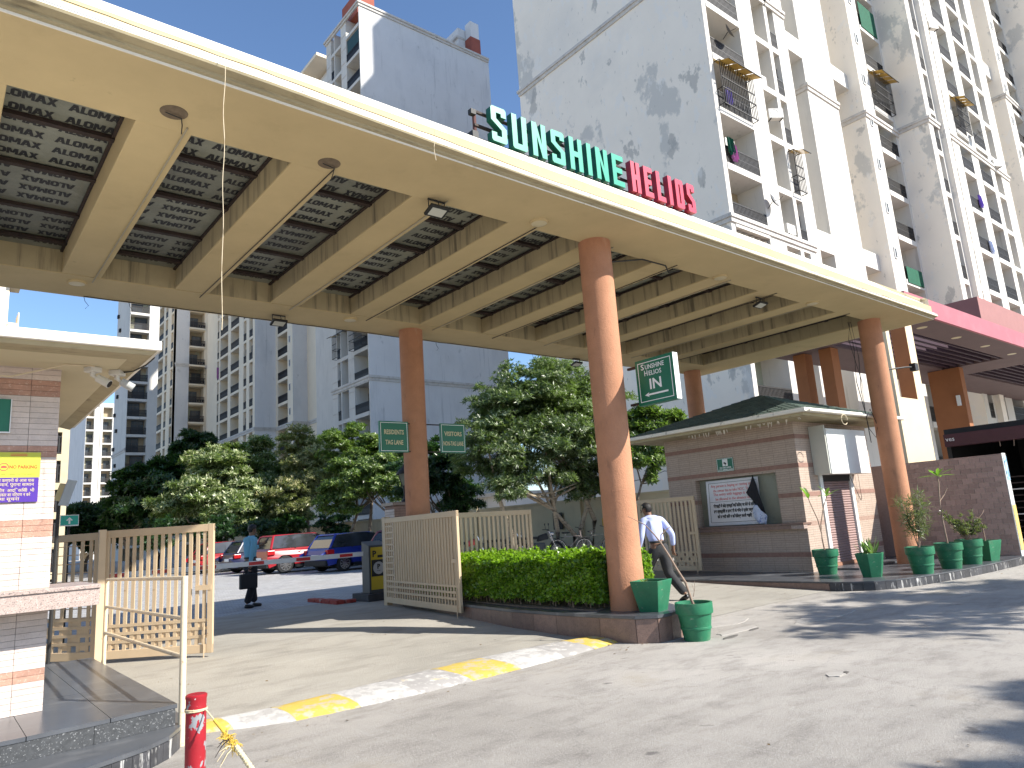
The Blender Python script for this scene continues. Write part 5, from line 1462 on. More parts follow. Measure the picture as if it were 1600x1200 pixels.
def facade(root, W, P0, d, segs, z0, z1, H, zf, vis, depth=1.3, wm=0, im=1, rails=1, slab_h=.34):
    """d: along the face with the inside of the building to its left hand. segs: ('w', s0, s1) or (kind, s0, s1)"""
    T = face_m(P0, d)
    for sg in segs:
        kind, a, b = sg[:3]
        if kind == 'w':
            W.box(a, b, 0, depth, z0, z1, wm, T); continue
        if kind == 'gap': continue
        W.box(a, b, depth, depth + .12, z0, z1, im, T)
        if kind == 'slit':
            W.box(a, b, .25, .3, z0, z1, wm, T)
        k = 0
        kk = math.floor((z0 - zf) / H)
        while zf + kk * H < z1:
            zz = zf + kk * H
            if zz > z1: break
            lo, hi = max(zz - slab_h, z0), min(zz + .02, z1)
            if hi > lo:
                W.box(a, b, -.04 if kind in ('balc', 'curv') else .0, depth - .001, lo, hi, wm, T)
            v = vis[0] <= zz <= vis[1]
            if v and zz + H <= z1:
                if kind in ('balc', 'curv', 'nar'):
                    link('balcony_railing', rail_mesh(b - a, 1 if kind == 'curv' or rails == 2 else 0), root, True, T @ Matrix.Translation((a, .03 if kind != 'curv' else -.45, zz)))
                if kind == 'curv':
                    W.box(a - .05, b + .05, -.5, -.041, lo + .1, hi, wm, T)
                ww = (b - a) * .66; 
                if kind in ('balc', 'curv'):
                    link('window', win_mesh(ww, 2.15), root, True, T @ Matrix.Translation((a + (b - a) * (.06 if kk % 2 else .3), depth - .06, zz + .03)))
                elif kind == 'open':
                    link('window', win_mesh((b - a) * .8, 1.3, 1, kk % 3 == 0), root, True, T @ Matrix.Translation((a + (b - a) * .1, depth - .06, zz + .8)))
                elif kind == 'nar':
                    link('window', win_mesh((b - a) * .86, 1.9), root, True, T @ Matrix.Translation((a + (b - a) * .07, depth - .3 if kk % 3 else .3, zz + .1)))
            kk += 1

def slits(root, P0, d, s, zs_, w=.38, h=.75):
    T = face_m(P0, d)
    for z in zs_:
        link('window', win_mesh(w, h, 1, True), root, True, T @ Matrix.Translation((s, -.035, z)))
        
class BeltRoot(MB):
    pass
def belts(mb, path, z, h=.42, o=.16):
    """path of (x, y, nx, ny) pieces: ((x0,y0),(x1,y1)) along faces with inside to the left"""
    for (a, b) in path:
        L = (Vector(b) - Vector(a)).length; T = face_m(a, (b[0] - a[0], b[1] - a[1]))
        m_ = MB()
        m_.box(-o, L + o * .0, -o, .0, z + h * .55, z + h, 0, T)
        m_.box(-o * .5, L, -o * .55, -.001, z, z + h * .549, 0, T)
        part('belt_course', m_, M['belt'], mb, True)

# --- tower one (right)
t1 = thing('apartment_tower', 'tall white apartment tower filling the right, grey patched side wall beside the HELIOS lettering', 'apartment tower', (45, 22, 0))
W = MB(); H1 = 3.08; ZF = 15.3; Y1 = 17.8
top1, top2, top3 = 56, 58, 88
V1 = (2.5, 52)
F = lambda x: x - 29.41
facade(t1, W, (29.41, Y1), (1, 0), [('w', 0, .32), ('balc', .32, 3.40), ('w', 3.40, 5.01), ('open', 5.01, 6.43), ('w', 6.43, 6.77), ('nar', 6.77, 7.48), ('w', 7.48, 8.70)], 0, top1, H1, ZF, (2, 36), 1.5)
W.box(38.11, 39.76, 20.8, 21.0, 0, top1, 0)
W.box(39.76, 43.66, Y1, 32, 0, top1, 0)
for z in (2.6, 15.45, 28.25, 41.0):
    W.box(38.11, 39.76, Y1 + .002, Y1 + 1.2, z, z + 1.25, 0)
    W.box(43.66, 45.88, Y1 + .002, Y1 + 1.4, z + .1, z + 1.2, 0)
W.box(43.66, 45.88, 22.0, 22.2, 0, top1, 0)
# side wall of first section, core masses
W.box(29.42, 38.09, 19.45, 32.3, 0, top1 - .01, 0)
W.box(29.39, 29.405, Y1, 32.32, 0, top1 + .01, 2)
# second wing
facade(t1, W, (45.88, 17.09), (1, 0), [('w', 0, 1.69), ('balc', 1.69, 4.55), ('w', 4.55, 4.89)], 0, top2, H1, ZF - .2, (2, 46), 1.4)
W.box(45.89, 50.76, 18.5, 32, 0, top2 - .01, 0); W.box(45.855, 45.87, 17.09, 32, 0, top2, 2)
slits(t1, (45.88, 17.09), (1, 0), .55, [ZF - .2 + H1 * k + 1.2 for k in range(-2, 9)])
# third wing
segs3 = [('w', 0, .76), ('nar', .76, 1.6), ('w', 1.6, 1.9), ('w', 2.68, 3.0), ('open', 3.0, 4.1), ('w', 4.1, 5.5), ('balc', 5.5, 7.85), ('w', 7.85, 9.3), ('balc', 9.3, 11.9), ('w', 11.9, 12.8), ('open', 12.8, 14.4), ('w', 14.4, 16.3)]
facade(t1, W, (50.77, 15.08), (1, 0), segs3, 0, 74, H1, ZF - .1, (2, 54), 1.4)
W.box(52.67, 53.45, 14.75, 16.4, 0, 74, 2)
W.box(50.78, 67.0, 16.6, 31, 0, 73.9, 0); W.box(50.745, 50.76, 15.08, 31, 0, 74, 2)
W.box(56.5, 67.0, 16, 31, 73.9, 88, 0); W.box(54.0, 56.5, 17, 30, 73.9, 79, 0)  # unseen roof steps, shaped for the shadow they throw on tower two
for z in (15.45, 36.2, 48):
    W.box(67.07, 68.89, 15.1, 16.5, z, z + 1.25, 0)
W.box(67.07, 68.89, 19, 19.2, 0, 74, 0)
facade(t1, W, (68.89, 14.48), (1, 0), [('w', 0, 1.6), ('balc', 1.6, 4.2), ('w', 4.2, 4.48)], 0, 70, H1, ZF - .1, (8, 58), 1.4)
W.box(68.9, 73.3, 15.9, 30, 0, 69.9, 0); W.box(68.865, 68.88, 14.48, 30, 0, 70, 2)
slits(t1, (68.89, 14.48), (1, 0), .5, [ZF + H1 * k + 1.2 for k in range(-1, 12)])
facade(t1, W, (73.37, 12.0), (1, 0), [('w', 0, .8), ('nar', .8, 1.7), ('w', 1.7, 3.0), ('balc', 3.0, 5.6), ('w', 5.6, 7), ('balc', 7, 9.6), ('w', 9.6, 14)], 0, 66, H1, ZF, (8, 58), 1.4)
W.box(73.38, 87, 13.5, 30, 0, 65.9, 0); W.box(73.345, 73.36, 12.0, 30, 0, 66, 2)
part('wall', W, [M['white_wall'], M['interior'], M['patched_wall']], t1, True)
B = t1
belts(B, [((29.41, Y1), (37.6, Y1))], 15.15); belts(B, [((29.4, 32.3), (29.4, Y1))], 15.15)
belts(B, [((36.0, Y1), (38.11, Y1))], 30.2); belts(B, [((29.4, 32.3), (29.4, Y1))], 29.9)
belts(B, [((29.41, Y1), (36.0, Y1))], 30.2)
belts(B, [((39.76, Y1), (43.66, Y1))], 26.1); belts(B, [((39.74, 21), (39.74, Y1))], 26.1)
belts(B, [((45.88, 17.09), (50.77, 17.09)), ((45.86, 22), (45.86, 17.09))], 26.0)
belts(B, [((50.77, 15.08), (52.6, 15.08)), ((53.5, 15.08), (67.07, 15.08)), ((50.75, 19), (50.75, 15.08))], 26.2)
belts(B, [((68.89, 14.48), (73.3, 14.48)), ((68.87, 18), (68.87, 14.48))], 34.2)
belts(B, [((50.77, 15.08), (67.07, 15.08))], 45.0, .3)
belts(B, [((50.77, 15.08), (52.6, 15.08)), ((53.5, 15.08), (67.07, 15.08))], 7.6)
for (x, y, z, w) in ((29.75, 17.8, 21.5, 3.05), (47.6, 17.09, 27.4, 2.6), (56.3, 15.08, 27.5, 2.3), (36.1, 17.8, 18.4, .85)):
    link('balcony_cage', grille_mesh(w, 2.5, .35), t1, True, Matrix.Translation((x, y, z)))
def drape(x0, x1, y, z0, z1, mt, root, nm='curtain'):
    n = 16; vs = []
    for i in range(n + 1):
        x = x0 + (x1 - x0) * i / n; o = .06 * math.sin(i * 1.9) 
        vs += [(x, y + o, z1), (x, y + o * 1.6 - .05, z0 + .1 * math.sin(i * .9))]
    part(nm, MB().add(vs, [(2 * i, 2 * i + 1, 2 * i + 3, 2 * i + 2) for i in range(n)]), mt, root, True, smooth=True)
drape(29.9, 32.7, 18.0, 12.6, 14.9, M['cloth_tan'], t1)
for (x, y, z, mt) in ((30.1, 17.7, 18.6, 'cloth_pink'), (29.9, 17.7, 18.9, 'net_green'), (30.4, 17.72, 21.9, 'cloth_purple'), (57.9, 15.0, 21.8, 'cloth_purple'), (58.2, 15.0, 18.3, 'cloth_white')):
    drape(x, x + .45, y, z, z + .9, M[mt], t1, 'laundry')
part('net', MB().box(47.75, 50.2, 17.0, 17.02, 14.9, 16.0), M['net_green'], t1, True)
part('net', MB().box(47.75, 50.2, 17.0, 17.02, 33.5, 35.5), M['net_green'], t1, True)

def aircon(label, x, y, z, rz=0, group='outdoor air conditioner units'):
    t = thing('air_conditioner', label, 'air conditioner', (x, y, z), rz, group)
    part('casing', MB().box(-.42, .42, -.16, .16, 0, .58), M['ac_white'], t, bevel=.01)
    part('fan_grille', MB().lathe([(0, -.01), (.21, -.01), (.22, 0)], 20), M['dark'], t, mtx=frame((-.1, -.165, .29), (1, 0, 0), (0, 0, 1)))
    part('bracket', MB().box(-.35, -.31, -.2, .2, -.05, 0).box(.31, .35, -.2, .2, -.05, 0), M['rail_dark'], t)
    return t
aircon('air conditioner inside the third balcony above the canopy, laundry below it', 31.2, 18.5, 19.8, 0)
aircon('window air conditioner jutting from the grilled bay right of the caged balcony', 35.1, 17.7, 22.5, -.6)
aircon('small air conditioner on the ledge low in the recessed bay', 35.1, 17.9, 15.7, 0)
aircon('air conditioner in the upper part of the recessed bay', 34.8, 18.1, 24.7, 0)
aircon('air conditioner hung on the far wing, upper left', 54.6, 14.8, 34.8, -.4)
aircon('air conditioner hung on the far wing at the right', 63.7, 14.9, 26.5, -.4)
aircon('air conditioner in the lowest visible balcony of the second wing', 49.0, 17.4, 10.2, 0)
def dish(label, x, y, z, rz):
    t = thing('satellite_dish', label, 'satellite dish', (x, y, z), rz, 'satellite dishes on the tower')
    T = Matrix.Rotation(R(70), 4, 'X')
    part('reflector', MB().lathe([(0, 0), (.15, .01), (.30, .05), (.42, .11)], 28, T=T), M['dish'], t, smooth=True)
    part('feed_arm', MB().tube([(0, 0, 0), (0, -.4, .0), (.1, -.5, .15)], .014, 5).tube([(0, .02, 0), (0, .3, -.3)], .02, 5), M['rail_dark'], t)
dish('grey satellite dish on the highest balcony beside the blank wall', 30.9, 17.4, 26.0, .3)
dish('black satellite dish on the balcony just above the belt course', 33.1, 17.5, 17.0, .2)
dish('dark satellite dish beside the caged balcony of the far wing', 59.4, 14.6, 27.9, .2)

# --- tower two (blank wall in the middle)
t2 = thing('apartment_tower', 'white tower behind the canopy with a big blank wall partly lit, rooftop tanks', 'apartment tower', (39, 62, 0))
W = MB()
X2, Y2 = 30.8, 57.3; top = 54.9
sg = [('w', 0, 1.05), ('nar', 1.15, 1.85), ('w', 1.05, 1.15), ('w', 1.85, 2.0), ('open', 2.0, 3.5), ('w', 3.5, 4.75), ('balc', 4.75, 7.55), ('w', 7.55, 7.7)]
facade(t2, W, (X2, 65.0), (0, -1), sg, 0, top, 3.1, 15.54, (2, 50), 1.4, rails=2)
W.box(X2 + 1.6, 47.5, Y2 + .02, 64.9, 0, top - .01, 0); W.box(X2 - .01, 47.52, Y2 - .02, Y2 - .005, 0, top, 2)
W.box(X2 + .5, 47.5, 64.95, 70, 0, top - 3, 0)
part('wall', W, [M['white_wall'], M['interior'], M['shade_tone_wall']], t2, True)
B = t2; belts(B, [((X2, 65), (X2, Y2)), ((X2, Y2), (47.5, Y2))], 15.3, .5); belts(B, [((X2, 65), (X2, Y2)), ((X2, Y2), (47.5, Y2))], top - .3, .5, .25)
Tj = face_m((X2, 65.0), (0, -1)); GR = MB()
for k in range(60):
    for (a, b) in ((0, 1.05), (3.5, 4.75)):
        if k % 2: GR.box(a, b, -.03, -.001, 6 + k * .8, 6.1 + k * .8, 0, Tj)
tag(part('groove_bands', GR, M['belt'], t2, True), kind='stuff')
part('tank_block', MB().box(31.3, 33.3, 58.5, 62, top, top + 2.6), M['red_brick'], t2, True)
part('tank_block', MB().box(45.6, 47.0, 57.9, 59, top, top + 2.9), M['red_brick'], t2, True)
part('roof_room', MB().box(44.7, 47.2, 59.1, 63, top, top + 4.4).box(45.7, 46.9, 57.95, 59.0, top + 2.91, top + 5), M['shade_tone_wall'], t2, True)
part('roof_coping', MB().box(44.4, 47.4, 59.05, 63.2, top + 3.0, top + 3.3).box(44.5, 47.3, 59.04, 63.1, top + 1.8, top + 2.0), M['belt'], t2, True)
part('shutter_panel', MB().box(X2 + .05, X2 + .1, 57.6, 60.1, 49.7, 52.2), mat('dark_blind', (.02, .06, .06), .6, .1), t2, True)
for z in (21.75, 18.65): link('balcony_cage', grille_mesh(2.6, 2.4, .6), t2, True, Tj @ Matrix.Translation((4.85, 0, z)))
link('balcony_cage', grille_mesh(.9, 2.4, .5), t2, True, Tj @ Matrix.Translation((1.05, 0, 18.65)))
link('balcony_cage', grille_mesh(1.4, 2.4, .5), t2, True, Tj @ Matrix.Translation((2.05, 0, 21.0)))
drape(30.6, 30.7, 58.3, 22.3, 23.3, M['cloth_pink'], t2, 'laundry')
aircon('air conditioner on the middle tower balcony under the belt course', 31.6, 58.2, 13.0, -1.57)
aircon('air conditioner in the upper balcony of the middle tower', 31.0, 59.3, 43.6, -1.57)
t2b = thing('apartment_tower', 'white tower top with a low hipped roof behind the middle tower', 'apartment tower', (38, 77, 0))
part('wall', MB().box(34.3, 44, 72.0, 76, 0, 57.2), [M['white_wall']], t2b, True)
part('roof', MB().add([(32.2, 70.6, 58.0), (46, 70.6, 58.0), (46, 78, 58.0), (32.2, 78, 58), (39, 74.3, 60.2)], [(0, 1, 4), (1, 2, 4), (2, 3, 4), (3, 0, 4), (0, 3, 2, 1)]).box(32.2, 46, 70.6, 78, 57.6, 57.98), M['cream_bounce_wall'], t2b, True)
for y in (72.6, 74.3): link('window', win_mesh(1.1, 2.6), t2b, True, face_m((34.26, y + 1.1), (0, -1)) @ Matrix.Translation((0, 0, 53.2)))

# --- tower three
t3 = thing('apartment_tower', 'long stepped tower with dark railed balconies seen under the canopy behind the pale trees', 'apartment tower', (36, 92, 0))
W = MB(); tp = 36.5; V3 = (9, 34)
facade(t3, W, (31.58, 109.5), (0, -1), [('w', 0, 4.5), ('nar', 4.8, 5.6), ('w', 4.5, 4.8), ('w', 5.6, 6.2), ('balc', 6.2, 9.6), ('w', 9.6, 10.8), ('balc', 10.8, 14.2), ('w', 14.2, 16.0), ('nar', 16.0, 17.1), ('w', 17.1, 18.0), ('nar', 18.2, 19.5), ('w', 18.0, 18.2), ('w', 19.5, 20.3)], 0, tp, 3.1, 15.5, V3, 1.3, rails=2)
W.box(31.57, 34.3, 89.17, 89.19, 0, tp, 2); W.box(32.98, 44, 89.23, 109.4, 0, tp - .01, 0); W.box(44.0, 57, 91, 109.3, 0, 76, 0)  # last box: unseen tall block, added to shade tower four
facade(t3, W, (34.3, 89.2), (0, -1), [('w', 0, .74), ('balc', .74, 3.95), ('w', 3.95, 5.62)], 0, tp, 3.1, 15.5, V3, 1.3, rails=2)
W.box(34.29, 36.2, 83.55, 83.57, 0, tp, 2); W.box(35.7, 50, 83.61, 89.15, 0, tp - .01, 0)
slits(t3, (34.3, 89.2), (0, -1), 4.5, [15.5 + 3.1 * k + 1.1 for k in range(-2, 8)], .45, .9)
facade(t3, W, (36.2, 83.58), (0, -1), [('w', 0, 4.84)], 0, tp, 3.1, 15.5, V3, 1.3)
W.box(36.19, 50, 78.71, 78.73, 0, tp, 2); W.box(37.51, 50, 78.77, 83.55, 0, tp - .02, 0)
part('wall', W, [M['cream_bounce_wall'], M['interior'], M['shade_tone_wall']], t3, True)
B = t3; belts(B, [((31.58, 105), (31.58, 89.2)), ((31.58, 89.2), (34.3, 89.2)), ((34.3, 89.2), (34.3, 83.58)), ((34.3, 83.58), (36.2, 83.58)), ((36.2, 83.58), (36.2, 78.74)), ((36.2, 78.74), (40, 78.74))], 15.2, .5)
drape(31.3, 31.9, 104.0, 24.9, 26.6, M['cloth_pink'], t3, 'laundry')

# --- tower four
t4 = thing('apartment_tower', 'distant tower with rounded dark balconies left of the stepped tower', 'apartment tower', (36, 124, 0))
W = MB()
facade(t4, W, (29.22, 118.0), (1, 0), [('w', 0, 2.0), ('curv', 2.0, 4.3), ('w', 4.3, 8)], 0, 66, 3.1, 20.7, (14, 52), 1.5, wm=0)
facade(t4, W, (29.22, 130.0), (0, -1), [('w', 0, .3), ('balc', .3, 3.9), ('w', 3.9, 5.2), ('nar', 5.2, 6.6), ('w', 6.6, 8.9), ('nar', 8.9, 10.2), ('w', 10.2, 12)], 0, 66, 3.1, 20.7, (14, 52), 1.3, rails=2)
W.box(29.22, 30.6, 129.6, 130.0, 0, 66, 0); W.box(29.21, 31.2, 117.95, 117.98, 0, 66, 2); W.box(30.6, 40, 119.6, 130, 0, 65.9, 0)
part('wall', W, [M['cream_bounce_wall'], M['interior'], M['shade_tone_wall']], t4, True)
B = t4; belts(B, [((29.22, 118), (37, 118))], 29.6, .6)
link('balcony_cage', grille_mesh(2.4, 2.7, .6), t4, True, face_m((29.22, 118), (1, 0)) @ Matrix.Translation((2, 0, 26.9)))

# --- tower five
t5 = thing('apartment_tower', 'slim white tower with a single column of wide balconies catching sun on its right edge', 'apartment tower', (23, 114, 0))
W = MB()
facade(t5, W, (21.01, 110.0), (1, 0), [('w', 0, .02), ('balc', .02, 2.54), ('w', 2.54, 3.87)], 0, 60, 2.55, 17.4, (9, 48), 1.3)
W.box(20.985, 21.0, 110.0, 119, 0, 60, 0); W.box(21.03, 24.86, 111.5, 119, 0, 59.9, 0)
part('wall', W, [M['white_wall'], M['interior']], t5, True)
B = t5; belts(B, [((21.0, 119), (21.0, 110)), ], 15.0, .5); belts(B, [((21.0, 119), (21.0, 110)), ], 26.6, .5)
for k in range(12):
    part('air_duct', MB().box(20.72, 20.98, 116 + (k % 2) * 1.5, 116.6 + (k % 2) * 1.5, 13.4 + k * 2.55, 13.9 + k * 2.55), M['rail_dark'], t5, True)
# --- tower six, far pale
t6 = thing('apartment_tower', 'far pale white tower low on the left with stacked small balconies', 'apartment tower', (29, 195, 0))
W = MB()
facade(t6, W, (27.8, 190.0), (1, 0), [('w', 0, .05), ('balc', .05, 1.7), ('w', 1.7, 2.9), ('w', 3.0, 3.5), ('balc', 3.5, 5.5), ('w', 5.5, 6.2)], 0, 35.4, 3.1, 2.0, (5, 32), 1.5)
W.box(27.8, 34, 191.7, 226, 0, 35.3, 2); W.box(27.78, 27.795, 190, 226, 0, 35.4, 2); W.box(27.6, 29.6, 190.2, 195, 35.4, 37, 0); W.box(30.5, 33.5, 190, 196, 35.4, 36.4, 0)
part('wall', W, [M['white_wall'], M['interior'], M['shade_tone_wall']], t6, True)
t6b = thing('apartment_tower', 'sliver of a sunlit cream tower beyond the far pale tower', 'apartment tower', (37, 225, 0))
W = MB(); facade(t6b, W, (38.9, 225), (1, 0), [('w', 0, .5), ('balc', .5, 2.5), ('w', 2.5, 9)], 0, 42, 3.1, 2, (5, 38), 1.4); W.box(38.9, 48, 226.6, 240, 0, 42, 0)
part('wall', W, [M['white_wall'], M['interior']], t6b, True)
t7 = thing('apartment_tower', 'corner of a cream tower with balconies above the booth roof at the left border', 'apartment tower', (-1, 62, 0))
W = MB(); facade(t7, W, (-8, 60.0), (1, 0), [('w', 0, 7.9), ('balc', 7.9, 11.0), ('w', 11.0, 11.6)], 0, 34, 3.1, 14.3, (5, 32), 1.4); W.box(-8, 3.5, 61.5, 75, 0, 33.9, 0)
for k in range(8): W.box(3.61, 4.25, 59.6, 61.4, 8.3 + k * 3.1, 8.6 + k * 3.1, 0); W.box(4.18, 4.25, 59.6, 61.4, 8.6 + k * 3.1, 9.4 + k * 3.1, 0)
part('wall', W, [M['cream_bounce_wall'], M['interior']], t7, True)
t8 = thing('apartment_block', 'narrow cream block edge seen just past the booth wall', 'apartment block', (2, 48, 0))
W = MB(); facade(t8, W, (-4, 45.0), (1, 0), [('w', 0, 8.4), ('nar', 8.4, 9.5), ('w', 9.5, 9.85)], 0, 10, 1.55, .6, (0, 9), .8); W.box(-4, 5.85, 45.9, 52, 0, 9.9, 0)
part('wall', W, [M['compound'], M['interior']], t8, True)

# ------------------------------------------------------------------ compound wall
cw = thing('compound_wall', 'long beige compound wall running behind the cars and bicycles', 'wall', (21.1, 35, 0))
part('wall_body', MB().box(21.0, 21.2, 12.3, 75, 0, 2.22), M['compound'], cw, True)
part('coping', MB().box(20.95, 21.25, 12.3, 75, 2.222, 2.30), M['compound'], cw, True)
for k in range(9):
    part('pilaster', MB().box(20.86, 20.999, 14 + k * 7.2, 14.35 + k * 7.2, 0, 2.5), M['compound'], cw, True)
part('yellow_mark', MB().box(20.985, 20.998, 19.75, 20.15, 1.15, 1.45), mat('yellow_mark', (.62, .36, .03), .7, .2, 6), cw, True)
tag(part('cable', MB().tube([(20.9, 13.5 + i * .8, 2.75 + .06 * (i % 4 - 2) ** 2) for i in range(8)], .01, 4), M['cable'], None), 'sagging thin cable above the compound wall by the kiosk', 'cable')
t = thing('low_outbuilding', 'low white outbuilding wall glimpsed between the tree trunks', 'building', (25, 34, 0))
part('wall', MB().box(24, 34, 30, 40, 0, 3.0), M['shade_tone_wall'], t, True)
part('roof_slab', MB().box(23.8, 34.2, 29.8, 40.2, 3.0, 3.2), M['belt'], t, True)

# ------------------------------------------------------------------ trees
def tree(label, base, trunks, blobs, lm, n, L=.17, Wd=.045, k=7, bark='bark', limbs=7, group='trees along the compound wall', tilt=(.55, 1.35), rtr=.12, up=.55, off=None):
    t = thing('tree', label, 'tree', (*base, 0), 0, group)
    cz = np.array([b[:3] for b in blobs]); 
    for (tx, ty) in trunks:
        c = blobs[random.randrange(len(blobs))]
        mid = Vector((base[0] + tx + (c[0] - base[0]) * .25, base[1] + ty + (c[1] - base[1]) * .25, c[2] * .55))
        part('trunk', MB().tube([(base[0] + tx, base[1] + ty, 0), (base[0] + tx * 1.2 + .05, base[1] + ty, c[2] * .25), tuple(mid), (c[0], c[1], c[2])], [rtr, rtr * .82, rtr * .6, rtr * .2], 9), M[bark], t, True, smooth=True)
        for q in range(limbs):
            c2 = blobs[random.randrange(len(blobs))]
            m2 = mid.lerp(Vector(c2[:3]), .5) + Vector((random.gauss(0, .15), random.gauss(0, .15), random.gauss(0, .15)))
            part('limb', MB().tube([tuple(mid), tuple(m2), (c2[0] + random.gauss(0, .2) * c2[3], c2[1], c2[2] + .3 * c2[3])], [rtr * .42, rtr * .28, rtr * .08], 6), M[bark], t, True, smooth=True)
    subs = []
    for b in blobs:
        m = max(9, int(26 * min(1.4, b[3])))
        d = RNG.normal(size=(m, 3)); d /= np.linalg.norm(d, axis=1, keepdims=True)
        r_ = b[3] * RNG.uniform(.35, 1.06, m)
        P = np.array(b[:3]) + d * r_[:, None] * np.array([1.08, 1.08, .88])
        q = np.minimum(b[3] * RNG.uniform(.16, .36, m), .55 + .1 * b[3])
        for pp, qq in zip(P, q): subs.append((*pp, qq))
    subs = np.array(subs); ctr = np.array([b[:3] for b in blobs]).mean(axis=0)
    w = subs[:, 3] ** 2; w /= w.sum()
    idx = RNG.choice(len(subs), n, p=w)
    d = RNG.normal(size=(n, 3)); d[:, 2] = np.abs(d[:, 2]) * .8 - .25; d /= np.linalg.norm(d, axis=1, keepdims=True)
    rr = subs[idx, 3] * RNG.uniform(.35, 1.25, n)
    C = subs[idx, :3] + d * rr[:, None] * np.array([1.25, 1.25, .75])
    o_ = subs[idx, :3] - ctr; o_ /= (np.linalg.norm(o_, axis=1, keepdims=True) + 1e-6)
    N = d * .55 + o_ * .45 + np.array([0, 0, up]) + RNG.normal(size=d.shape) * .3
    tag(leaf_cloud('crown', C, N, k, L, Wd, M[lm], t, tilt), kind='stuff')
    return t
def sc(bl, s):
    return [(x * s, y * s, 1.45 + (z - 1.45) * s, r * s) for x, y, z, r in bl]
big = [(18.26, 20.0, 6.45, 1.49), (16.28, 20.0, 5.6, 1.29), (19.85, 20.0, 5.25, 1.53), (15.31, 20.0, 4.39, 1.02), (17.71, 19.6, 4.2, 1.69), (21.08, 20.2, 6.37, 1.19), (16.36, 20.0, 3.2, 1.1), (19.61, 20.0, 3.4, 1.35), (20.85, 19.0, 4.12, 1.26), (15.6, 21.0, 3.5, .7), (19.95, 21.0, 7.2, 1.06), (20.28, 19.0, 3.0, .8), (17.6, 21.5, 5.5, 1.5), (19.0, 21.5, 6.0, 1.5), (15.8, 19.6, 2.75, .6)]
tree('large dense whorled leaf tree between the lane sign column and the front column', (18.9, 20.6), [(0, 0), (.55, -.25), (.85, -.2), (1.3, -.5), (-1.7, .3)], big, 'leaf_big', 23000, .165, .038, 7, 'bark_pale', 5, None, rtr=.12)
rt = [(20.53, 17.0, 4.82, .83), (20.71, 16.5, 4.04, .51), (20.12, 17.0, 3.39, .65), (21.22, 16.5, 4.89, .48), (20.1, 17.5, 4.16, .71), (21.5, 16.3, 4.7, .4), (19.6, 17.6, 4.9, .6), (20.3, 16.9, 2.8, .35)]
tree('smaller dark tree just right of the front column, beside the kiosk roof', (19.9, 17.7), [(0, 0)], rt, 'leaf_green', 3400, .20, .06, 6, 'bark', 6, None, rtr=.07)
pale = sc([(9.25, 30.0, 4.15, 1.3), (7.88, 29.0, 3.58, .69), (10.76, 31.0, 4.78, 1.05), (11.22, 30.0, 3.72, 1.09), (9.08, 29.0, 2.68, 1.13), (8.65, 31.0, 4.91, .66), (11.38, 29.0, 2.59, 1.05), (7.4, 30.0, 2.9, .74), (10.0, 30.5, 4.9, .7), (8.9, 30.0, 3.3, 1.1), (10.3, 29.5, 3.2, 1.0)], 1.45)
tree('tree with pale flowering clusters in front of the stepped tower', (13.9, 44), [(0, 0), (-1.5, .5), (1.8, -.5)], pale, 'leaf_pale', 15000, .27, .075, 7, 'bark', 4, rtr=.13)
sp = sc([(13.34, 32.0, 5.63, .96), (13.37, 31.0, 4.34, 1.11), (14.61, 32.0, 5.19, .92), (12.61, 31.0, 3.35, 1.0), (13.9, 31.5, 5.2, 1.0), (14.3, 31, 3.9, .9)], 1.3)
tree('sparse olive tree with visible twigs between the pale and the green tree', (17.6, 40.8), [(0, 0), (.8, -.4)], sp, 'leaf_olive', 6500, .20, .048, 7, 'bark', 12, rtr=.13)
gr = sc([(14.96, 30.0, 5.41, 1.12), (15.88, 29.0, 4.71, 1.11), (14.89, 29.0, 3.85, 1.2), (15.93, 28.0, 3.6, .85), (14.43, 30.0, 3.08, .92), (16.8, 30.0, 5.2, .8), (15.4, 29.5, 4.4, 1.1), (17.3, 29.6, 4.4, .8)], 1.12)
tree('bright green tree left of the lane sign column', (17.4, 33.0), [(0, 0), (-.7, .6), (.9, -.5)], gr, 'leaf_green', 13000, .19, .052, 7, 'bark', 5, rtr=.11)
md = [(15.6, 25.5, 3.8, .8), (17.67, 26.0, 3.82, 1.12), (18.27, 26.0, 2.6, .95), (18.09, 27.0, 5.1, .73), (16.71, 27.0, 4.8, .75), (16.4, 26.2, 3.3, .8)]
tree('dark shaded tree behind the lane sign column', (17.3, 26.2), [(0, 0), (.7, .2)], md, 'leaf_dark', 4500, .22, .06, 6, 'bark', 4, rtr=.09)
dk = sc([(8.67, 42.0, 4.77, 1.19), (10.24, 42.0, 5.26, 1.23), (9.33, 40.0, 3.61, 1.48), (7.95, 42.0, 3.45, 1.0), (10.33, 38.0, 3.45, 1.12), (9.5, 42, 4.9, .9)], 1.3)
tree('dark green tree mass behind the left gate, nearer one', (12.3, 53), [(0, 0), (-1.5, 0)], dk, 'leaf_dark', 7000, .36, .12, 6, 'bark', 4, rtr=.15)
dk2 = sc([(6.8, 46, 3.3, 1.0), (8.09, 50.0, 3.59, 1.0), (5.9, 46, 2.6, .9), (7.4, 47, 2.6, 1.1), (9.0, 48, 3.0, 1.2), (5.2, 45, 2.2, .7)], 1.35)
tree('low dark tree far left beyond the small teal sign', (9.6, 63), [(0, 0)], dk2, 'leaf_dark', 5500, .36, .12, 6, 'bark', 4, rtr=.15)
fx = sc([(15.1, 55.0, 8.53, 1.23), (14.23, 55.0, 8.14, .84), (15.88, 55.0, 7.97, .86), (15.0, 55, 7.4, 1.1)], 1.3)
tree('dark treetop rising in front of the far tower above the pale tree', (19.6, 71), [(0, 0)], fx, 'leaf_dark', 3500, .42, .13, 6, 'bark', 3, rtr=.2)
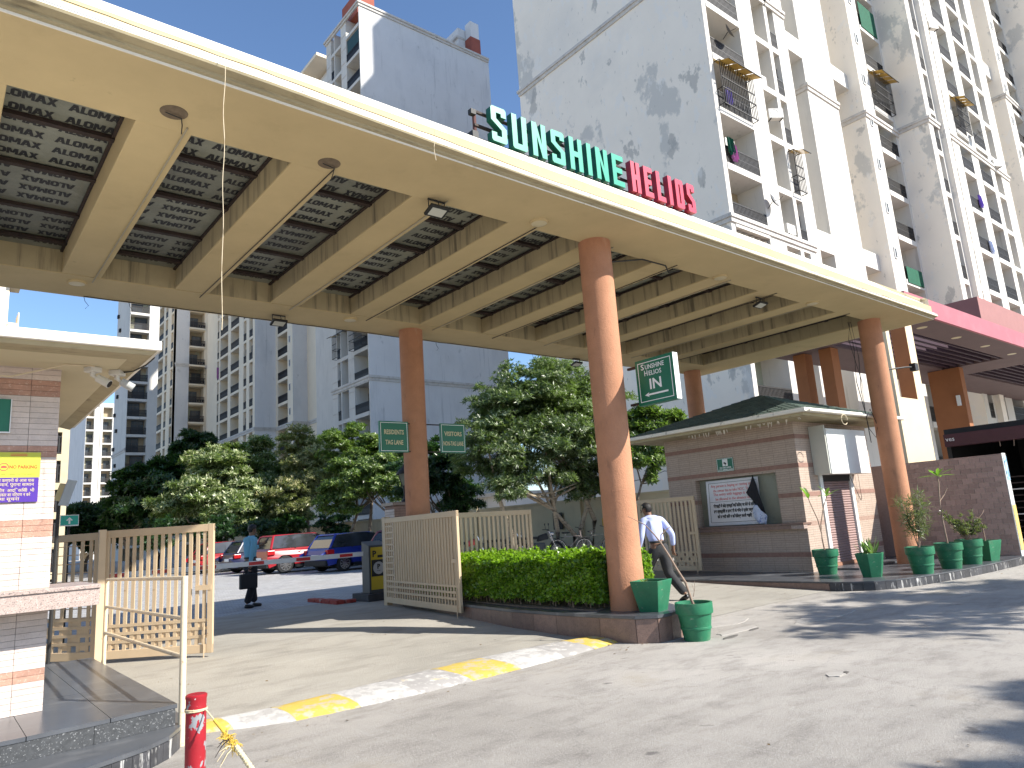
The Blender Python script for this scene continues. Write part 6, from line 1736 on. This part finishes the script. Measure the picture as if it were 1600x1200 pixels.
ud = sc([(9.5, 31, 1.9, .8), (11.2, 31, 1.75, .8), (12.8, 31.5, 1.9, .7), (14.4, 30.5, 2.0, .7), (7.6, 32, 1.9, .8)], 1.25)
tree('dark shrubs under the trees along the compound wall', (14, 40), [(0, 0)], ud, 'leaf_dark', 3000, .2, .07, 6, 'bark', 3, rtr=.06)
# street trees beyond the right border of the view: their shade falls on the road
def street_tree(label, x, y, blobs, n):
    tree(label, (x, y), [(0, 0)], blobs, 'leaf_green', n, .26, .08, 5, 'bark', 7, 'street trees on the right', rtr=.16)
def oc(gx, gy, h): return (gx + .69 * h, gy - 1.17 * h, h)
street_tree('street tree on the right whose shade dapples the road before the platform', 14.4, -2.4, [(*oc(9.4, 4.0, 6.0), .95), (*oc(10.6, 4.3, 6.6), 1.1), (*oc(12.0, 3.7, 6.2), 1.1), (*oc(11.3, 4.8, 6.2), .6), (*oc(13.3, 3.6, 6.4), .9), (*oc(8.4, 4.3, 5.8), .5)], 1000)
street_tree('street tree nearer the viewer whose shade touches the lower right of the road', 9.8, -6.4, [(*oc(5.5, .7, 5.8), .6), (*oc(6.6, 1.0, 6.0), .75), (*oc(4.7, 1.25, 5.6), .28)], 1000)

# ------------------------------------------------------------------ cars
def car(label, loc, rz, paint, kind='hatch', group='cars parked in a row facing the compound wall', dark_low=False):
    c = thing('parked_car', label, 'car', loc, rz, group)
    L = 3.85 if kind == 'hatch' else 4.0; Hb = .89 if kind == 'hatch' else .98; Ht = 1.44 if kind == 'hatch' else 1.55
    wr = .31 if kind == 'hatch' else .35; x1, x2 = .75, L - .78
    hw = .86
    prof_ = [(.05, .36), (.0, .52), (.01, .68), (.06, Hb - .06), (.15, Hb + .02), (L * .30, Hb + .03), (L * .70, Hb + .01), (L * .82, Hb - .05), (L * .92, Hb - .15), (L - .05, Hb - .27), (L, .54), (L - .02, .40), (L - .06, .28)]
    def arch(cx): return [(cx + (wr + .05) * math.cos(a), wr + (wr + .05) * math.sin(a)) for a in [math.pi * k / 8 for k in range(9)]]
    low_ = [(L - .05, .24)] + [p for p in arch(x2) if p[1] > .2] + [p for p in arch(x1) if p[1] > .2] + [(.08, .26)]
    poly = prof_ + low_
    mb = MB()
    n = len(poly)
    tr = fill_poly(poly)
    def wid(x, z): 
        e = hw - .10 * max(0, (x - L * .8) / (L * .2)) - .06 * max(0, (.3 - x) / .3)
        return e - .05 * max(0, z - Hb + .15) / .15
    for s in (-1, 1):
        mb.add([(x, s * wid(x, z), z) for x, z in poly], [tuple(t) for t in tr])
    for i in range(n):
        a, b = poly[i], poly[(i + 1) % n]
        mb.add([(a[0], -wid(*a), a[1]), (b[0], -wid(*b), b[1]), (b[0], wid(*b), b[1]), (a[0], wid(*a), a[1])], [(0, 1, 2, 3)])
    part('body', mb, paint, c, smooth=True, bevel=.045)
    part('wheel_well', MB().box(.3, L - .3, -hw + .2, hw - .2, .2, .7), M['tyre'], c)
    # cabin: glass volume and painted roof with pillars
    g0 = [(.16, Hb + .02), (.52 if kind == 'hatch' else .34, Ht - .05), (L * .56, Ht - .04), (L * .74, Hb + .02)]
    def cab(pts, wb, wt, mt, nm, bev=0):
        vs = []
        for s in (-1, 1):
            for (x, z) in pts: 
                w = wb + (wt - wb) * (z - Hb) / (Ht - Hb)
                vs.append((x, s * w, z))
        m = len(pts)
        fs = [tuple(range(m)), tuple(range(m, 2 * m))[::-1]] + [(i, (i + 1) % m, m + (i + 1) % m, m + i) for i in range(m)]
        part(nm, MB().add(vs, fs), mt, c, bevel=bev)
    cab([g0[0], (g0[0][0] * .45 + g0[1][0] * .55, Hb + (Ht - Hb) * .62), g0[1], (L * .36, Ht), (L * .50, Ht - .01), g0[2], (L * .66, Hb + (Ht - Hb) * .5), g0[3]], hw - .045, hw - .22, M['glass_car'], 'glass', .02)
    rx0, rx1 = g0[1][0] - .06, g0[2][0] + .08
    part('roof', MB().add([(rx0, -hw + .22, Ht - .06), (rx1, -hw + .22, Ht - .05), (rx1, hw - .22, Ht - .05), (rx0, hw - .22, Ht - .06), (rx0 + .1, -hw + .30, Ht), (rx1 - .15, -hw + .30, Ht + .01), (rx1 - .15, hw - .30, Ht + .01), (rx0 + .1, hw - .30, Ht)], [(0, 3, 2, 1), (4, 5, 6, 7), (0, 1, 5, 4), (1, 2, 6, 5), (2, 3, 7, 6), (3, 0, 4, 7)]), paint, c, bevel=.02)
    for s in (-1, 1):
        for (a, b, r_) in (((g0[0][0], Hb), (g0[1][0], Ht - .05), .05), ((L * .30, Hb), (L * .31, Ht - .05), .035), ((L * .5, Hb), (L * .48, Ht - .05), .03), ((g0[3][0], Hb), (g0[2][0], Ht - .05), .035)):
            part('pillar', MB().cyl((a[0], s * (hw - .07), a[1]), (b[0], s * (hw - .24), b[1]), r_, n=6), paint if r_ > .04 else M['tyre'], c)
    for x in (x1, x2):
        for s in (-1, 1):
            w = part('wheel', MB().cyl((x, s * (hw - .20), wr), (x, s * (hw + .005), wr), wr, n=28), M['tyre'], c, bevel=.03)
            mb = MB(); mb.cyl((x, s * (hw + .006), wr), (x, s * (hw + .012), wr), wr * .66, n=20, m=1)
            for q in range(10):
                a = q * math.pi / 5
                mb.box(.0, wr * .64, -.022, .022, -.006, .008, 0, Matrix.Translation((x, s * (hw + .016), wr)) @ Matrix.Rotation(-a, 4, 'Y') @ Matrix.Rotation(R(90), 4, 'X'))
            for (r0, r1) in ((.60, .68),):
                for q in range(20):
                    a0, a1 = q * math.pi / 10, (q + 1) * math.pi / 10
                    mb.add([(x + wr * rr * math.cos(a), s * (hw + .02), wr + wr * rr * math.sin(a)) for rr, a in ((r0, a0), (r1, a0), (r1, a1), (r0, a1))], [(0, 1, 2, 3)], 0)
            mb.cyl((x, s * (hw + .01), wr), (x, s * (hw + .028), wr), .05, n=10)
            part('rim', mb, [M['chrome'], M['tyre']], w)
    for s in (-1, 1):
        part('tail_lamp', MB().box(-.012, .30, s * (hw - .08) - .10, s * (hw - .08) + .075, Hb - .22, Hb - .04), mat('tail_lamp', (.35, .012, .015), .2, .05, 4, 0), c, bevel=.02)
        part('headlight', MB().box(L - .32, L - .03, s * (hw - .15) - .12, s * (hw - .15) + .06, Hb - .32, Hb - .18), M['ac_white'], c, bevel=.02)
        part('mirror', MB().box(L * .66, L * .70, s * (hw + .02), s * (hw + .17), Hb + .02, Hb + .15), paint, c, bevel=.02)
        for x in (L * .32, L * .5):
            part('door_handle', MB().box(x, x + .14, s * (hw + .0), s * (hw + .018), Hb - .16, Hb - .13), M['chrome'] if not dark_low else paint, c)
            part('door_line', MB().box(x + .17, x + .178, s * (hw - .001), s * (hw + .003), .35, Hb - .03), M['tyre'], c)
    part('number_plate', MB().box(-.022, -.005, -.25, .25, .55, .67), M['sign_white'], c)
    part('bumper', MB().box(-.03, .10, -hw + .08, hw - .08, .26, .46), M['tyre'] if dark_low else paint, c, bevel=.03)
    part('sill', MB().box(x1 + .42, x2 - .42, -hw - .01, hw + .01, .22, .32), M['tyre'] if dark_low else paint, c)
    return c
pb = mat('car_blue', (.010, .028, .22), .38, .05, 4, 0, coat=.35, spec=.4)
pr_ = mat('car_red', (.30, .010, .018), .38, .05, 4, 0, coat=.35, spec=.4)
pn = mat('car_navy', (.012, .016, .055), .38, .05, 4, 0, coat=.35, spec=.4)
pm = mat('car_maroon', (.14, .012, .020), .38, .05, 4, 0, coat=.35, spec=.4)
ps2 = mat('car_silver', (.42, .42, .41), .28, .05, 4, 0, metal=.5, coat=1)
car('blue hatchback parked behind the barrier arm, rear wheel in view', (11.75, 26.6, .125), .12, pb, 'hatch', dark_low=True)
car('red compact utility car parked between the blue and the navy car', (10.7, 29.7, .125), .05, pr_, 'suv', dark_low=True)
car('navy blue car parked behind the standing man', (10.6, 33.4, .125), .05, pn, 'hatch')
car('maroon car half hidden by the parking machine', (12.9, 23.2, .125), .5, pm, 'hatch')
car('bright red car glimpsed through the left gate bars', (10.2, 36.9, .125), .05, pr_, 'hatch')
car('silver car glimpsed past the blue hatchback', (13.8, 30.4, .125), .0, ps2, 'hatch')

# ------------------------------------------------------------------ bicycles and motorcycles
def bicycle(label, x, y, rz, fm, lean=0.1):
    t = thing('bicycle', label, 'bicycle', (x, y, gz(y)), rz, 'bicycles parked by the compound wall')
    t.rotation_euler = (lean, 0, rz)
    def wheel(cx):
        mb = MB(); mb.tube([(cx + .33 * math.cos(a), 0, .33 + .33 * math.sin(a)) for a in [i * 2 * math.pi / 28 for i in range(29)]], .017, 6)
        w = part('wheel', mb, M['tyre'], t, smooth=True)
        mb = MB()
        for i in range(14):
            a = i * 2 * math.pi / 14; mb.cyl((cx, 0, .33), (cx + .32 * math.cos(a), 0, .33 + .32 * math.sin(a)), .003, n=3, caps=False)
        mb.tube([(cx + .305 * math.cos(a), 0, .33 + .305 * math.sin(a)) for a in [i * 2 * math.pi / 24 for i in range(25)]], .012, 5)
        part('spokes', mb, M['chrome'], w)
    wheel(0); wheel(1.05)
    part('frame', MB().tube([(0, 0, .33), (.42, 0, .30), (.33, 0, .80), (0, 0, .33)], .014, 6).tube([(.42, 0, .30), (.90, 0, .74), (.33, 0, .74)], .017, 6).tube([(.90, 0, .92), (.93, 0, .70), (1.05, 0, .33)], .016, 6), fm, t)
    part('handlebar', MB().tube([(.80, -.28, 1.04), (.90, -.20, 1.02), (.90, 0, .96), (.90, .20, 1.02), (.80, .28, 1.04)], .012, 6), M['cable'], t)
    part('saddle', MB().prism([(.20, -.09), (.20, .09), (.34, .06), (.50, .02), (.50, -.02), (.34, -.06)], .86, .91), M['cable'], t, bevel=.015)
    part('seat_post', MB().cyl((.33, 0, .78), (.33, 0, .87), .013, n=6), M['chrome'], t)
    part('carrier', MB().box(-.18, .25, -.07, .07, .70, .715), M['cable'], t)
    part('crank', MB().cyl((.42, -.05, .30), (.42, .05, .30), .09, n=14).box(.38, .44, -.12, .12, .12, .15), M['cable'], t)
bicycle('black bicycle with its handlebar against the beige wall', 18.6, 18.9, -.35, M['cable'])
bicycle('red brown bicycle nearest the front column', 19.6, 17.7, -.2, mat('bike_red', (.30, .05, .03), .4, .1))
bicycle('pale framed bicycle beside the motorcycles', 18.6, 20.3, -.5, mat('bike_pale', (.40, .32, .30), .4, .1))
bicycle('dark bicycle partly behind the front column', 20.0, 16.9, -.2, M['cable'])
def moto(label, x, y, rz, tk):
    t = thing('motorcycle', label, 'motorcycle', (x, y, gz(y)), rz, 'motorcycles parked behind the hedge')
    for cx in (0, 1.28):
        w = part('wheel', MB().tube([(cx + .25 * math.cos(a), 0, .30 + .25 * math.sin(a)) for a in [i * 2 * math.pi / 20 for i in range(21)]], .05, 8), M['tyre'], t, smooth=True)
        part('rim', MB().cyl((cx, -.03, .30), (cx, .03, .30), .12, n=14), M['chrome'], w)
    part('engine', MB().box(.42, .85, -.13, .13, .25, .58), M['machine_grey'], t, bevel=.04)
    part('tank', MB().add([(.55, -.12, .62), (1.0, -.14, .70), (1.0, .14, .70), (.55, .12, .62), (.60, -.08, .84), (.95, -.11, .93), (.95, .11, .93), (.60, .08, .84)], [(0, 3, 2, 1), (4, 5, 6, 7), (0, 1, 5, 4), (1, 2, 6, 5), (2, 3, 7, 6), (3, 0, 4, 7)]), tk, t, bevel=.04)
    part('seat', MB().box(-.18, .58, -.12, .12, .72, .82), M['cable'], t, bevel=.03)
    part('tail', MB().box(-.35, .1, -.08, .08, .58, .72), tk, t, bevel=.03)
    part('fork', MB().cyl((1.28, -.09, .30), (1.02, -.09, .98), .022, n=8).cyl((1.28, .09, .30), (1.02, .09, .98), .022, n=8), M['chrome'], t)
    part('handlebar', MB().tube([(.88, -.36, 1.05), (1.0, -.2, 1.04), (1.02, 0, 1.0), (1.0, .2, 1.04), (.88, .36, 1.05)], .014, 6), M['cable'], t)
    part('headlamp', MB().cyl((1.08, 0, .90), (1.20, 0, .88), .09, .10, n=16), M['chrome'], t)
    part('mirror', MB().cyl((.98, -.28, 1.06), (.98, -.30, 1.22), .008, n=5).box(.96, .98, -.36, -.25, 1.20, 1.28).cyl((.98, .28, 1.06), (.98, .30, 1.22), .008, n=5).box(.96, .98, .25, .36, 1.20, 1.28), M['cable'], t)
    part('exhaust', MB().cyl((.5, .16, .28), (-.25, .17, .36), .04, n=10), M['chrome'], t)
moto('black motorcycle at the foot of the big tree trunk', 17.4, 20.9, -.5, M['cable'])
moto('dark motorcycle with grey tank behind the gate slats', 16.4, 21.6, -.55, M['machine_grey'])
moto('dark red motorcycle further behind the gate slats', 14.8, 21.9, -.6, mat('tank_red', (.25, .02, .02), .3, .05, 4, 0, coat=.6))
tag(part('wall_frame', MB().box(20.9, 20.96, 22.4, 22.9, 1.15, 1.75).box(20.88, 20.9, 22.36, 22.94, 1.1, 1.8), [M['cable']], None), 'small dark frame leaning on the wall left of the pale trunk', 'frame')

# ------------------------------------------------------------------ people
def skin_mesh(name, pts, edges, mt, root, sub=2, rootv=0, smooth=True):
    me = bpy.data.meshes.new(name)
    me.from_pydata([p[:3] for p in pts], edges, [])
    o = bpy.data.objects.new(name, me); COL.objects.link(o)
    sk = o.modifiers.new('skin', 'SKIN'); sk.use_smooth_shade = True
    for i, p in enumerate(pts):
        r = p[3]
        me.skin_vertices[0].data[i].radius = r if isinstance(r, tuple) else (r, r)
        me.skin_vertices[0].data[i].use_root = (i == rootv)
    ss = o.modifiers.new('sub', 'SUBSURF'); ss.levels = sub; ss.render_levels = sub
    dg = bpy.context.evaluated_depsgraph_get()
    m2 = bpy.data.meshes.new_from_object(o.evaluated_get(dg))
    bpy.data.objects.remove(o)
    m2.name = name
    m2.materials.clear(); m2.materials.append(mt)
    m2.polygons.foreach_set('use_smooth', [True] * len(m2.polygons))
    return link(name, m2, root)
def hand(pts, edges, wi, w, fwd, thumb):
    """adds palm and five bent fingers behind wrist index wi; w wrist position, fwd direction"""
    f = Vector(fwd).normalized(); s = Vector(thumb).normalized(); n = f.cross(s)
    base = Vector(w)
    pi_ = len(pts); pc = base + f * .05; pts.append((*pc, (.032, .018))); edges.append((wi, pi_))
    for k, (o, L) in enumerate(((.030, .070), (.011, .078), (-.009, .072), (-.027, .056))):
        a = base + f * .085 + s * o; b = a + f * L * .45 + n * .008; c = b + f * L * .35 + n * .026
        i = len(pts); pts += [(*a, .0088), (*b, .0082), (*c, .0068)]
        edges += [(pi_, i), (i, i + 1), (i + 1, i + 2)]
    a = base + f * .03 + s * .035; b = a + f * .035 + s * .02; i = len(pts)
    pts += [(*a, .011), (*b, .009)]; edges += [(pi_, i), (i, i + 1)]
def person(label, loc, rz, J, shirt, trous, extra=None):
    """J: dict of joints in local space, +Y is ahead"""
    p = thing('person', label, 'person', loc, rz)
    pts = [(*J['chest'], .10), (*J['neck'], .052), (*J['headb'], .062), (*J['head'], (.074, .088)), (*J['crown'], .060)]
    ed = [(0, 1), (1, 2), (2, 3), (3, 4)]
    for s in ('l', 'r'):
        i = len(pts); pts += [(*J[s + 'sho'], .050), (*J[s + 'elb'], .038), (*J[s + 'wri'], .026)]
        ed += [(0, i), (i, i + 1), (i + 1, i + 2)]
        w = Vector(J[s + 'wri']); f = w - Vector(J[s + 'elb']); th = Vector(J.get(s + 'thumb', (0, 1, 0)))
        hand(pts, ed, i + 2, w, f, (th - f.normalized() * th.dot(f.normalized())))
    i = len(pts); pts += [(*J['hip'], .11)]; ed.append((0, i)); h = i
    for s in ('l', 'r'):
        i = len(pts); pts += [(*J[s + 'hip'], .075), (*J[s + 'kne'], .050), (*J[s + 'ank'], .035)]
        ed += [(h, i), (i, i + 1), (i + 1, i + 2)]
    skin_mesh('body', pts, ed, M['skin'], p, 2, h)
    # face
    hd = Vector(J['head']); fw = Vector(J.get('look', (0, 1, 0))).normalized(); sd = fw.cross(Vector((0, 0, 1))).normalized()
    part('nose', MB().add([tuple(hd + fw * .080 + Vector((0, 0, .012))), tuple(hd + fw * .108 + Vector((0, 0, -.028))), tuple(hd + fw * .078 + sd * .017 + Vector((0, 0, -.032))), tuple(hd + fw * .078 - sd * .017 + Vector((0, 0, -.032)))], [(0, 1, 2), (0, 3, 1), (1, 3, 2)]), M['skin'], p)
    for s in (-1, 1):
        c = hd + sd * s * .079 + Vector((0, 0, -.005))
        part('ear', MB().lathe([(0, -.02), (.012, -.012), (.016, 0), (.012, .018), (0, .024)], 10, c=tuple(c)), M['skin'], p, smooth=True)
        e = hd + fw * .083 + sd * s * .031 + Vector((0, 0, .010))
        part('eye', MB().lathe([(0, -.007), (.010, 0), (0, .007)], 10, c=tuple(e)), M['hair'], p)
    part('mouth', MB().box(-.022, .022, -.003, .003, -.004, .004, T=frame(hd + fw * .086 + Vector((0, 0, -.052)), sd, (0, 0, 1))), mat('lips', (.14, .05, .04), .6, 0), p)
    # hair: cap
    hb = hd - fw * .012 + Vector((0, 0, .022))
    cap = bpy.data.meshes.new('hair'); b = bmesh.new(); bmesh.ops.create_icosphere(b, subdivisions=3, radius=.097)
    kill = []
    for v in b.verts:
        q = v.co.copy(); f_ = q.dot(fw); 
        if f_ > .035 and q.z < .045: kill.append(v)
        if q.z < -.075 + (.05 if f_ > -.01 else 0): kill.append(v)
        v.co.z *= 1.02; v.co += Vector((random.gauss(0, .0018),) * 3)
    bmesh.ops.delete(b, geom=list(set(kill)), context='VERTS')
    b.to_mesh(cap); b.free(); cap.materials.append(M['hair']); cap.polygons.foreach_set('use_smooth', [True] * len(cap.polygons))
    o = link('hair', cap, p); o.location = hb
    sdm = o.modifiers.new('thick', 'SOLIDIFY'); sdm.thickness = .008
    # shirt
    ch, hp = Vector(J['chest']), Vector(J['hip'])
    mid = ch.lerp(hp, .55); up_ = ch + Vector((0, 0, .10))
    pts = [(*hp.lerp(ch, .12), (.158, .115)), (*mid, (.150, .112)), (*ch, (.175, .118)), (*up_, (.12, .085)), (*(Vector(J['neck']) + Vector((0, 0, -.005))), .060)]
    ed = [(0, 1), (1, 2), (2, 3), (3, 4)]
    for s in ('l', 'r'):
        i = len(pts); e = Vector(J[s + 'elb']); w = Vector(J[s + 'wri'])
        pts += [(*J[s + 'sho'], .070), (*e, .054), (*e.lerp(w, .88), .042)]
        ed += [(3, i), (i, i + 1), (i + 1, i + 2)]
    skin_mesh('shirt', pts, ed, shirt, p, 2, 2)
    part('collar', MB().lathe([(.066, -.01), (.074, .0), (.066, .028)], 18, c=tuple(Vector(J['neck']) + Vector((0, 0, -.005)))), shirt, p, smooth=True)
    pts = [(*(hp + Vector((0, 0, .09))), (.158, .112)), (*hp, (.165, .13))]; ed = [(0, 1)]
    for s in ('l', 'r'):
        i = len(pts); k = Vector(J[s + 'kne']); a = Vector(J[s + 'ank'])
        pts += [(*(Vector(J[s + 'hip']) + Vector((0, 0, -.03))), .112), (*Vector(J[s + 'hip']).lerp(k, .5), .102), (*k, .086), (*k.lerp(a, .5), .080), (*k.lerp(a, .97), .074)]
        ed += [(1, i), (i, i + 1), (i + 1, i + 2), (i + 2, i + 3), (i + 3, i + 4)]
    skin_mesh('trousers', pts, ed, trous, p, 2, 1)
    part('belt', MB().lathe([(.156, .0), (.160, .004), (.160, .032), (.155, .036)], 24, T=Matrix.Translation(hp + Vector((0, 0, .07))) @ Matrix.Diagonal((1, .75, 1, 1))), M['cable'], p, smooth=True)
    for s in ('l', 'r'):
        a = Vector(J[s + 'ank']); fd = Vector(J.get(s + 'toe', (0, 1, 0))).normalized()
        pts = [(*(a - fd * .05 + Vector((0, 0, -.035))), .040), (*(a + fd * .06 + Vector((0, 0, -.045))), .043), (*(a + fd * .17 + Vector((0, 0, -.055)) + Vector((0, 0, fd.z * .0))), .032)]
        skin_mesh('shoe', pts, [(0, 1), (1, 2)], M['shoe'], p, 2, 1)
    return p
# man with phone and bag (local +Y ahead; turned to face +X in the yard)
Ja = dict(chest=(0, .0, 1.28), neck=(0, .02, 1.44), headb=(0, .035, 1.50), head=(0, .06, 1.575), crown=(0, .055, 1.64), look=(0, .9, -.4),
          lsho=(-.18, 0, 1.38), lelb=(-.20, .08, 1.12), lwri=(-.08, .30, 1.26), lthumb=(0, 0, 1), rsho=(.18, -.01, 1.38), relb=(.22, -.09, 1.12), rwri=(.21, -.13, .88), rthumb=(0, 1, 0),
          hip=(0, 0, .92), lhip=(-.09, 0, .86), lkne=(-.10, .10, .48), lank=(-.10, .16, .08), rhip=(.09, 0, .86), rkne=(.10, .0, .48), rank=(.10, -.14, .085))
pa = person('man in blue shirt and black trousers standing behind the barrier arm with phone and bag', (5.35, 15.35, .125), R(-78), Ja, M['shirt_cyan'], M['trouser_black'])
ph = thing('phone', 'dark phone held up in the hand of the man behind the barrier', 'phone', (0, 0, 0))
ph.matrix_world = Matrix.Translation((5.35, 15.35, .125)) @ Matrix.Rotation(R(-78), 4, 'Z')
part('phone_body', MB().box(-.035, .035, -.005, .005, -.07, .07, T=Matrix.Translation((-.06, .42, 1.33)) @ Matrix.Rotation(R(-30), 4, 'X')), M['cable'], ph, bevel=.004)
bg_ = thing('handbag', 'black document bag held low by the man behind the barrier', 'bag', (0, 0, 0))
bg_.matrix_world = ph.matrix_world.copy()
part('bag_body', MB().box(.17, .26, -.36, .02, .40, .70), M['bag'], bg_, bevel=.02)
part('strap', MB().tube([(.215, -.28, .70), (.215, -.25, .76), (.215, -.17, .80), (.215, -.09, .76), (.215, -.06, .70)], .012, 6), M['bag'], bg_)
Jb = dict(chest=(.02, .10, 1.25), neck=(.02, .15, 1.40), headb=(.02, .175, 1.455), head=(.0, .20, 1.53), crown=(.0, .19, 1.60), look=(-.35, .9, -.15),
          lsho=(-.17, .12, 1.345), lelb=(-.25, .10, 1.08), lwri=(-.24, .22, .86), lthumb=(0, 1, 0), rsho=(.21, .08, 1.345), relb=(.30, -.06, 1.10), rwri=(.33, -.02, .87), rthumb=(0, 1, 0),
          hip=(.02, .0, .90), lhip=(-.07, .02, .85), lkne=(-.09, .24, .50), lank=(-.09, .30, .08), rhip=(.11, -.01, .85), rkne=(.13, -.06, .46), rank=(.14, -.40, .14), rtoe=(0, .9, -.35))
person('man in a pale blue shirt and charcoal trousers walking away past the front column', (9.55, 7.95, .01), R(-8), Jb, M['shirt_blue'], M['trouser'])
